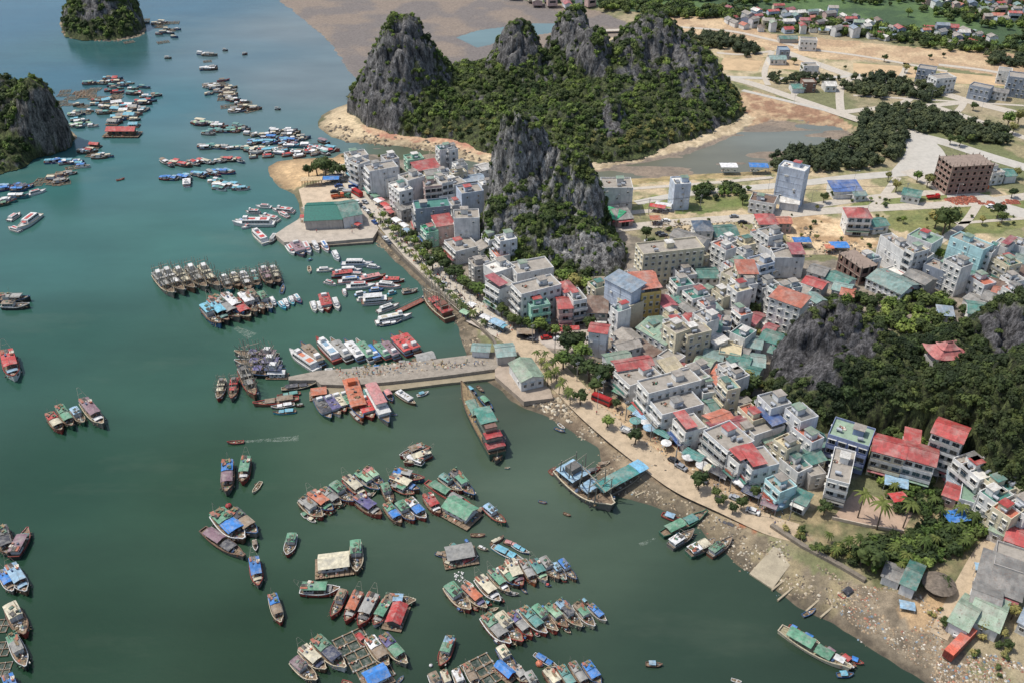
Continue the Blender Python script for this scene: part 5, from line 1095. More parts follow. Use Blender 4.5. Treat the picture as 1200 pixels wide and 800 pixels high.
row([(688,553,703,548,'dark','dark'),(700,545,714,541,'brown','brown')], 'behind the big grey ferry', 'longboat', wide=1.3)
row([(651,501,661,505,'grey','white'),(655,496,661,501,'white','cyan'),(644,551,649,556,'grey','ltblue'),(661,600,668,603,'brown','cream'),(632,586,640,588,'red','cream'),(645,550,651,547,'white','white'),(300,566,304,571,'cream','cream'),(137,211,145,209,'red','grey')], 'in the open water', 'dinghy')
# --- distant rafts
def cluster(place, line, n, ang, ln, spread, kinds, hulls, cans, rr=None):
    r = random.Random(len(THINGS)); pts = [P(*q) for q in line]
    seg = [(pts[i+1]-pts[i]).length for i in range(len(pts)-1)]; tot = sum(seg); n = int(n*1.45)
    for k in range(n):
        s = tot*(k+.5)/n
        for i, l in enumerate(seg):
            if s <= l: break
            s -= l
        p = pts[i].lerp(pts[i+1], min(1, s/seg[i])); p = p+Vector((r.uniform(-1, 1)*spread*1.3, r.gauss(0, .8)*spread*1.6, 0))
        a = rad(ang+r.uniform(-22, 22)); L = r.uniform(ln[0]*.55, ln[1]*.74); kd = r.choice(kinds)
        q0 = p-Vector((math.cos(a), math.sin(a), 0))*L/2; q1 = p+Vector((math.cos(a), math.sin(a), 0))*L/2
        A, B_ = proj(q0.x, q0.y, .6), proj(q1.x, q1.y, .6)
        boat(kd, A[0], A[1], B_[0], B_[1], r.choice(hulls), r.choice(cans), tarp=r.choice(cans), place=place, small=1, length=L)
dk = ['dark','brown','grey','dark','blue']; rc = ['grey','white','cream','brown','teal','red','cyan']
cluster('in front spit line', [(192,195),(283,189)], 15, -25, (9,12), 1.2, ['fish'], dk, ['white','cream','red','grey','brown'])
cluster('in middle spit line', [(192,210),(275,203)], 14, -25, (9,12), 1.2, ['fish'], ['blue','dark','grey'], ['blue','ltblue','cyan','blue','grey'])
cluster('in the lower spit knot', [(246,216),(285,222)], 11, -10, (8,11), 2.2, ['fish'], ['white','grey','brown'], ['white','cream','teal','cyan'])
cluster('in the long thin mooring line', [(238,174),(262,175),(330,178)], 15, 5, (8,12), .8, ['fish'], dk, ['white','grey','cream','teal'])
cluster('in the dense raft above the spit', [(296,160),(340,158),(355,163)], 12, 8, (8,12), 2.5, ['fish'], dk, ['white','grey','cream'])
cluster('in the blue raft', [(293,170),(345,166)], 12, 8, (9,12), 2.0, ['fish'], ['blue','dark'], ['blue','cyan','ltblue'])
cluster('in the inner spit raft', [(300,182),(330,178),(385,183)], 18, 10, (8,12), 3.0, ['fish', 'passenger'], dk, rc)
cluster('in the teal raft by the spit houses', [(345,170),(375,174),(388,180)], 9, -20, (9,14), 2.5, ['passenger', 'fish'], ['teal','dark','red'], ['teal','white','mauve','cyan'])
cluster('in short twin rafts', [(228,146),(243,146),(258,150)], 7, 0, (10,14), 1.5, ['fish'], dk, ['white','grey','cream','ltgreen'])
cluster('in the short lower line', [(246,157),(262,156),(290,150)], 8, 0, (10,14), 1.5, ['fish'], dk, ['ltgreen','teal','grey'])
cluster('in the slanting upper channel line', [(240,100),(262,112),(275,122),(290,136)], 26, 10, (8,13), 5, ['fish', 'sampan'], dk, ['grey','cream','brown','white'])
cluster('in the upper channel cage group', [(240,100),(262,106),(285,120),(284,130)], 9, 30, (9,13), 6, ['cage'], dk, ['cream'])
cluster('at the head of the upper channel', [(236,66),(250,66)], 3, 0, (10,13), 1, ['fish'], dk, ['grey','white']); cluster('in the small knot of the upper channel', [(238,84),(255,80)], 4, 10, (9,12), 2, ['fish'], dk, ['white','grey'])
boat('cage', 238,72,248,71, place='at the head of the upper channel')
for q in ((193,68,201,68),(261,59,267,59),(284,64,290,63),(322,128,329,128)): boat('fish0', *q, 'dark','grey', place='alone in the upper water', small=1)
cluster('in the far western rafts', [(105,102),(140,92),(145,103),(170,117),(165,128),(120,130),(100,122)], 34, 0, (8,13), 5.0, ['fish','sampan','fish'], dk, rc)
cluster('deep in the western raft village', [(118,120),(150,124),(160,135),(130,140),(150,146)], 22, 10, (8,12), 5.0, ['fish','hutraft'], dk, ['cream','white','grey','cyan','brown'])
cluster('in the western fish farm village', [(82,108),(105,106),(118,112),(75,118),(110,120),(140,112)], 16, 0, (10,14), 5.0, ['cage'], dk, ['cream'])
cluster('beside the rocky islet', [(85,138),(95,142),(105,150),(88,148)], 8, 0, (9,12), 2.0, ['fish'], ['white','grey','teal'], ['white','cyan','ltgreen'])
cluster('below the red floating halls', [(100,178),(118,184),(128,183)], 6, -10, (9,12), 1.6, ['fish','cage'], dk, rc)
cluster('off the rocky islet shore', [(60,190),(80,189),(100,194)], 7, 10, (9,13), 1.4, ['fish'], ['blue','white','grey'], ['blue','white','cyan'])
cluster('in the islet fish farm', [(64,203),(92,200),(45,214),(78,212),(60,218)], 13, 10, (8,12), 2.5, ['cage','fish','cage'], dk, ['brown','cream','grey'])
cluster('below the left islet', [(0,224),(20,220),(30,224)], 7, 20, (9,12), 1.6, ['fish'], ['blue'], ['blue','navy','ltblue'])
cluster('beside the left edge mooring', [(2,240),(22,234)], 3, 20, (12,14), 1, ['fish'], ['teal','green'], ['green','white']); boat('speed', 32,229,54,223, 'white','red', place='at the left edge mooring')
cluster('beside the far round islet', [(172,24),(188,28),(196,38),(205,42)], 13, 0, (8,12), 4.0, ['fish','cage'], dk, ['cream','grey','white'])
boat('cage', 184,50,198,48, place='beside the far round islet'); boat('cage', 145,50,157,48, place='touching the far round islet'); boat('cage', 192,27,210,26, place='beside the far round islet')
for q, l in (((122,158,165,158), 'big red-roofed floating hall at the end of the western rafts'), ((97,177,109,178), 'small red-roofed floating hall left of the larger ones'), ((104,171,118,172), 'middle-sized red-roofed floating hall below the big one')):
    boat('hutraft', *q, 'red','red', label=l, place='', cab='brown', wide=.75)
boat('passenger', 219,219,219,210, 'white','white', place='alone below the blue raft line', wide=1.4)
# small orange buoys
def buoy(px, py, c, s):
    p = P(px, py, 0); mb = MB(); mb.ball((0, 0, .3), s, 0, .8, 9, 6); t = thing('mooring_buoy', '%s mooring buoy floating %s' % (c, 'below the blue-roofed boat' if px < 400 else 'near the lower rows'), 'buoy', p)
    link('float', mb.mesh('float'), paint(KC[c], 'paint'), t); m2 = MB(); m2.tube((0, 0, .3+s*.7), (0, 0, .6+s*1.3), .06); link('ring', m2.mesh('ring'), polem, t)
buoy(268, 593, 'red', 1.0); buoy(632, 778, 'orange', 1.0); buoy(505, 780, 'white', .5)
# floats on the water (white net floats) -- countable
for i in range(22):
    q = P(R.uniform(533, 543), R.uniform(669, 682), .05); mb = MB() if i == 0 else mb
    if i == 0: mb.ball((0, 0, .1), .28); fm = mb.mesh('net_float')
    o = link('net_float', fm, paint((216,214,206), 'paint'), loc=q); tag(o, 'small white net float drifting before the upper lower-centre row', 'float', 'white net floats'); o['_share'] = 1
# the big green ship
def big_ship():
    a, b = P(583, 535, 1), P(541, 455, 1); d = b-a; L = d.length; B = 6.4
    h, g, dk_, z = hullparts(L, B, 2.6, 4.4, 3.0, dr=1.2, stern=.9, bow=.08)
    c = (a+b)/2; t = thing('cargo_ship', 'large green wooden ship with tiered red and green stern house', 'ship', (c.x, c.y, 0), math.atan2(d.y, d.x))
    link('hull', h, paint((70,92,78), 'paint'), t); link('gunwale', g, paint((120,96,76), 'paint'), t); link('deck', dk_, paint((150,128,94), 'wood'), t)
    house = [(-.47, -.30, .86, 2.2, 2.2, 'lower_house', (96,92,84)), (-.42, -.12, .78, 4.5, 2.3, 'stern_house', (92,104,96)), (-.36, -.10, .62, 7.0, 2.0, 'bridge', (126,96,84))]
    for x0, x1, w, z0, hh, nm, c_ in house:
        o = link(nm, cabin(L*x0, L*x1, B*w, z0, hh, .98), paint(c_, 'paint'), t); link('windows', winband(L*x0, L*x1, B*w, z0, hh, 6), [glassm, polem], o)
    link('red_roof', canopy(-L*.49, -L*.40, B*.98, 4.6, .15, 1), paint((166,62,66), 'tin'), t)
    link('upper_red_roof', canopy(-L*.43, -L*.34, B*.9, 6.95, .15, 2), paint((176,58,62), 'tin'), t)
    link('green_roof', canopy(-L*.30, -L*.08, B*.92, 9.3, .2, 3), paint((78,150,132), 'tin'), t)
    link('hatch', canopy(L*.02, L*.24, B*.6, 3.3, .25, 4), paint((110,140,122), 'cloth'), t)
    link('deck_gear', gear(L*.4, B*.7, 70, 5, 2.3), GEARC, t, (L*.16, 0, 0))
    link('mast', poles([((L*.30, 0, 2.5), (L*.30, 0, 10)), ((L*.30, 0, 8), (L*.06, 0, 6)), ((-L*.06, -2.5, 3), (-L*.06, -2.5, 9)), ((-L*.06, 2.5, 3), (-L*.06, 2.5, 9))], .12), polem, t)
big_ship()
# ferry ramp with a teal awning on a long lighter
def awning_lighter():
    a, b = P(692, 585, 1), P(757, 550, 1); d = b-a; L = d.length; B = 5.0; c = (a+b)/2
    h, g, dk_, z = hullparts(L, B, 1.2, 1.8, 1.2, dr=.5, bow=.5, deckz=.2)
    t = thing('lighter', 'long lighter under a teal and light blue awning beside grey ferry', 'barge', (c.x, c.y, .1), math.atan2(d.y, d.x))
    link('hull', h, paint((120,112,104), 'paint'), t); link('gunwale', g, paint((160,150,130), 'paint'), t); link('deck', dk_, paint((128,110,90), 'wood'), t)
    link('awning_frame', posts(-L*.36, L*.42, B*.9, 1.2, 4.2, 7), polem, t); link('awning', canopy(-L*.38, L*.26, B*1.05, 4.2, .3, 9, n=12), paint((58,138,130), 'tin'), t)
    link('end_awning', canopy(L*.265, L*.44, B*1.05, 4.3, .3, 10), paint((110,178,210), 'tin'), t); link('deck_gear', gear(L*.7, B*.7, 60, 6, 1.1), GEARC, t)
awning_lighter()

row([(300,262,283,268,'white','red'),(318,243,300,242,'white','red'),(338,255,326,249,'white','red'),(290,262,276,258,'white','blue')], 'rafted off the north pier', 'speed')
row([(409,322,430,323,'white','pink'),(430,312,446,314,'white','white'),(380,330,394,334,'white','red'),(418,352,432,350,'white','grey')], 'in the basin speedboat raft', 'speed')
# ================================================================ BUILDINGS
WCOL_ = {'W':(224,222,216),'G':(216,216,214),'K':(178,172,164),'C':(214,203,174),'B':(196,206,218),'Y':(212,184,112),'M':(160,204,180),'P':(200,172,162),'L':(140,150,180),'T':(186,222,222),'S':(150,158,168),'R':(138,104,88)}
WN = {'W':'white','G':'pale grey','K':'raw concrete','C':'cream','B':'light blue','Y':'yellow','M':'mint green','P':'pinkish','L':'lavender-blue','T':'pale cyan','S':'slate grey','R':'brick'}
RCOL = {'red':(176,74,70),'pinkred':(164,86,90),'orange':(188,112,88),'teal':(74,126,114),'green':(126,152,130),'ltgreen':(146,166,142),'ltteal':(132,160,152),'grey':(136,134,128),'navy':(66,86,104),'blue':(74,104,156),'brown':(118,96,82),'white':(218,214,204),'dark':(74,74,76),'concrete':(160,152,140),'ltblue':(136,152,164),'deepteal':(22,104,90),'cream':(198,184,150),'emerald':(52,170,120)}
frame_m = paint((206,204,196), 'paint'); pane_m = paint((36,44,50), 'glass'); rail_m = paint((188,186,180), 'paint'); steel_m = paint((168,172,176), 'paint'); dark_m = paint((52,50,50), 'wall'); door_m = paint((86,74,64), 'paint')
PANES = [pane_m, pane_m, paint((58,74,84), 'glass'), paint((92,88,80), 'paint'), paint((26,30,34), 'glass'), paint((70,92,96), 'glass')]
def win_mesh(w, h, door=False):
    mb = MB(); mb.box((0, -.02, 0), (w, .05, h), mi=1)
    for s in (-1, 1): mb.box((s*w/2, -.05, 0), (.09, .10, h+.09))
    mb.box((0, -.05, h/2+.04), (w+.12, .10, .09)); mb.box((0, -.052, 0), (.05, .08, h-.06))
    if not door: mb.box((0, -.09, -h/2-.04), (w+.3, .2, .08)); mb.box((0, -.20, h/2+.18), (w+.5, .5, .07))
    return mb.mesh('door' if door else 'window')
WIN = win_mesh(1.15, 1.3); WINS = win_mesh(.7, .8); WINW = win_mesh(2.2, 1.6); DOOR = win_mesh(2.4, 2.5, True)
tk = MB(); tk.tube((-.9, 0, .95), (.9, 0, .95), .55, n=10)
for s in (-.6, .6): tk.box((s, 0, .22), (.12, .9, .44))
TANK = tk.mesh('water_tank')
tk = MB()
for i in range(5): tk.tube((-.6+i*.3, 0, 0), (-.6+i*.3, 0, 1.0+.3*(i % 2)), .03, n=4)
tk.tube((0, 0, 0), (0, 0, 2.6), .05, n=4); tk.tube((-.7, 0, 2.3), (.7, 0, 2.3), .03, n=4); tk.tube((-.5, 0, 2.0), (.5, 0, 2.0), .03, n=4)
AERIAL = tk.mesh('roof_aerial')
tk = MB(); tk.box((0, 0, .4), (1.0, .45, .8)); tk.tube((0, -.25, .4), (0, -.23, .4), .3, n=10); AIRCON = tk.mesh('air_conditioner')
CLUT = [gear(2.0, 1.6, 14, 900+i, 0) for i in range(3)]
nst = {2:'two-storey',3:'three-storey',4:'four-storey',5:'five-storey',6:'six-storey',7:'seven-storey'}
def bld(ax, ay, bx, by, depth, h, wall, roof, rcol='concrete', face='L', kind='house', label=None, win=1.0, group=None, name=None, rootz=LZ, full=False, cat=None, far=False):
    """A-B is the roof edge of the wall turned to the viewer (photo pixels); depth runs away from it"""
    h0 = h
    a, b = P(ax, ay, LZ+h), P(bx, by, LZ+h); u = (b-a); L = u.length; u.normalize(); v = Vector((-u.y, u.x, 0))
    if v.y < 0: v = -v
    c = (a+b)/2+v*depth/2; ang = math.atan2(u.y, u.x); r = random.Random(int(ax*31+ay*7))
    fl = max(1, int(round(h/3.3))); shed_ = roof in ('gx', 'gy', 'shed', 'hip') and fl == 1
    if label is None:
        word = kind if kind != 'house' else ('shed' if shed_ else ('tube house' if depth < 9.5 and fl > 2 else 'house'))
        rl = {'gx':'gabled','gy':'gabled','shed':'sloping','hip':'hipped','flat':'flat','open':'canopied'}[roof]
        label = ' '.join(x for x in [nst.get(fl, ''), WN[wall], word, 'with', ('' if roof == 'flat' and rcol == 'concrete' else rcol.replace('ltgreen', 'pale green').replace('ltteal', 'pale teal').replace('ltblue', 'light blue').replace('pinkred', 'dark red')), rl, 'roof', where((ax+bx)/2, (ay+by)/2+h)] if x)
    nm = name or ('shed' if shed_ else ('apartment_building' if fl >= 4 else 'house'))
    t = thing(nm, label, cat or ('shed' if nm == 'shed' else 'building' if fl >= 4 else 'house'), (c.x, c.y, rootz), ang, group or 'town buildings')
    wm = paint(WCOL_[wall], 'wall'); rm = paint(RCOL[rcol], 'paint' if rcol == 'deepteal' else 'tin' if roof != 'flat' or rcol != 'concrete' else 'wall')
    mb = MB(); mb.box((0, 0, h/2-.5), (L, depth, h+1.0))
    fh = h/fl
    if fl > 1:
        for k in range(1, fl): mb.box((0, 0, fh*k), (L+.16, depth+.16, .16))
    if roof == 'gx' or roof == 'gy':
        rise = (depth if roof == 'gx' else L)*.16
        if roof == 'gx':
            for s in (-1, 1): mb.add([(s*L/2, -depth/2, h), (s*L/2, depth/2, h), (s*L/2, 0, h+rise)], [(0, 1, 2), (2, 1, 0)][:1])
        else:
            for s in (-1, 1): mb.add([(-L/2, s*depth/2, h), (L/2, s*depth/2, h), (0, s*depth/2, h+rise)], [(0, 1, 2)])
    if roof in ('flat', 'open'):
        for s in (-1, 1):
            mb.box((0, s*(depth/2-.09), h+.4), (L, .2, .8)); mb.box((s*(L/2-.095), 0, h+.39), (.19, depth-.4, .78))
    link('wall', mb.mesh('wall'), wm, t)
    # roof
    rb = MB(); o = .45
    if roof in ('flat', 'open'):
        rb.box((0, 0, h+.04), (L-.42, depth-.42, .08)); link('roof', rb.mesh('roof'), paint(RCOL['concrete'] if roof == 'open' or rcol == 'concrete' else RCOL[rcol], 'wall'), t)
        if h > 5.5 and roof == 'flat' and not far:
            sh = MB(); sx, sy = r.uniform(-.25, .25)*L, r.uniform(-.1, .25)*depth; w_, d_ = min(3.2, L*.4), min(3.0, depth*.5)
            sh.box((sx, sy, h+1.25), (w_, d_, 2.4)); so_ = link('stair_hut', sh.mesh('stair_hut'), wm, t); s2 = MB(); s2.box((sx, sy, h+2.55), (w_+.6, d_+.6, .16)); link('hut_roof', s2.mesh('hut_roof'), paint(RCOL[r.choice(('teal', 'concrete', 'white', 'red', 'green', 'concrete', 'grey'))], 'tin'), so_)
            for k in range(r.choice((1, 1, 2))): link('water_tank', TANK, steel_m, t, (r.uniform(-.36, .36)*L, -depth*.28+k*1.4, h+.1), r.uniform(-.2, .2))
            if L*depth > 34: link('roof_clutter', r.choice(CLUT), GEARC, t, (-L*.25, depth*.1, h+.1))
            if r.random() < .5: link('roof_aerial', AERIAL, steel_m, t, (L*.3, depth*.3, h+.1))
        if roof == 'open':
            z1 = h+2.6
            x0_, x1_ = (-L/2+.2, -L/2+L*.5) if face in 'LZF' else (L*.05, L/2-.2)
            if face == 'A': x0_, x1_ = -L/2, L/2
            o = .3; link('canopy_frame', (lambda me: me)(posts(x0_, x1_, depth-.5, h, z1-.12, 3)), steel_m, t)
            cb = MB(); vs = [(x0_-o, -depth/2-o, z1-.1), (x1_+o, -depth/2-o, z1-.1), (x1_+o, depth/2+o, z1+.5), (x0_-o, depth/2+o, z1+.5)]
            cb.add(vs+[(x, y, z-.1) for x, y, z in vs], [(0, 1, 2, 3), (7, 6, 5, 4), (0, 4, 5, 1), (1, 5, 6, 2), (2, 6, 7, 3), (3, 7, 4, 0)]); link('metal_canopy', cb.mesh('metal_canopy'), paint(RCOL[rcol], 'tin'), t)
    else:
        def sheet(q):
            rb.add(q+[(x, y, z-.14) for x, y, z in q], [tuple(range(len(q))), tuple(range(2*len(q)-1, len(q)-1, -1))]+[(i, i+len(q), (i+1) % len(q)+len(q), (i+1) % len(q)) for i in range(len(q))])
        if roof == 'gx':
            sl = .32*o
            for s in (-1, 1):
                q = [(-L/2-o, 0, h+rise+.15), (L/2+o, 0, h+rise+.15), (L/2+o, s*(depth/2+o), h-sl+.15), (-L/2-o, s*(depth/2+o), h-sl+.15)]
                sheet(q if s < 0 else q[::-1])
            rb.box((0, 0, h+rise+.2), (L+2*o, .35, .1))
        elif roof == 'gy':
            sl = .32*o
            for s in (-1, 1):
                q = [(0, -depth/2-o, h+rise+.15), (0, depth/2+o, h+rise+.15), (s*(L/2+o), depth/2+o, h-sl+.15), (s*(L/2+o), -depth/2-o, h-sl+.15)]
                sheet(q[::-1] if s < 0 else q)
            rb.box((0, 0, h+rise+.2), (.35, depth+2*o, .1))
        elif roof == 'shed':
            sheet([(-L/2-o, -depth/2-o, h+.1), (L/2+o, -depth/2-o, h+.1), (L/2+o, depth/2+o, h+.1+depth*.14), (-L/2-o, depth/2+o, h+.1+depth*.14)])
        else:
            m_ = min(L, depth)/2*.9; rise = min(L, depth)*.28; x1, y1 = L/2+o, depth/2+o
            if L >= depth: rA, rB_ = (-x1+m_+o, 0, h+rise), (x1-m_-o, 0, h+rise); fs = [[(-x1, -y1, h), (x1, -y1, h), rB_, rA], [(x1, y1, h), (-x1, y1, h), rA, rB_], [(x1, -y1, h), (x1, y1, h), rB_], [(-x1, y1, h), (-x1, -y1, h), rA]]
            else: rA, rB_ = (0, -y1+m_+o, h+rise), (0, y1-m_-o, h+rise); fs = [[(-x1, y1, h), (-x1, -y1, h), rA, rB_], [(x1, -y1, h), (x1, y1, h), rB_, rA], [(-x1, -y1, h), (x1, -y1, h), rA], [(x1, y1, h), (-x1, y1, h), rB_]]
            for q in fs: rb.add(q, [tuple(range(len(q)))])
            rb.add([(-x1, -y1, h-.02), (x1, -y1, h-.02), (x1, y1, h-.02), (-x1, y1, h-.02)], [(3, 2, 1, 0)])
            for q in ((rA, rB_),): rb.tube(q[0], q[1], .12, n=5)
        link('roof', rb.mesh('roof'), rm, t)
    # openings on the two turned faces
    if far: win *= .8
    cnt = 0
    def put(me_, mats, x, y, z, rz, s=None, nm='window'):
        nonlocal cnt
        if mats[1] is pane_m: mats = [frame_m, r.choice(PANES)]
        if cnt < 96: link(nm, me_, mats, t, (x, y, z), rz, s); cnt += 1
    def side(sd, style):
        W_ = L if sd in 'FB' else depth
        def at(s, out): return {'F': (s, -depth/2-out, 0), 'L': (-L/2-out, -s, -math.pi/2), 'R': (L/2+out, s, math.pi/2)}[sd]
        n = max(1, int(W_/(2.7 if style != 'blank' else 4.6)))
        for k in range(fl):
            z = fh*k+fh*.52
            if style in ('balcony', 'front'):
                if k == 0:
                    x, y, rz = at(0, .03); put(DOOR, [frame_m, dark_m], x, y, 1.45, rz, (min(1.6, W_/3.2), 1, 1), 'shopfront')
                    ax_ = MB(); ax_.box((0, -.9, 0), (W_*.96, 1.9, .08), ry=0); x, y, rz = at(0, .03)
                    link('awning', ax_.mesh('awning'), paint(RCOL[r.choice(('teal', 'red', 'grey', 'blue', 'white', 'green', 'pinkred'))], 'cloth'), t, (x, y, fh*.86), rz)
                    continue
                for i in range(n):
                    s = -W_/2+W_*(i+.5)/n; x, y, rz = at(s, .03); put(WINW if W_/n > 2.6 else WIN, [frame_m, pane_m], x, y, z+.1, rz)
                if style == 'balcony':
                    x, y, rz = at(0, .03); bb = MB(); bb.box((0, -.55, 0), (W_*.98, 1.15, .14)); bb.box((0, -1.08, .55), (W_*.98, .07, .9)); 
                    for s in (-1, 1): bb.box((s*W_*.485, -.55, .5), (.07, 1.0, .85))
                    link('balcony', bb.mesh('balcony'), wm if r.random() < .7 else rail_m, t, (x, y, fh*k+.08), rz)
            elif style == 'win':
                for i in range(n):
                    if r.random() > win: continue
                    s = -W_/2+W_*(i+.5)/n; x, y, rz = at(s, .03); put(WIN, [frame_m, pane_m], x, y, z, rz)
            else:
                for i in range(n):
                    if r.random() > .45*win: continue
                    s = -W_/2+W_*(i+.5)/n; x, y, rz = at(s, .03); put(WINS, [frame_m, pane_m], x, y, z, rz, None, 'small_window')
    rightside = (ax+bx)/2 < 640
    styles = {'L': ('blank', 'balcony'), 'F': ('balcony', 'blank'), 'A': ('win', 'win'), 'S': ('blank', 'blank'), 'W': ('win', 'blank'), 'N': (None, None), 'X': ('front', 'blank'), 'Z': ('win', 'balcony')}[face]
    if styles[0]: side('F', styles[0]); side('L', styles[1])
    if styles[0] and rightside: side('R', 'blank')
    if not far and h > 5:
        for k in range(r.choice((1, 2, 3))):
            x_ = r.uniform(-.4, .4)*L; link('air_conditioner', AIRCON, frame_m, t, (x_, -depth/2-.25, r.uniform(.3, .85)*h))
        dp = MB(); xp = r.choice((-.44, .44, .1))*L; dp.tube((xp, -depth/2-.08, .2), (xp, -depth/2-.08, h), .07, n=5); link('drain_pipe', dp.mesh('drain_pipe'), rail_m, t)
        if styles[1] in ('balcony', 'front'): sg = MB(); sg.box((0, 0, 0), (.12, depth*.7, .9)); link('signboard', sg.mesh('signboard'), paint(RCOL[r.choice(('red', 'blue', 'white', 'teal', 'orange', 'white'))], 'paint'), t, (-L/2-1.15, 0, fh*1.05))
    if False: x_ = r.uniform(-.3, .3)*L; link('air_conditioner', AIRCON, frame_m, t, (x_, -depth/2-.25, fh*1.2))
    return t, L, ang
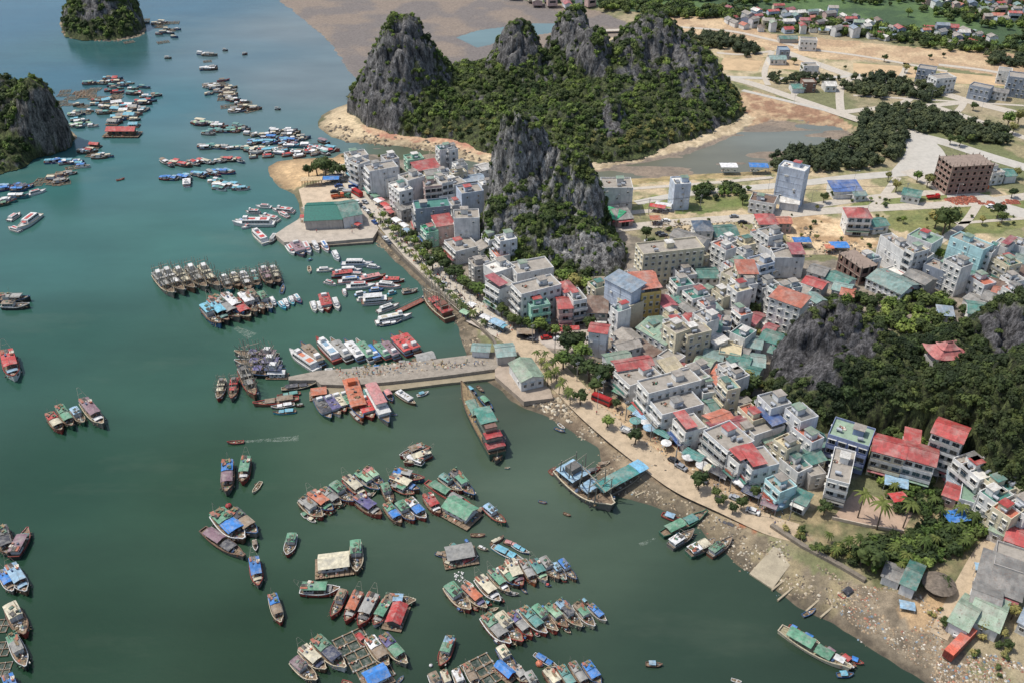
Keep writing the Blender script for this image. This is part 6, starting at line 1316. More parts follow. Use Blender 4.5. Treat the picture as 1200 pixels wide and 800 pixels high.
B_ = [
(408,187,432,183,8,12,'W','flat','concrete','A'),(420,195,434,190,8,13,'W','flat','concrete','Z'),(433,203,467,197,9,14,'G','flat','concrete','L'),(478,190,497,187,8,7,'M','flat','green','A'),(489,201,516,196,9,8,'P','shed','red','F'),
(478,214,498,208,9,15,'W','flat','concrete','S'),(468,227,484,223,12,12.5,'W','flat','white','A'),(498,221,518,219,10,13,'P','flat','concrete','F'),(518,217,531,214,9,14,'W','flat','concrete','F'),(532,219,547,215,8,10,'G','flat','concrete','S'),
(541,229,567,225,9,14,'B','flat','concrete','S'),(487,247,528,243,9,12,'S','flat','teal','L'),(512,266,532,263,9,9,'P','shed','red','L'),(532,258,562,257,9,15,'W','flat','concrete','S'),(534,297,562,290,12,6,'W','flat','concrete','L'),
(452,190,468,187,8,8,'G','flat','concrete','W'),(500,206,520,203,7,8,'C','gx','grey','W'),(545,214,568,211,8,6,'S','gx','ltblue','W'),(452,212,468,208,8,9,'W','flat','white','A'),(515,232,533,229,8,8,'W','flat','grey','S'),(530,243,541,241,7,8,'G','flat','concrete','A'),
(500,275,514,272,8,7,'M','flat','emerald','L'),(470,247,486,243,7,6,'K','shed','grey','W'),
(556,315,577,311,8,9,'K','flat','concrete','A'),(580,322,604,314,9,10,'W','flat','white','S'),(606,323,649,315,10,10,'W','flat','concrete','S'),(585,342,604,334,9,11,'W','open','pinkred','L'),(611,347,658,335,9,14,'W','flat','concrete','Z'),
(622,362,645,358,8,10,'M','flat','ltteal','F'),(655,362,671,361,10,9,'P','gx','red','F'),(672,355,688,352,9,11,'W','flat','grey','F'),(662,343,676,340,8,12,'W','hip','red','S'),(688,366,712,367,10,6,'K','shed','brown','X'),
(709,327,740,343,8,16,'B','shed','ltblue','S'),(741,343,752,342,10,13,'P','flat','concrete','F'),(752,346,775,343,12,13,'Y','open','orange','A'),(742,331,770,329,8,14,'K','gx','orange','N'),(779,361,794,358,8,8,'W','gy','pinkred','A'),
(754,300,826,292,10,15,'C','flat','concrete','A'),(785,276,822,288,8,11,'W','gx','grey','S'),(815,271,836,271,10,8,'W','hip','navy','A'),(838,278,866,276,11,5,'W','gx','teal','N'),(854,287,864,287,5,3,'G','shed','blue','N'),
(706,222,742,222,12,13,'W','flat','concrete','S'),(697,250,722,258,8,4,'P','shed','emerald','X'),(724,258,742,256,9,4,'P','shed','grey','X'),(791,218,810,217,9,13,'B','flat','white','S'),(912,196,943,203,8,19,'B','flat','white','S'),(878,236,907,241,10,6,'W','flat','brown','A'),
(914,237,936,240,6,4,'G','shed','white','N'),(890,263,912,263,10,9,'C','hip','red','A'),(880,277,902,281,7,4,'P','gx','orange','W'),(912,262,928,262,7,5,'P','gx','orange','W'),(994,255,1022,256,10,9,'W','hip','red','F'),(1024,266,1042,264,8,4,'W','gx','teal','W'),
(978,225,1011,224,10,4,'W','shed','blue','N'),(1002,230,1016,229,6,3,'G','gx','ltteal','W'),(1057,228,1078,232,9,4,'W','gx','teal','W'),(1163,205,1178,203,8,6,'W','flat','concrete','W'),(1179,207,1192,206,9,4,'G','gx','teal','N'),
(1031,277,1059,297,6,12,'W','flat','concrete','S'),(1063,277,1092,288,10,10,'G','flat','green','S'),(1113,279,1152,295,8,14,'T','flat','concrete','S'),(1152,296,1162,299,12,12,'W','flat','concrete','A'),(1163,287,1180,293,8,10,'W','open','pinkred','S'),(1182,286,1206,294,8,9,'G','flat','concrete','S'),
(1082,311,1108,321,8,8,'S','flat','concrete','S'),(1098,318,1126,327,6,5,'W','gx','teal','W'),(1125,322,1152,331,7,5,'G','gx','teal','W'),(1158,306,1204,326,10,5,'W','gx','brown','N'),(1176,300,1206,312,8,6,'W','gx','ltteal','W'),(1016,326,1056,345,13,5,'G','gx','ltteal','W'),
(1034,321,1060,340,4,5.6,'W','gx','red','N'),(1060,322,1084,334,8,6,'K','gx','grey','W'),(1135,367,1168,372,10,5,'W','gx','teal','W'),(1150,350,1182,360,9,5,'G','gx','grey','W'),(1184,350,1206,356,8,5,'W','gx','teal','W'),(1100,369,1118,371,6,3,'G','shed','ltblue','N'),(1150,333,1180,340,8,5,'W','gx','brown','W'),(1162,342,1172,345,6,6,'P','gx','orange','W'),(1068,300,1084,306,8,7,'W','flat','concrete','W'),
(902,348,938,361,8,15,'W','shed','orange','A'),(939,362,953,362,9,9,'W','flat','concrete','S'),(845,321,873,334,8,13,'C','flat','concrete','A'),(866,321,888,321,9,16,'C','shed','orange','F'),(890,314,908,309,8,12,'B','flat','concrete','F'),(908,304,943,304,9,9,'W','open','pinkred','S'),(904,297,925,291,8,9,'G','flat','concrete','S'),
(940,331,963,339,7,6,'K','gx','red','W'),(966,326,990,336,9,4,'W','gx','teal','W'),(975,339,995,344,8,4,'G','gx','ltteal','W'),(946,318,966,324,8,5,'W','gx','grey','W'),(925,342,945,348,8,5,'W','flat','concrete','W'),(985,345,1000,348,7,4,'P','gx','orange','W'),
(785,349,818,367,5,6,'G','gx','teal','W'),(803,341,834,357,8,7,'W','flat','concrete','Z'),(818,326,842,326,9,6,'W','gx','teal','W'),(798,326,817,323,8,7,'G','flat','concrete','W'),(746,384,780,404,13,7,'W','gx','green','Z'),(777,381,797,392,8,8,'W','gx','red','N'),(797,373,818,386,6,8,'K','gx','red','Z'),
(806,396,834,389,8,12,'C','flat','concrete','Z'),(820,370,843,382,6,7,'W','gx','pinkred','W'),(824,386,844,389,8,8,'G','gx','teal','S'),(855,391,873,399,8,8,'W','flat','teal','S'),(843,384,856,386,8,8,'S','flat','concrete','A'),
(824,419,846,423,8,4,'G','gx','ltteal','N'),(812,427,831,433,7,4,'W','gx','ltgreen','N'),(852,426,876,432,9,4,'G','gx','teal','N'),(880,428,896,430,8,4,'W','gx','ltteal','N'),(868,440,886,445,8,4,'G','gx','teal','N'),(875,406,892,409,8,5,'W','gx','ltteal','W'),(890,397,912,404,8,6,'W','gx','teal','S'),(842,415,868,419,9,5,'C','flat','cream','W'),(872,377,884,382,10,4,'K','gx','pinkred','W'),(832,404,852,408,7,4,'W','gx','teal','W'),(846,434,866,440,6,4,'W','gx','ltteal','N'),(858,412,876,417,6,4,'W','gx','grey','W'),(893,388,905,392,7,5,'G','gx','pinkred','W'),(900,412,916,417,7,4,'K','gx','teal','W'),
(790,431,813,443,5,4,'W','gx','red','W'),(828,447,852,454,12,4,'C','hip','orange','N'),(690,388,711,391,6,11,'G','gx','red','S'),(720,395,737,402,6,3,'K','shed','brown','N'),(738,403,763,419,5,4,'K','shed','brown','W'),(724,434,766,427,6,8,'W','gx','red','L'),(713,426,741,421,6,7,'G','gx','green','W'),
(738,454,776,441,10,7,'W','flat','concrete','L'),(760,463,822,447,8,11,'W','flat','concrete','Z'),(776,488,825,475,9,8,'G','flat','concrete','Z'),(836,484,858,479,8,5,'W','gx','teal','W'),(838,476,857,470,7,5,'G','shed','ltblue','W'),(770,418,790,428,7,5,'W','flat','concrete','W'),(824,463,843,460,8,7,'W','flat','concrete','S'),
(803,509,828,502,8,7.5,'W','open','red','Z'),(839,501,862,493,7,8,'C','gx','orange','N'),(838,508,881,499,6,8,'W','gx','pinkred','L'),(884,512,920,500,9,8,'W','open','blue','S'),(853,531,884,518,12,9,'G','flat','concrete','Z'),(866,546,884,538,5,8,'W','open','red','L'),(881,553,913,545,9,8,'G','open','red','Z'),
(914,579,934,571,7,7,'T','flat','concrete','L'),(928,585,944,592,5,4,'W','shed','teal','X'),(943,546,968,538,7,6,'C','gx','teal','W'),(969,562,995,569,16,9,'W','flat','concrete','F'),(950,560,968,556,8,5,'K','flat','concrete','W'),(935,556,952,548,8,6,'W','flat','concrete','W'),(918,537,938,528,9,5,'W','gx','brown','W'),(900,523,922,515,7,5,'W','gx','green','W'),(955,525,972,521,8,4,'G','gx','teal','N'),(945,520,960,515,7,4,'W','gx','teal','N'),
(970,510,1018,525,10,11,'L','flat','ltgreen','F'),(1060,516,1077,520,6,10,'W','shed','red','F'),(1105,579,1121,585,7,4,'P','gx','red','W'),(1124,586,1144,592,9,5,'G','flat','green','W'),(1145,593,1162,601,10,5,'C','flat','concrete','W'),(1175,604,1206,614,10,7,'W','flat','concrete','A'),
(1160,620,1176,627,18,4,'W','gx','ltgreen','W'),(1178,632,1206,642,8,5,'P','gx','red','W'),(1110,565,1130,570,8,4,'G','shed','ltblue','N'),(1143,684,1196,704,13,4,'K','shed','grey','X'),(1164,662,1206,676,10,5,'K','flat','concrete','W'),(1135,724,1170,740,12,4,'W','gx','ltgreen','S'),(1112,727,1134,739,12,4,'G','gx','ltgreen','S'),
(1137,706,1170,718,8,5,'W','gx','grey','N'),(1056,683,1072,690,10,4,'W','gx','teal','N'),(1034,674,1054,682,6,3,'W','gx','grey','N'),(1194,728,1206,734,8,4,'W','gx','ltblue','W'),
(611,447,637,441,12,4.5,'W','gy','ltgreen','W'),(583,418,604,416,8,4,'K','gx','ltteal','N'),(553,411,573,412,5,3,'G','gx','ltteal','N'),(1090,419,1118,421,8,3,'P','hip','pinkred','N'),
(1075,81,1096,84,9,9,'S','flat','concrete','W'),(1098,94,1121,92,9,9,'W','flat','concrete','A'),(1136,101,1160,106,8,8,'S','flat','concrete','W'),(1182,91,1206,94,12,12,'S','flat','concrete','W'),(1161,107,1181,110,8,5,'W','gx','grey','W'),(1170,84,1186,86,9,8,'W','flat','concrete','W'),
(942,79,960,79,8,5,'W','flat','concrete','A'),(942,98,957,98,8,6,'R','flat','concrete','A'),(968,101,981,101,9,4,'W','gx','white','W'),(914,60,926,60,9,6,'S','flat','ltblue','W'),(929,104,943,104,9,3,'G','gx','teal','N'),(903,70,922,70,9,4,'W','gx','ltteal','W'),(938,48,958,49,8,7,'W','flat','concrete','A'),(914,46,935,46,8,3,'K','gx','teal','N'),(1108,32,1124,33,9,5,'W','gx','red','W'),
]
for q in B_:
    q = list(q); ext = {}
    if q[0] == 1090: 
        hp = hit(1104, 428, 'east_karst'); ext = dict(name='pagoda', kind='pagoda', cat='pagoda', label='small pagoda with pinkish red upswept roof on the wooded eastern karst')
        if hp:
            T_ = thing('pagoda', ext['label'], 'pagoda', (hp.x, hp.y, hp.z+2.6), .15); L_, D_ = 9.5, 7.5; wb = MB(); wb.box((0, 0, 1.3), (L_*.62, D_*.6, 4.0)); link('wall', wb.mesh('wall'), paint(WCOL_['C'], 'wall'), T_)
            pl = MB(); pl.box((0, 0, -.9), (L_*1.05, D_*1.05, 2.0)); link('terrace', pl.mesh('terrace'), paint(WCOL_['K'], 'wall'), T_); ps = MB()
            for sx in (-1, -.33, .33, 1):
                for sy in (-1, 1): ps = MB(); ps.tube((sx*L_*.42, sy*D_*.42, 0), (sx*L_*.42, sy*D_*.42, 3.2), .16, n=6); link('column', ps.mesh('column'), paint((150,60,50), 'paint'), T_)
            rb = MB(); n_ = 10
            for (e0, z0_, e1, z1_, up) in ((.66, 3.1, .26, 5.4, .9), (.34, 5.2, .10, 7.0, .5)):
                for s in range(4):
                    vs = []
                    for i in range(n_+1):
                        tt = -1+2*i/n_
                        for e_, z_, k in ((e0, z0_+up*abs(tt)**3, 1), ((e0+e1)/2, z0_+(z1_-z0_)*.36, 1), (e1, z1_, 1)):
                            X_, Y_ = (tt*e_*L_, -e_*D_) if s % 2 == 0 else (e_*L_, tt*e_*D_)
                            if s >= 2: X_, Y_ = -X_, -Y_
                            vs.append((X_, Y_, z_))
                    rb.add(vs, [(3*i+j, 3*i+3+j, 3*i+4+j, 3*i+1+j) for i in range(n_) for j in (0, 1)])
            rb.box((0, 0, 7.0), (L_*.24, .3, .4)); link('roof', rb.mesh('roof'), paint((176,104,98), 'tin'), T_)
        continue
    if q[0] == 611: ext = dict(label='white gabled pier house with pale green roof above the beach', name='pier_house')
    if q[0] == 754: ext = dict(label='long cream hotel block with rows of small windows', name='hotel')
    if q[0] == 752: ext = dict(label='yellow apartment house with balconies below an orange metal roof')
    if q[0] == 912 and q[1] == 196: ext = dict(label='tall blank blue-grey tower house standing alone beside the lagoon wood')
    if q[0] == 970: ext = dict(label='long lavender-blue building with pale green roof below eastern karst')
    if q[0] == 902: ext = dict(label='white six-floor hotel with orange roof left of the eastern karst', name='hotel')
    if q[0] == 709: ext = dict(label='tall bluish white slab house left of the yellow apartment house')
    if q[0] == 690: ext = dict(label='narrow blank grey tower house with small red gable', win=.4)
    if q[0] == 690: pass
    bld(*q, far=q[1] < 120, **ext)
# terraced red-roofed row and its tall neighbour
bld(1022,527,1060,537,9,10,'C','gx','red','F', label='cream balconied terrace with red roofs below the eastern karst, left half'); bld(1060,536,1096,546,9,10,'W','gx','red','F', label='cream balconied terrace with red roofs below the eastern karst, right half')
bld(1092,506,1128,519,9,15,'W','gx','red','F', label='tall white balconied hotel with dark red roof and rooftop tanks', name='hotel')
# market hall
for a_ in ((357,259,401,257,19,5,'K','gx','deepteal','N'),(402,255,424,251,17,6,'G','gx','teal','N')): bld(*a_, label='dark-walled market hall with broad teal roof on the north pier' if a_[0] == 367 else 'lighter teal-roofed market annex on the north pier', name='market_hall', cat='market hall')
# brick shells with open floors
def shell(ax, ay, bx, by, depth, h, fl, label, colr):
    a, b = P(ax, ay, LZ+h), P(bx, by, LZ+h); u = b-a; L = u.length; u.normalize(); v = Vector((-u.y, u.x, 0)); v = v if v.y > 0 else -v; c = (a+b)/2+v*depth/2
    t = thing('unfinished_building', label, 'building', (c.x, c.y, LZ), math.atan2(u.y, u.x)); fh = h/fl; n = max(3, int(L/3.2)); m = max(2, int(depth/3.2))
    for k in range(fl+1): s = MB(); s.box((0, 0, fh*k), (L+.6, depth+.6, .25)); link('floor_slab', s.mesh('floor_slab'), paint((150,132,118), 'wall'), t)
    cm = MB(); cm.box((0, 0, 0), (.35, .35, h+1.0)); cm = cm.mesh('column')
    for i in range(n+1):
        for j in range(m+1):
            if i in (0, n) or j in (0, m): link('column', cm, paint((148,134,120), 'wall'), t, (-L/2+L*i/n, -depth/2+depth*j/m, h/2+.5))
    wl = MB(); r = random.Random(3)
    for k in range(fl):
        for i in range(n):
            x0, x1 = -L/2+L*i/n+.2, -L/2+L*(i+1)/n-.2; w_ = (x1-x0)
            for sy in (-1, 1):
                wl.box((x0+w_*.14, sy*(depth/2-.05), fh*(k+.5)), (w_*.28, .2, fh-.3)); wl.box((x1-w_*.14, sy*(depth/2-.05), fh*(k+.5)), (w_*.28, .2, fh-.3)); wl.box(((x0+x1)/2, sy*(depth/2-.05), fh*k+.6), (w_*.44, .2, .9)); wl.box(((x0+x1)/2, sy*(depth/2-.05), fh*(k+1)-.35), (w_*.44, .2, .45))
        for j in range(m):
            y0, y1 = -depth/2+depth*j/m+.2, -depth/2+depth*(j+1)/m-.2
            for sx in (-1, 1):
                wl.box((sx*(L/2-.05), (y0+y1)/2, fh*k+.65), (.2, y1-y0, 1.0)); wl.box((sx*(L/2-.05), y0+.4, fh*(k+.5)), (.19, .8, fh-.3))
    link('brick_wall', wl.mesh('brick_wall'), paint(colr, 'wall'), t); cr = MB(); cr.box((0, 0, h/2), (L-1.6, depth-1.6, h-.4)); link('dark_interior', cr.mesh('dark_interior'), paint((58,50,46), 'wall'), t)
    sc = MB()
    for i in range(n*2): x = -L/2+L*(i+.5)/(n*2); sc.tube((x, -depth/2+1, h), (x+R.uniform(-.3, .3), -depth/2+1, h+R.uniform(1.2, 2.6)), .06, n=4)
    link('rebar', sc.mesh('rebar'), paint((120,96,80), 'paint'), t)
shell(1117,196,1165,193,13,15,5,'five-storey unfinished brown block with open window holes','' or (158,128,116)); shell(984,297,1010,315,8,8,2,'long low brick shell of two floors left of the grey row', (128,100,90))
# villages in the distance: small houses too alike to tell apart
HB = {}
def far_house(px, py, w, d, h, wc, rc_, lab, gr, rz):
    k = (w, d, h)
    if k not in HB:
        a = MB(); a.box((0, 0, h/2), (w, d, h)); 
        for s in (-1, 1): a.add([(s*w/2, -d/2, h), (s*w/2, d/2, h), (s*w/2, 0, h+d*.22)], [(0, 1, 2)])
        b = MB()
        for s in (-1, 1): q = [(-w/2-.4, 0, h+d*.22+.12), (w/2+.4, 0, h+d*.22+.12), (w/2+.4, s*(d/2+.4), h-.05), (-w/2-.4, s*(d/2+.4), h-.05)]; b.add(q if s < 0 else q[::-1], [(0, 1, 2, 3)]); b.add([(x, y, z-.12) for x, y, z in (q[::-1] if s < 0 else q)], [(0, 1, 2, 3)])
        c_ = MB()
        c_.box((0, -d/2-.02, h*.55), (w*.62, .06, h*.28))
        HB[k] = (a.mesh('wall'), b.mesh('roof'), c_.mesh('windows'))
    p = P(px, py, LZ); t = thing('house', lab, 'house', p, rz, gr); t['_share'] = 1; m_ = HB[k]
    link('wall', m_[0], wc, t); link('roof', m_[1], rc_, t); link('windows', m_[2], pane_m, t)
def village(px, n, seed, lab, gr, size=1.0):
    r = random.Random(seed); poly = px; xs_ = [q[0] for q in px]; ys_ = [q[1] for q in px]; done = []; tries = 0
    while len(done) < n and tries < 6000:
        tries += 1; x, y = r.uniform(min(xs_), max(xs_)), r.uniform(min(ys_), max(ys_))
        if not inpoly(np.array([x]), np.array([y]), poly)[0]: continue
        p = P(x, y, LZ)
        if any((p-q).length < 11.5*size for q in done): continue
        done.append(p); w = r.choice((8, 10, 12)); d = r.choice((6, 8)); h = r.choice((3.2, 3.2, 3.4, 6.0, 7.0))
        far_house(x, y, w*size, d*size, h, paint(WCOL_[r.choice('WWGGCPBS')], 'wall'), paint(RCOL[r.choice(('grey','ltteal','concrete','white','concrete','ltgreen','ltblue','pinkred','orange','grey','concrete','brown','white','red'))], 'tin'), lab, gr, rad(r.choice((0, 90))+r.uniform(-14, 14)+r.choice((0, 20))))
village([(852,16),(900,14),(990,20),(1045,34),(1060,50),(1010,44),(940,40),(880,36),(850,28)], 90, 1, 'small far village house with pale walls among trees, top right', 'houses of the far village', .74)
village([(1078,-4),(1230,-6),(1230,34),(1150,24),(1085,10)], 60, 2, 'tiny distant house in the hamlet at the top right corner', 'houses of the corner hamlet', .78)
village([(1085,34),(1150,44),(1165,58),(1120,56),(1080,46)], 24, 3, 'small house of the far hamlet above the bare orange plots', 'houses above the bare plots', .75)
village([(598,-4),(690,2),(700,10),(620,6)], 16, 4, 'low roadside shed on the far shore behind the mud flat', 'sheds on the far shore')
village([(1180,300),(1240,310),(1260,350),(1200,345)], 7, 5, 'low grey house at the right edge of the town', 'houses at the right edge')
# infill huts between the town houses (low, tin roofed)
occupied = [proj(*o.location) for o, _ in THINGS if o.get('category') in ('building', 'house', 'shed')]
r_ = random.Random(91)
def infill(px, n, gap):
    k = 0; tries = 0
    while k < n and tries < 4000:
        tries += 1; x, y = r_.uniform(min(q[0] for q in px), max(q[0] for q in px)), r_.uniform(min(q[1] for q in px), max(q[1] for q in px))
        if not inpoly(np.array([x]), np.array([y]), px)[0]: continue
        if any(abs(x-a) < gap*1.2 and abs(y-b) < gap*.7 for a, b in occupied): continue
        occupied.append((x, y)); k += 1; h = r_.choice((3.2, 3.5, 6.5, 7, 10, 13, 9.5)); p = P(x, y, LZ); an = rad(r_.choice((22, -62))+r_.uniform(-6, 6)); L = r_.uniform(5, 9)
        a = p+Vector((-math.cos(an)*L/2, -math.sin(an)*L/2, h)); b = p+Vector((math.cos(an)*L/2, math.sin(an)*L/2, h)); A = proj(*a); C_ = proj(*b)
        bld(A[0], A[1], C_[0], C_[1], r_.uniform(5, 8), h, r_.choice('WWGWCCW'), (r_.choice(('gx', 'shed', 'flat', 'gy')) if h < 7 else 'flat'), r_.choice(('teal','ltteal','grey','concrete','white','orange','cream','grey','concrete','white')), 'Z' if h > 5 else 'S')
infill([(770,425),(840,455),(870,470),(850,500),(790,470)], 10, 13)
infill([(735,395),(790,420),(770,440),(720,420),(705,400)], 9, 11)
infill([(840,290),(900,330),(880,345),(830,345),(790,330),(800,300)], 12, 13)
infill([(900,340),(960,360),(950,380),(900,400),(860,395),(880,350)], 14, 12)
infill([(1000,322),(1160,322),(1200,340),(1200,362),(1100,345),(1000,345)], 18, 15)
infill([(560,290),(600,315),(600,335),(560,310)], 4, 12)
infill([(500,195),(570,210),(565,240),(530,240),(490,215)], 9, 12)
infill([(860,500),(930,520),(960,560),(925,560),(870,530)], 12, 13)
infill([(1130,575),(1200,590),(1200,620),(1160,640),(1135,600)], 9, 14)
infill([(830,300),(900,285),(930,300),(880,320)], 5, 12)
infill([(1130,340),(1200,352),(1200,378),(1140,376)], 7, 14)
infill([(680,345),(740,350),(735,385),(700,380)], 5, 12)
infill([(800,360),(860,370),(880,400),(830,425),(780,405)], 12, 11)
# ================================================================ VEHICLES, STALLS, PEOPLE, RUBBLE
def car_meshes(kind):
    b = MB(); g = MB(); w = MB(); r = MB()
    if kind == 'car':
        L, W = 4.3, 1.75; b.box((0, 0, .62), (L, W, .62), taper=.97); b.box((-.1, 0, 1.42), (2.0, W*.86, .06)); g.box((-.15, 0, 1.16), (2.7, W*.9, .5), taper=.78)
    elif kind == 'truck':
        L, W = 6.5, 2.2; b.box((2.3, 0, 1.3), (1.7, W, 1.9), taper=.95); b.box((-1.0, 0, 1.0), (4.6, W, .25)); 
        for s in (-1, 1): b.box((-1.0, s*W/2*.96, 1.4), (4.6, .08, .7))
        b.box((-3.26, 0, 1.4), (.08, W*.9, .7)); g.box((2.75, 0, 1.75), (.9, W*.92, .6))
    else:
        L, W = 7.5, 2.3; b.box((0, 0, 1.55), (L, W, 2.3), taper=.96); g.box((0, 0, 1.95), (L*.93, W*1.01, .7)); b.box((0, 0, 2.8), (L*.8, W*.8, .1))
    w.tube((0, -.11, 0), (0, .11, 0), .36, n=10); r.box((0, 0, 0), (.06, .3, .16))
    return b.mesh('body'), g.mesh('glazing'), w.mesh('wheel'), r.mesh('headlight'), L, W, (.72 if kind == 'car' else .95)
CARS = {k: car_meshes(k) for k in ('car', 'truck', 'bus')}
VC = {'white':(220,220,216),'silver':(160,164,168),'black':(40,42,46),'red':(180,44,44),'blue':(54,84,140),'green':(60,110,90),'dark grey':(84,86,90),'orange':(206,100,60)}
def vehicle(kind, px, py, deg, col, lab=None):
    p = P(px, py, LZ+.03); b, g, w, h, L, W, zh = CARS[kind]
    nm = {'car': 'parked_car', 'truck': 'flatbed_truck', 'bus': 'minibus'}[kind]
    t = thing(nm, lab or '%s %s parked %s' % (col, kind, where(px, py)), kind, p, rad(deg), kind+'s parked on the waterfront')
    link('body', b, paint(VC[col], 'paint'), t); link('glazing', g, pane_m, t)
    for sy in (-1, 1):
        link('headlight', h, frame_m, t, (L/2*.985, sy*W*.36, zh))
        for sx in (-.32, .32): link('wheel', w, tyrem, t, (L*sx, sy*(W/2-.09), .36))
for q in [(419,238,-60,'white'),(423,243,-60,'black'),(427,246,-60,'silver'),(431,250,-60,'white'),(434,253,-60,'dark grey'),(428,238,-50,'silver'),(439,262,-58,'blue'),(452,281,-58,'white'),(456,286,-58,'dark grey'),(462,262,-55,'white'),(473,272,-55,'white'),
    (402,214,10,'dark grey'),(397,219,20,'blue'),(400,223,15,'silver'),(392,226,10,'black'),(519,334,-50,'white'),(575,383,-40,'white'),(655,398,0,'white'),(640,397,10,'red'),(624,399,-20,'dark grey'),(692,398,5,'silver'),(612,396,-30,'black'),(752,472,-40,'white'),(744,468,-40,'dark grey'),(738,462,-42,'black'),
    (768,497,-45,'blue'),(712,470,-45,'dark grey'),(798,548,-45,'silver'),(822,563,-40,'dark grey'),(882,600,-30,'white'),(862,585,-35,'silver'),(790,541,-45,'black'),(1121,741,60,'white'),(1120,736,70,'white'),(735,506,-40,'white'),(930,246,5,'white'),(870,262,5,'black'),(1160,243,20,'white'),(860,255,5,'silver'),(1010,247,5,'dark grey'),(780,260,5,'white'),(705,262,5,'red'),(760,284,0,'white'),(773,275,10,'black'),(777,277,10,'dark grey')]:
    vehicle('car', *q)
for q in [(404,231,-20,'green'),(409,226,10,'white'),(416,221,10,'blue'),(396,232,20,'orange'),(1093,233,10,'red'),(1150,222,5,'orange')]: vehicle('truck', *q)
vehicle('bus', 705,471,-35,'red','red minibus at the head of the shore road'); vehicle('bus', 419,229,-50,'red','red coach standing in the north market yard')
vehicle('truck', 738,508,-30,'white')
# shipping container
a, b = P(1112,764,4.6), P(1140,735,4.6); d = b-a; c = (a+b)/2
t = thing('shipping_container', 'orange red shipping container lying at the edge of the rubble yard', 'container', (c.x, c.y, LZ), math.atan2(d.y, d.x)); mb = MB(); L = d.length; mb.box((0, 0, 1.3), (L, 2.5, 2.5))
for i in range(int(L/.5)):
    for s in (-1, 1): mb.box((-L/2+.3+i*.5, s*1.27, 1.3), (.2, .06, 2.3))
link('body', mb.mesh('body'), paint((168,80,58), 'tin'), t); mb = MB()
for i in (-1, 1): mb.box((-L/2-.03, i*.6, 1.3), (.05, 1.1, 2.3)); mb.tube((-L/2-.08, i*.3, .3), (-L/2-.08, i*.3, 2.4), .04, n=4)
link('doors', mb.mesh('doors'), paint((120,50,44), 'paint'), t); mb = MB(); mb.box((0, 0, 2.62), (L, 2.5, .1)); link('roof', mb.mesh('roof'), paint((214,104,78), 'tin'), t)
# round parasols and square awnings
def parasol(px, py, r, col, lab):
    p = P(px, py, LZ); t = thing('parasol', lab, 'parasol', p, 0, 'parasols on the shore road'); mb = MB(); n = 12
    vs = [(0, 0, 3.1)]+[(r*math.cos(6.283*i/n), r*math.sin(6.283*i/n), 2.5) for i in range(n)]+[(r*math.cos(6.283*i/n), r*math.sin(6.283*i/n), 2.25) for i in range(n)]
    mb.add(vs, [(0, 1+i, 1+(i+1) % n) for i in range(n)]+[(1+i, 1+n+i, 1+n+(i+1) % n, 1+(i+1) % n) for i in range(n)]); link('canopy', mb.mesh('canopy'), paint(KC[col], 'cloth'), t)
    mb = MB(); mb.tube((0, 0, 0), (0, 0, 3.1), .05, n=5); link('pole', mb.mesh('pole'), steel_m, t); mb = MB()
    mb.tube((.9, .3, .7), (.9, .3, .75), .6, n=10); mb.tube((.9, .3, 0), (.9, .3, .7), .06, n=4); link('table', mb.mesh('table'), paint((150,110,80), 'paint'), t)
for px, py, c_ in [(806,541,'white'),(822,551,'white'),(828,554,'cream'),(836,555,'teal2'),(864,569,'white'),(871,573,'white'),(898,590,'pink'),(912,596,'ltblue'),(760,507,'ltblue'),(757,500,'white'),(884,579,'green'),(744,499,'teal'),(780,525,'white')]:
    parasol(px, py, R.uniform(1.7, 2.3), c_, '%s round parasol over a table %s' % (cn(c_), where(px, py)))
def stall(px, py, deg, L, W, h, col, lab=None):
    p = P(px, py, LZ); t = thing('market_stall', lab or '%s cloth stall awning %s' % (cn(col), where(px, py)), 'stall', p, rad(deg), 'street stalls')
    link('canopy', canopy(-L/2, L/2, W, h, .3, int(px)), paint(KC[col], 'cloth'), t); link('frame', posts(-L/2+.1, L/2-.1, W*.92, 0, h, 2), steel_m, t)
    link('goods', gear(L*.8, W*.7, 14, int(py), 0), GEARC, t)
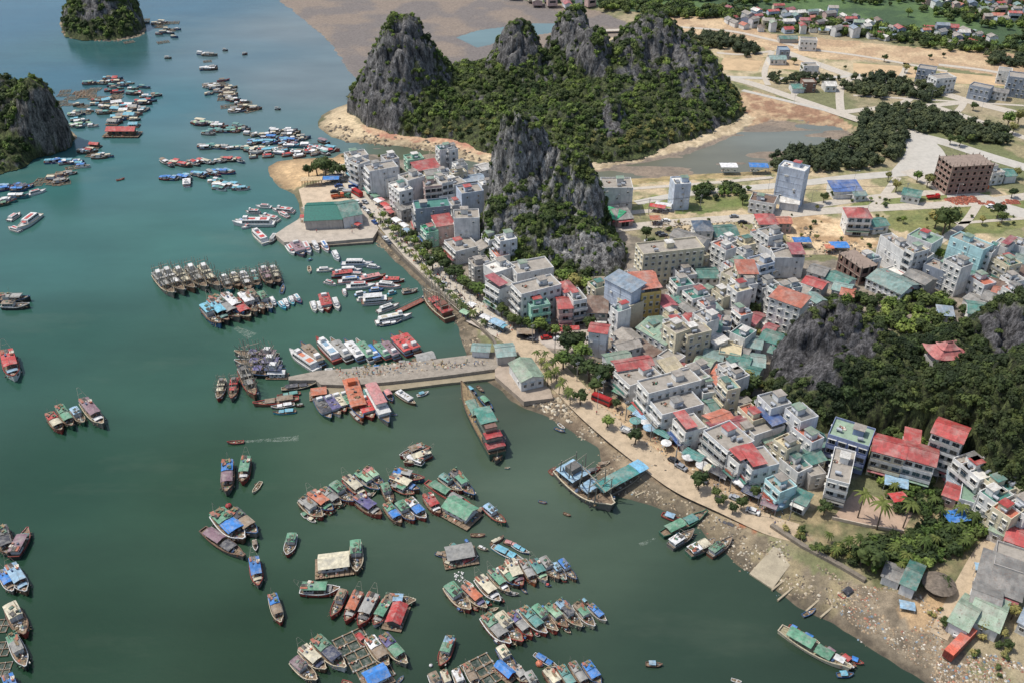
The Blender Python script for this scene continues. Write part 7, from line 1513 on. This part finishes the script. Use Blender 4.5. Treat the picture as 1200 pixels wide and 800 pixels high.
for q in [(388,215,5,9,5,3,'blue'),(394,212,10,7,4,3,'navy'),(412,210,-50,6,4,3,'cyan'),(410,202,-60,6,4,3.2,'cyan'),(440,235,-52,5,3.5,2.8,'green'),(444,241,-52,5,3.5,2.8,'white'),(447,240,-52,4,3,2.8,'pink'),(452,246,-52,5,3.5,2.8,'red'),(458,254,-52,5,3,2.8,'red'),(436,230,-52,5,3.5,2.8,'teal'),(432,224,-52,5,3,2.8,'green'),(455,250,-52,4,3,2.8,'pink'),(465,264,-52,5,3.5,2.8,'white'),(474,270,-52,5,3,2.8,'white'),(478,276,-52,4,3,2.8,'ltblue'),
    (583,385,-40,6,4,3,'ltblue'),(588,388,-40,4,3,2.8,'cyan'),(545,372,-40,4,3,2.6,'ltgreen'),(570,378,-40,5,3,2.6,'white'),(560,370,-40,3.5,3,2.6,'cream'),(553,363,-40,3.5,3,2.6,'white'),(616,395,0,7,4,2.8,'brown'),(650,393,0,6,3,2.8,'red'),(668,391,0,7,3,2.8,'red'),(420,268,-40,3,3,2.4,'red'),(357,260,10,3.5,3.5,3,'red'),(746,487,-42,6,4,2.8,'teal'),(728,466,-42,6,4,2.8,'green'),(752,493,-42,6,4,2.8,'ltblue'),(720,455,-42,7,3,2.8,'dark'),(790,520,-42,6,3,2.8,'dark'),(776,515,-42,6,3,2.8,'teal'),(812,540,-42,7,4,2.8,'teal'),(842,560,-38,6,4,2.8,'dark'),(880,583,-35,6,4,2.8,'navy'),(1117,613,10,7,5,3.2,'blue'),(1062,712,-15,4,3,1.2,'ltblue'),(1048,572,-20,7,5,3,'ltblue'),(1085,560,-20,6,3,3,'grey'),(1050,590,10,5,4,3,'red'),(1155,674,-18,7,3,2.8,'ltblue'),(1176,684,-18,6,3,2.8,'pink'),
    (853,200,0,9,6,3,'white'),(888,200,-5,10,6,3,'blue'),(770,248,-20,8,4,3,'red'),(777,246,-20,8,4,3,'white'),(767,262,0,5,5,3,'orange'),(990,232,-5,9,4,2.6,'white'),(982,294,0,8,6,3,'blue'),(970,296,0,4,4,3,'orange'),(938,288,0,8,5,3,'blue'),(1020,273,5,10,4,2.5,'ltblue'),(900,598,-30,5,3,2.8,'mauve')]:
    stall(*q)
# people: one body surface grown from a joint skeleton
def person_mesh(pose):
    J = {'pel':(0,0,.95,.15),'ches':(0,0,1.28,.17),'nek':(0,0,1.48,.065),'hd':(0,.01,1.62,.10),'top':(0,.01,1.72,.08)}
    E = [('pel','ches'),('ches','nek'),('nek','hd'),('hd','top')]
    for s, k in ((-1, 'l'), (1, 'r')):
        st = .22*s*pose
        J['h'+k] = (.10*s, 0, .88, .10); J['k'+k] = (.11*s, st*.5+.02, .48, .07); J['a'+k] = (.11*s, st, .08, .045); J['t'+k] = (.12*s, st+.16, .04, .04)
        J['s'+k] = (.19*s, 0, 1.40, .07); J['e'+k] = (.25*s, -st*.5, 1.12, .045); J['w'+k] = (.26*s, -st*.7+.08, .88, .035); J['f'+k] = (.26*s, -st*.7+.12, .78, .035)
        E += [('pel','h'+k),('h'+k,'k'+k),('k'+k,'a'+k),('a'+k,'t'+k),('ches','s'+k),('s'+k,'e'+k),('e'+k,'w'+k),('w'+k,'f'+k)]
    ks = list(J); me = bpy.data.meshes.new('body'); me.from_pydata([J[k][:3] for k in ks], [(ks.index(a), ks.index(b)) for a, b in E], [])
    o = bpy.data.objects.new('tmp', me); COL.objects.link(o); md = o.modifiers.new('s', 'SKIN')
    for i, k in enumerate(ks): v = me.skin_vertices[0].data[i]; v.radius = (J[k][3], J[k][3]); v.use_root = (k == 'pel')
    o.modifiers.new('d', 'SUBSURF').levels = 1
    dg = bpy.context.evaluated_depsgraph_get(); m2 = bpy.data.meshes.new_from_object(o.evaluated_get(dg)); bpy.data.objects.remove(o); m2.name = 'body'; return m2
def clothes():
    m, nt, b = nodes('person_skin_clothes'); tc = N(nt, 'ShaderNodeTexCoord'); sp = N(nt, 'ShaderNodeSeparateXYZ'); nt.links.new(tc.outputs['Object'], sp.inputs[0]); oi = N(nt, 'ShaderNodeObjectInfo')
    shirt = ramp(nt, oi.outputs['Random'], [(0, srgb(200,60,60)), (.2, srgb(230,230,225)), (.4, srgb(60,90,150)), (.6, srgb(240,200,80)), (.8, srgb(60,60,66)), (1, srgb(120,170,140))])
    mp = N(nt, 'ShaderNodeMath', operation='DIVIDE'); mp.inputs[1].default_value = 1.8; nt.links.new(sp.outputs[2], mp.inputs[0])
    r0 = ramp(nt, mp.outputs[0], [(0, G1(0)), (.53, G1(0)), (.535, G1(1)), (1, G1(1))]); r1 = ramp(nt, mp.outputs[0], [(0, G1(0)), (.81, G1(0)), (.815, G1(1)), (1, G1(1))])
    c_ = mixc(nt, r0, srgb(50,54,70), shirt); c_ = mixc(nt, r1, c_, srgb(176,128,100)); nt.links.new(c_, b.inputs['Base Color']); b.inputs['Roughness'].default_value = .8; return m
PM = [person_mesh(.5), person_mesh(1.0)]; PMAT = clothes(); hairm = paint((34,28,26), 'cloth')
mb = MB(); mb.ball((0, -.01, 1.74), .115, 0, .8, 8, 5); HAIR = mb.mesh('hair'); mb = MB(); mb.add([(0, 0, 1.92)]+[(.24*math.cos(6.283*i/12), .24*math.sin(6.283*i/12), 1.74) for i in range(12)], [(0, 1+i, 1+(i+1) % 12) for i in range(12)]); HAT = mb.mesh('conical_hat')
def person(px, py, z, lab, i):
    p = P(px, py, z); t = thing('person', lab, 'person', p, R.uniform(0, 6.28), 'people about the waterfront'); link('body', PM[i % 2], PMAT, t)
    if i % 3: link('hair', HAIR, hairm, t)
    else: link('conical_hat', HAT, paint((206,186,140), 'cloth'), t)
PL = [(R.uniform(390, 570), 0) for i in range(34)]
for i, (x, _) in enumerate(PL):
    y = 437-(x-390)*.08+R.uniform(-2, 7); person(x, y, 2.3, ('person walking on the main pier deck', 'person in hat standing on main pier deck')[i % 3 == 0], i)
for i in range(26):
    k = i/25; x = 430+k*160; y = 232+k*160+R.uniform(-4, 4); person(x+R.uniform(-8, 6), y, 2.03, ('person walking along the north promenade', 'person in conical hat on the north promenade')[i % 3 == 0], i)
for i in range(18):
    k = i/17; person(700+k*210+R.uniform(-6, 6), 484+k*130+R.uniform(-3, 3), 2.03, ('person walking on the sandy shore road', 'person in conical hat on sandy shore road')[i % 3 == 0], i)
for i in range(10): person(R.uniform(360, 420), R.uniform(262, 274), 2.32, ('person standing on the north pier apron', 'person in conical hat on the north pier')[i % 3 == 0], i)
# bollard rows and lamp posts
def lamp(px, py):
    p = P(px, py, LZ); t = thing('street_lamp', 'slim grey street lamp '+where(px, py), 'street lamp', p, rad(-50), 'street lamps'); mb = MB(); mb.tube((0, 0, 0), (0, 0, 7.5), .09, .06, 6); mb.tube((0, 0, 7.4), (1.6, 0, 7.9), .05, n=5); link('pole', mb.mesh('pole'), steel_m, t)
    mb = MB(); mb.box((1.8, 0, 7.9), (.7, .22, .12)); link('lamp_head', mb.mesh('lamp_head'), frame_m, t)
for k in range(12): lamp(447+k*11.6, 263+k*11.2)
for q in [(720,258),(750,256),(800,250),(880,246),(950,240),(1017,246),(1060,236),(1120,232),(470,256),(500,292),(775,262),(700,478),(745,512),(790,548),(840,580),(890,604),(840,232),(900,224),(1000,216),(1090,120),(1150,130),(960,86),(1020,98),(930,124)]: lamp(*q)
# utility / gate frames
def scaffold(px, py):
    p = P(px, py, LZ); t = thing('scaffold', 'timber scaffold frame standing beside the north spit grove', 'scaffold', p, .1); mb = MB()
    for i in range(8):
        for j in range(3): mb.tube((i*1.4-5, j*2-2, 0), (i*1.4-5, j*2-2, 3.4), .09, n=5)
    link('post', mb.mesh('post'), paint((196,168,128), 'wood'), t); mb = MB(); mb.box((0, 0, 3.45), (11, 5, .12)); link('deck', mb.mesh('deck'), paint((206,180,140), 'wood'), t)
scaffold(366, 217)
# thatched round hut
p = P(1098, 690, LZ); t = thing('thatched_hut', 'round grey thatched hut beside the teal shed near the beach', 'hut', p, 0); mb = MB(); mb.tube((0, 0, 0), (0, 0, 2.6), 3.0, n=12); link('wall', mb.mesh('wall'), paint((92,80,66), 'wood'), t); mb = MB()
mb.tube((0, 0, 2.3), (0, 0, 4.6), 4.6, .5, n=14); link('roof', mb.mesh('roof'), paint((138,124,108), 'wood'), t)
# red floating pontoon in the basin
a, b = P(465,366,.6), P(496,351,.6); d = b-a; c = (a+b)/2; t = thing('pontoon', 'red brown floating pontoon gangway in the boat basin', 'pontoon', (c.x, c.y, 0), math.atan2(d.y, d.x)); mb = MB(); mb.box((0, 0, .6), (d.length, 2.6, .3)); link('deck', mb.mesh('deck'), paint((146,88,72), 'wood'), t); mb = MB()
for i in range(9):
    for s in (-1, 1): mb.tube((-d.length/2+d.length*i/8, s*1.2, .7), (-d.length/2+d.length*i/8, s*1.2, 1.7), .05, n=4)
for s in (-1, 1): mb.tube((-d.length/2, s*1.2, 1.7), (d.length/2, s*1.2, 1.7), .05, n=4)
link('railing', mb.mesh('railing'), rail_m, t); mb = MB()
for i in range(6): mb.tube((-d.length/2+d.length*(i+.2)/6, 0, .2), (-d.length/2+d.length*(i+.8)/6, 0, .2), .5, n=8)
link('float', mb.mesh('float'), tyrem, t)
# stone rubble and rubbish
def rubble(name, px, n, lo, hi, cols, seed, label, cat, z=None):
    r = np.random.RandomState(seed); poly = wpoly(px, .8); X0 = min(q[0] for q in poly); X1 = max(q[0] for q in poly); Y0 = min(q[1] for q in poly); Y1 = max(q[1] for q in poly)
    x = r.uniform(X0, X1, n*3); y = r.uniform(Y0, Y1, n*3); ok = inpoly(x, y, poly) & (fbm(x/6, y/6, s=seed) > .44); x, y = x[ok][:n], y[ok][:n]; n = len(x)
    zz = landz(x.reshape(1, -1), y.reshape(1, -1)).ravel() if z is None else np.full(n, z)
    base = np.array([(-1,-1,0),(1,-1,0),(1,1,0),(-1,1,0),(-.7,-.6,1),(.6,-.7,1),(.7,.6,1),(-.6,.7,1)], float); s = r.uniform(lo, hi, (n, 1, 1))*r.uniform(.5, 1.4, (n, 1, 3)); s[..., 2] *= .6
    vv = base[None]*s*(1+r.uniform(-.25, .25, (n, 8, 3))); a = r.uniform(0, 6.28, n); ca, sa = np.cos(a)[:, None], np.sin(a)[:, None]
    X = vv[..., 0]*ca-vv[..., 1]*sa+x[:, None]; Y = vv[..., 0]*sa+vv[..., 1]*ca+y[:, None]; Z = vv[..., 2]+zz[:, None]-.05
    f = np.array([(4,5,6,7),(0,1,5,4),(1,2,6,5),(2,3,7,6),(3,0,4,7)]); F_ = (f[None]+8*np.arange(n)[:, None, None]).reshape(-1, 4)
    cc = np.array([S3(*c_) for c_ in cols]); col = cc[r.randint(0, len(cc), n)]*r.uniform(.6, 1.2, (n, 1)); me = npmesh(name, np.stack([X, Y, Z], -1).reshape(-1, 3), F_, np.repeat(col, 8, axis=0))
    m, nt, b = nodes(name+'_stone'); at = N(nt, 'ShaderNodeVertexColor'); at.layer_name = 'Col'; nt.links.new(at.outputs[0], b.inputs['Base Color']); b.inputs['Roughness'].default_value = .9
    stuff(link(name, me, m), label, cat)
ST = [(156,138,112),(130,114,92),(106,94,78),(174,158,132),(92,86,76)]; RB = [(190,180,160),(174,160,138),(150,130,104),(206,198,184),(150,130,104),(132,114,92),(160,140,112),(150,130,104),(124,108,88),(172,152,124),(166,112,90),(118,134,144)]
rubble('beach_rubbish', [(985,690),(1040,690),(1085,700),(1110,730),(1105,760),(1120,790),(1080,780),(1020,745),(985,720)], 1300, .07, .30, RB, 5, 'pale rubbish and broken stone strewn over the beach', 'rubble')
rubble('yard_rubbish', [(1100,775),(1130,770),(1165,770),(1220,790),(1220,830),(1120,820),(1090,790)], 1500, .10, .36, RB, 6, 'white rubbish heaps spread below the orange container', 'rubble')
rubble('foreshore_stones', [(640,462),(700,480),(760,540),(830,585),(905,630),(1000,690),(985,730),(900,680),(840,640),(790,595),(720,575),(690,520),(640,485)], 5200, .08, .38, ST+RB[:2], 7, 'stones and shells scattered over the tidal foreshore', 'stones')
rubble('revetment_stones', [(438,276),(452,286),(505,342),(560,396),(560,410),(545,404),(520,358),(470,306),(434,282)], 2600, .15, .5, ST, 8, 'rough stones of the sloping revetment below the sea wall', 'stones')
rubble('spit_stones', [(625,462),(655,468),(700,490),(720,515),(700,515),(660,488),(625,474)], 600, .3, .8, ST+RB[:1], 9, 'pale boulders tipped along the upper shore', 'boulders')
rubble('islet_stones', [(372,150),(410,168),(470,171),(545,187),(600,200),(590,188),(500,166),(430,158),(400,140)], 900, .3, 1.0, ST, 10, 'rocks and driftwood along the beach below the big mountain', 'stones')
rubble('left_shore_stones', [(-60,215),(0,198),(25,190),(78,172),(84,158),(60,168),(20,186),(-60,205)], 700, .3, 1.1, ST, 11, 'pale rocks lining the shore of the left rocky islet', 'stones')
rubble('round_islet_stones', [(70,28),(76,42),(100,47),(135,48),(165,43),(172,34),(160,38),(130,43),(95,42)], 400, .4, 1.3, ST, 12, 'pale rocks lining the shore of the round islet', 'stones')
rubble('lot_rubble', [(760,262),(900,262),(960,270),(1020,295),(940,305),(870,300),(780,285)], 900, .15, .6, ST, 13, 'small heaps of rubble on the bare inner plots', 'rubble', 2.0)
rubble('lane_clutter', [(690,400),(760,430),(900,480),(960,520),(1000,560),(900,560),(800,500),(700,450)], 2600, .2, .7, RB+[(90,90,96),(60,110,100)], 14, 'crates, rubbish and clutter lying in the town lanes', 'clutter', 2.0)
rubble('brick_heaps', [(1105,236),(1130,232),(1190,236),(1195,242),(1120,243)], 900, .2, .6, [(150,86,66),(168,100,76),(132,74,58)], 15, 'red brick heaps stacked in front of the unfinished block', 'bricks', 2.0)

# motorbikes, utility poles and wires
def bike_parts():
    a = MB(); a.box((0, 0, .62), (.9, .26, .3), taper=.8); a.tube((.5, 0, .35), (.36, 0, 1.0), .05, n=5); a.tube((.36, -.3, 1.02), (.36, .3, 1.02), .03, n=4); a.box((.52, 0, .6), (.12, .22, .4))
    s = MB(); s.box((-.25, 0, .84), (.75, .26, .12)); w = MB(); w.tube((0, -.06, 0), (0, .06, 0), .3, n=10); return a.mesh('body'), s.mesh('seat'), w.mesh('wheel')
BK = bike_parts()
def bike(px, py, deg, col):
    p = P(px, py, LZ+.03); t = thing('motorbike', '%s motorbike standing %s' % (col, where(px, py)), 'motorbike', p, rad(deg), 'parked motorbikes'); link('body', BK[0], paint(VC[col], 'paint'), t); link('seat', BK[1], tyrem, t)
    for x in (-.58, .6): link('wheel', BK[2], tyrem, t, (x, 0, .3))
for i in range(60):
    k = R.random(); x = 432+k*150; y = 236+k*150*.93; side_ = R.choice((-1, 1)); bike(x+side_*R.uniform(6, 9), y-side_*R.uniform(2, 4), R.uniform(0, 180), R.choice(('red', 'black', 'blue', 'silver', 'white')))
for i in range(26): bike(R.uniform(608, 672), R.uniform(390, 398), R.uniform(60, 120), R.choice(('red', 'black', 'black', 'silver')))
for i in range(34): k = i/33; bike(712+k*200+R.uniform(4, 9), 478+k*124+R.uniform(-3, 0), R.uniform(0, 180), R.choice(('red', 'black', 'blue', 'silver')))
pm = MB(); pm.tube((0, 0, 0), (0, 0, 8.5), .16, .11, 7); xm = MB(); xm.box((0, 0, 8.0), (1.8, .12, .12)); xm.box((0, 0, 7.4), (1.4, .12, .1)); pmm, xmm = pm.mesh('pole'), xm.mesh('crossarm')
def wires(line):
    prev = None
    for px, py in line:
        p = P(px, py, LZ); t = thing('utility_pole', 'grey concrete utility pole '+where(px, py), 'utility pole', p, rad(30), 'utility poles'); link('pole', pmm, paint((150,146,138), 'wall'), t); link('crossarm', xmm, steel_m, t)
        if prev is not None:
            mb = MB()
            for o_ in (-.8, 0, .8):
                for i in range(6):
                    f = lambda tt: prev.lerp(p, tt)+Vector((o_*math.cos(rad(30)), o_*math.sin(rad(30)), 8.05-1.0*4*tt*(1-tt)*.8))
                    mb.tube(f(i/6), f((i+1)/6), .035, n=3)
            o = link('overhead_wires', mb.mesh('overhead_wires'), tyrem); tag(o, 'black overhead wires strung between poles '+where((px), py), 'wires', 'overhead wires')
        prev = p
wires([(706,468),(733,492),(762,516),(792,538),(822,558),(855,576),(890,594),(925,608)])
wires([(624,402),(650,418),(676,446),(700,462)])
wires([(452,236),(478,262),(504,288),(530,313),(556,336),(582,360),(604,378)])
wires([(700,258),(760,252),(820,247),(880,243),(940,240),(1000,236),(1060,233)])
rubble('promenade_clutter', [(436,238),(475,262),(520,306),(590,372),(610,392),(590,396),(540,362),(500,325),(440,262)], 900, .12, .45, RB+[(60,64,70),(150,60,56),(70,96,120)], 16, 'goods, pots and clutter standing along the promenade edge', 'clutter', 2.04)
rubble('pier_clutter', [(390,434),(480,426),(575,418),(572,430),(480,441),(395,448)], 420, .10, .4, RB+[(60,64,70),(150,60,56),(70,96,120),(180,170,150)], 17, 'baskets, crates and goods lying on the main pier', 'goods', 2.32)
rubble('shore_road_clutter', [(690,456),(760,512),(830,562),(925,612),(915,620),(820,572),(750,524),(684,470)], 900, .08, .3, RB+[(60,64,70)], 18, 'litter and small goods along the sandy shore road', 'clutter', 2.04)
rubble('tide_line', [(700,520),(712,545),(712,565),(745,578),(800,600),(830,620),(850,645),(905,688),(975,725),(1030,760),(1026,764),(965,727),(895,688),(845,650),(825,622),(795,602),(740,582),(706,568),(700,545),(694,522)], 1200, .08, .3, RB+[(120,104,84)], 19, 'tide line of washed up rubbish along the foreshore', 'rubbish')
# ================================================================ LIGHT, SKY, CAMERA
dedupe()
w = bpy.data.worlds.new('World'); scn.world = w; w.use_nodes = True; nt = w.node_tree
sky = nt.nodes.new('ShaderNodeTexSky'); sky.sky_type = 'NISHITA'; sky.sun_disc = False
EL, AZ = 63.0, -76.0       # sun high, to the left of the camera
sky.sun_elevation = rad(EL); sky.sun_rotation = rad(AZ); sky.air_density = 1.0; sky.dust_density = 2.2; sky.ozone_density = 1.0
nt.links.new(sky.outputs[0], nt.nodes['Background'].inputs[0]); nt.nodes['Background'].inputs[1].default_value = SKYK
sd = bpy.data.lights.new('sun', 'SUN'); sd.energy = SUNK; sd.angle = rad(.6); sd.color = (1, .968, .91)
so = bpy.data.objects.new('sun', sd); COL.objects.link(so)
D = Vector((math.sin(rad(AZ))*math.cos(rad(EL)), math.cos(rad(AZ))*math.cos(rad(EL)), math.sin(rad(EL))))
so.rotation_euler = (-D).to_track_quat('-Z', 'Y').to_euler(); so.location = (0, 300, 400)
cd = bpy.data.cameras.new('camera'); cd.sensor_width = 36; cd.lens = 36*F/1200; cd.clip_start = 1; cd.clip_end = 20000
co = bpy.data.objects.new('camera', cd); COL.objects.link(co); co.location = (0, 0, CAMH); co.rotation_euler = (math.pi/2-PITCH, 0, 0)
scn.camera = co
scn.view_settings.view_transform = 'Standard'; scn.view_settings.look = 'None'; scn.view_settings.exposure = 0; scn.view_settings.gamma = 1
scn.cycles.max_bounces = 5; scn.cycles.diffuse_bounces = 2; scn.cycles.glossy_bounces = 2; scn.cycles.transmission_bounces = 2
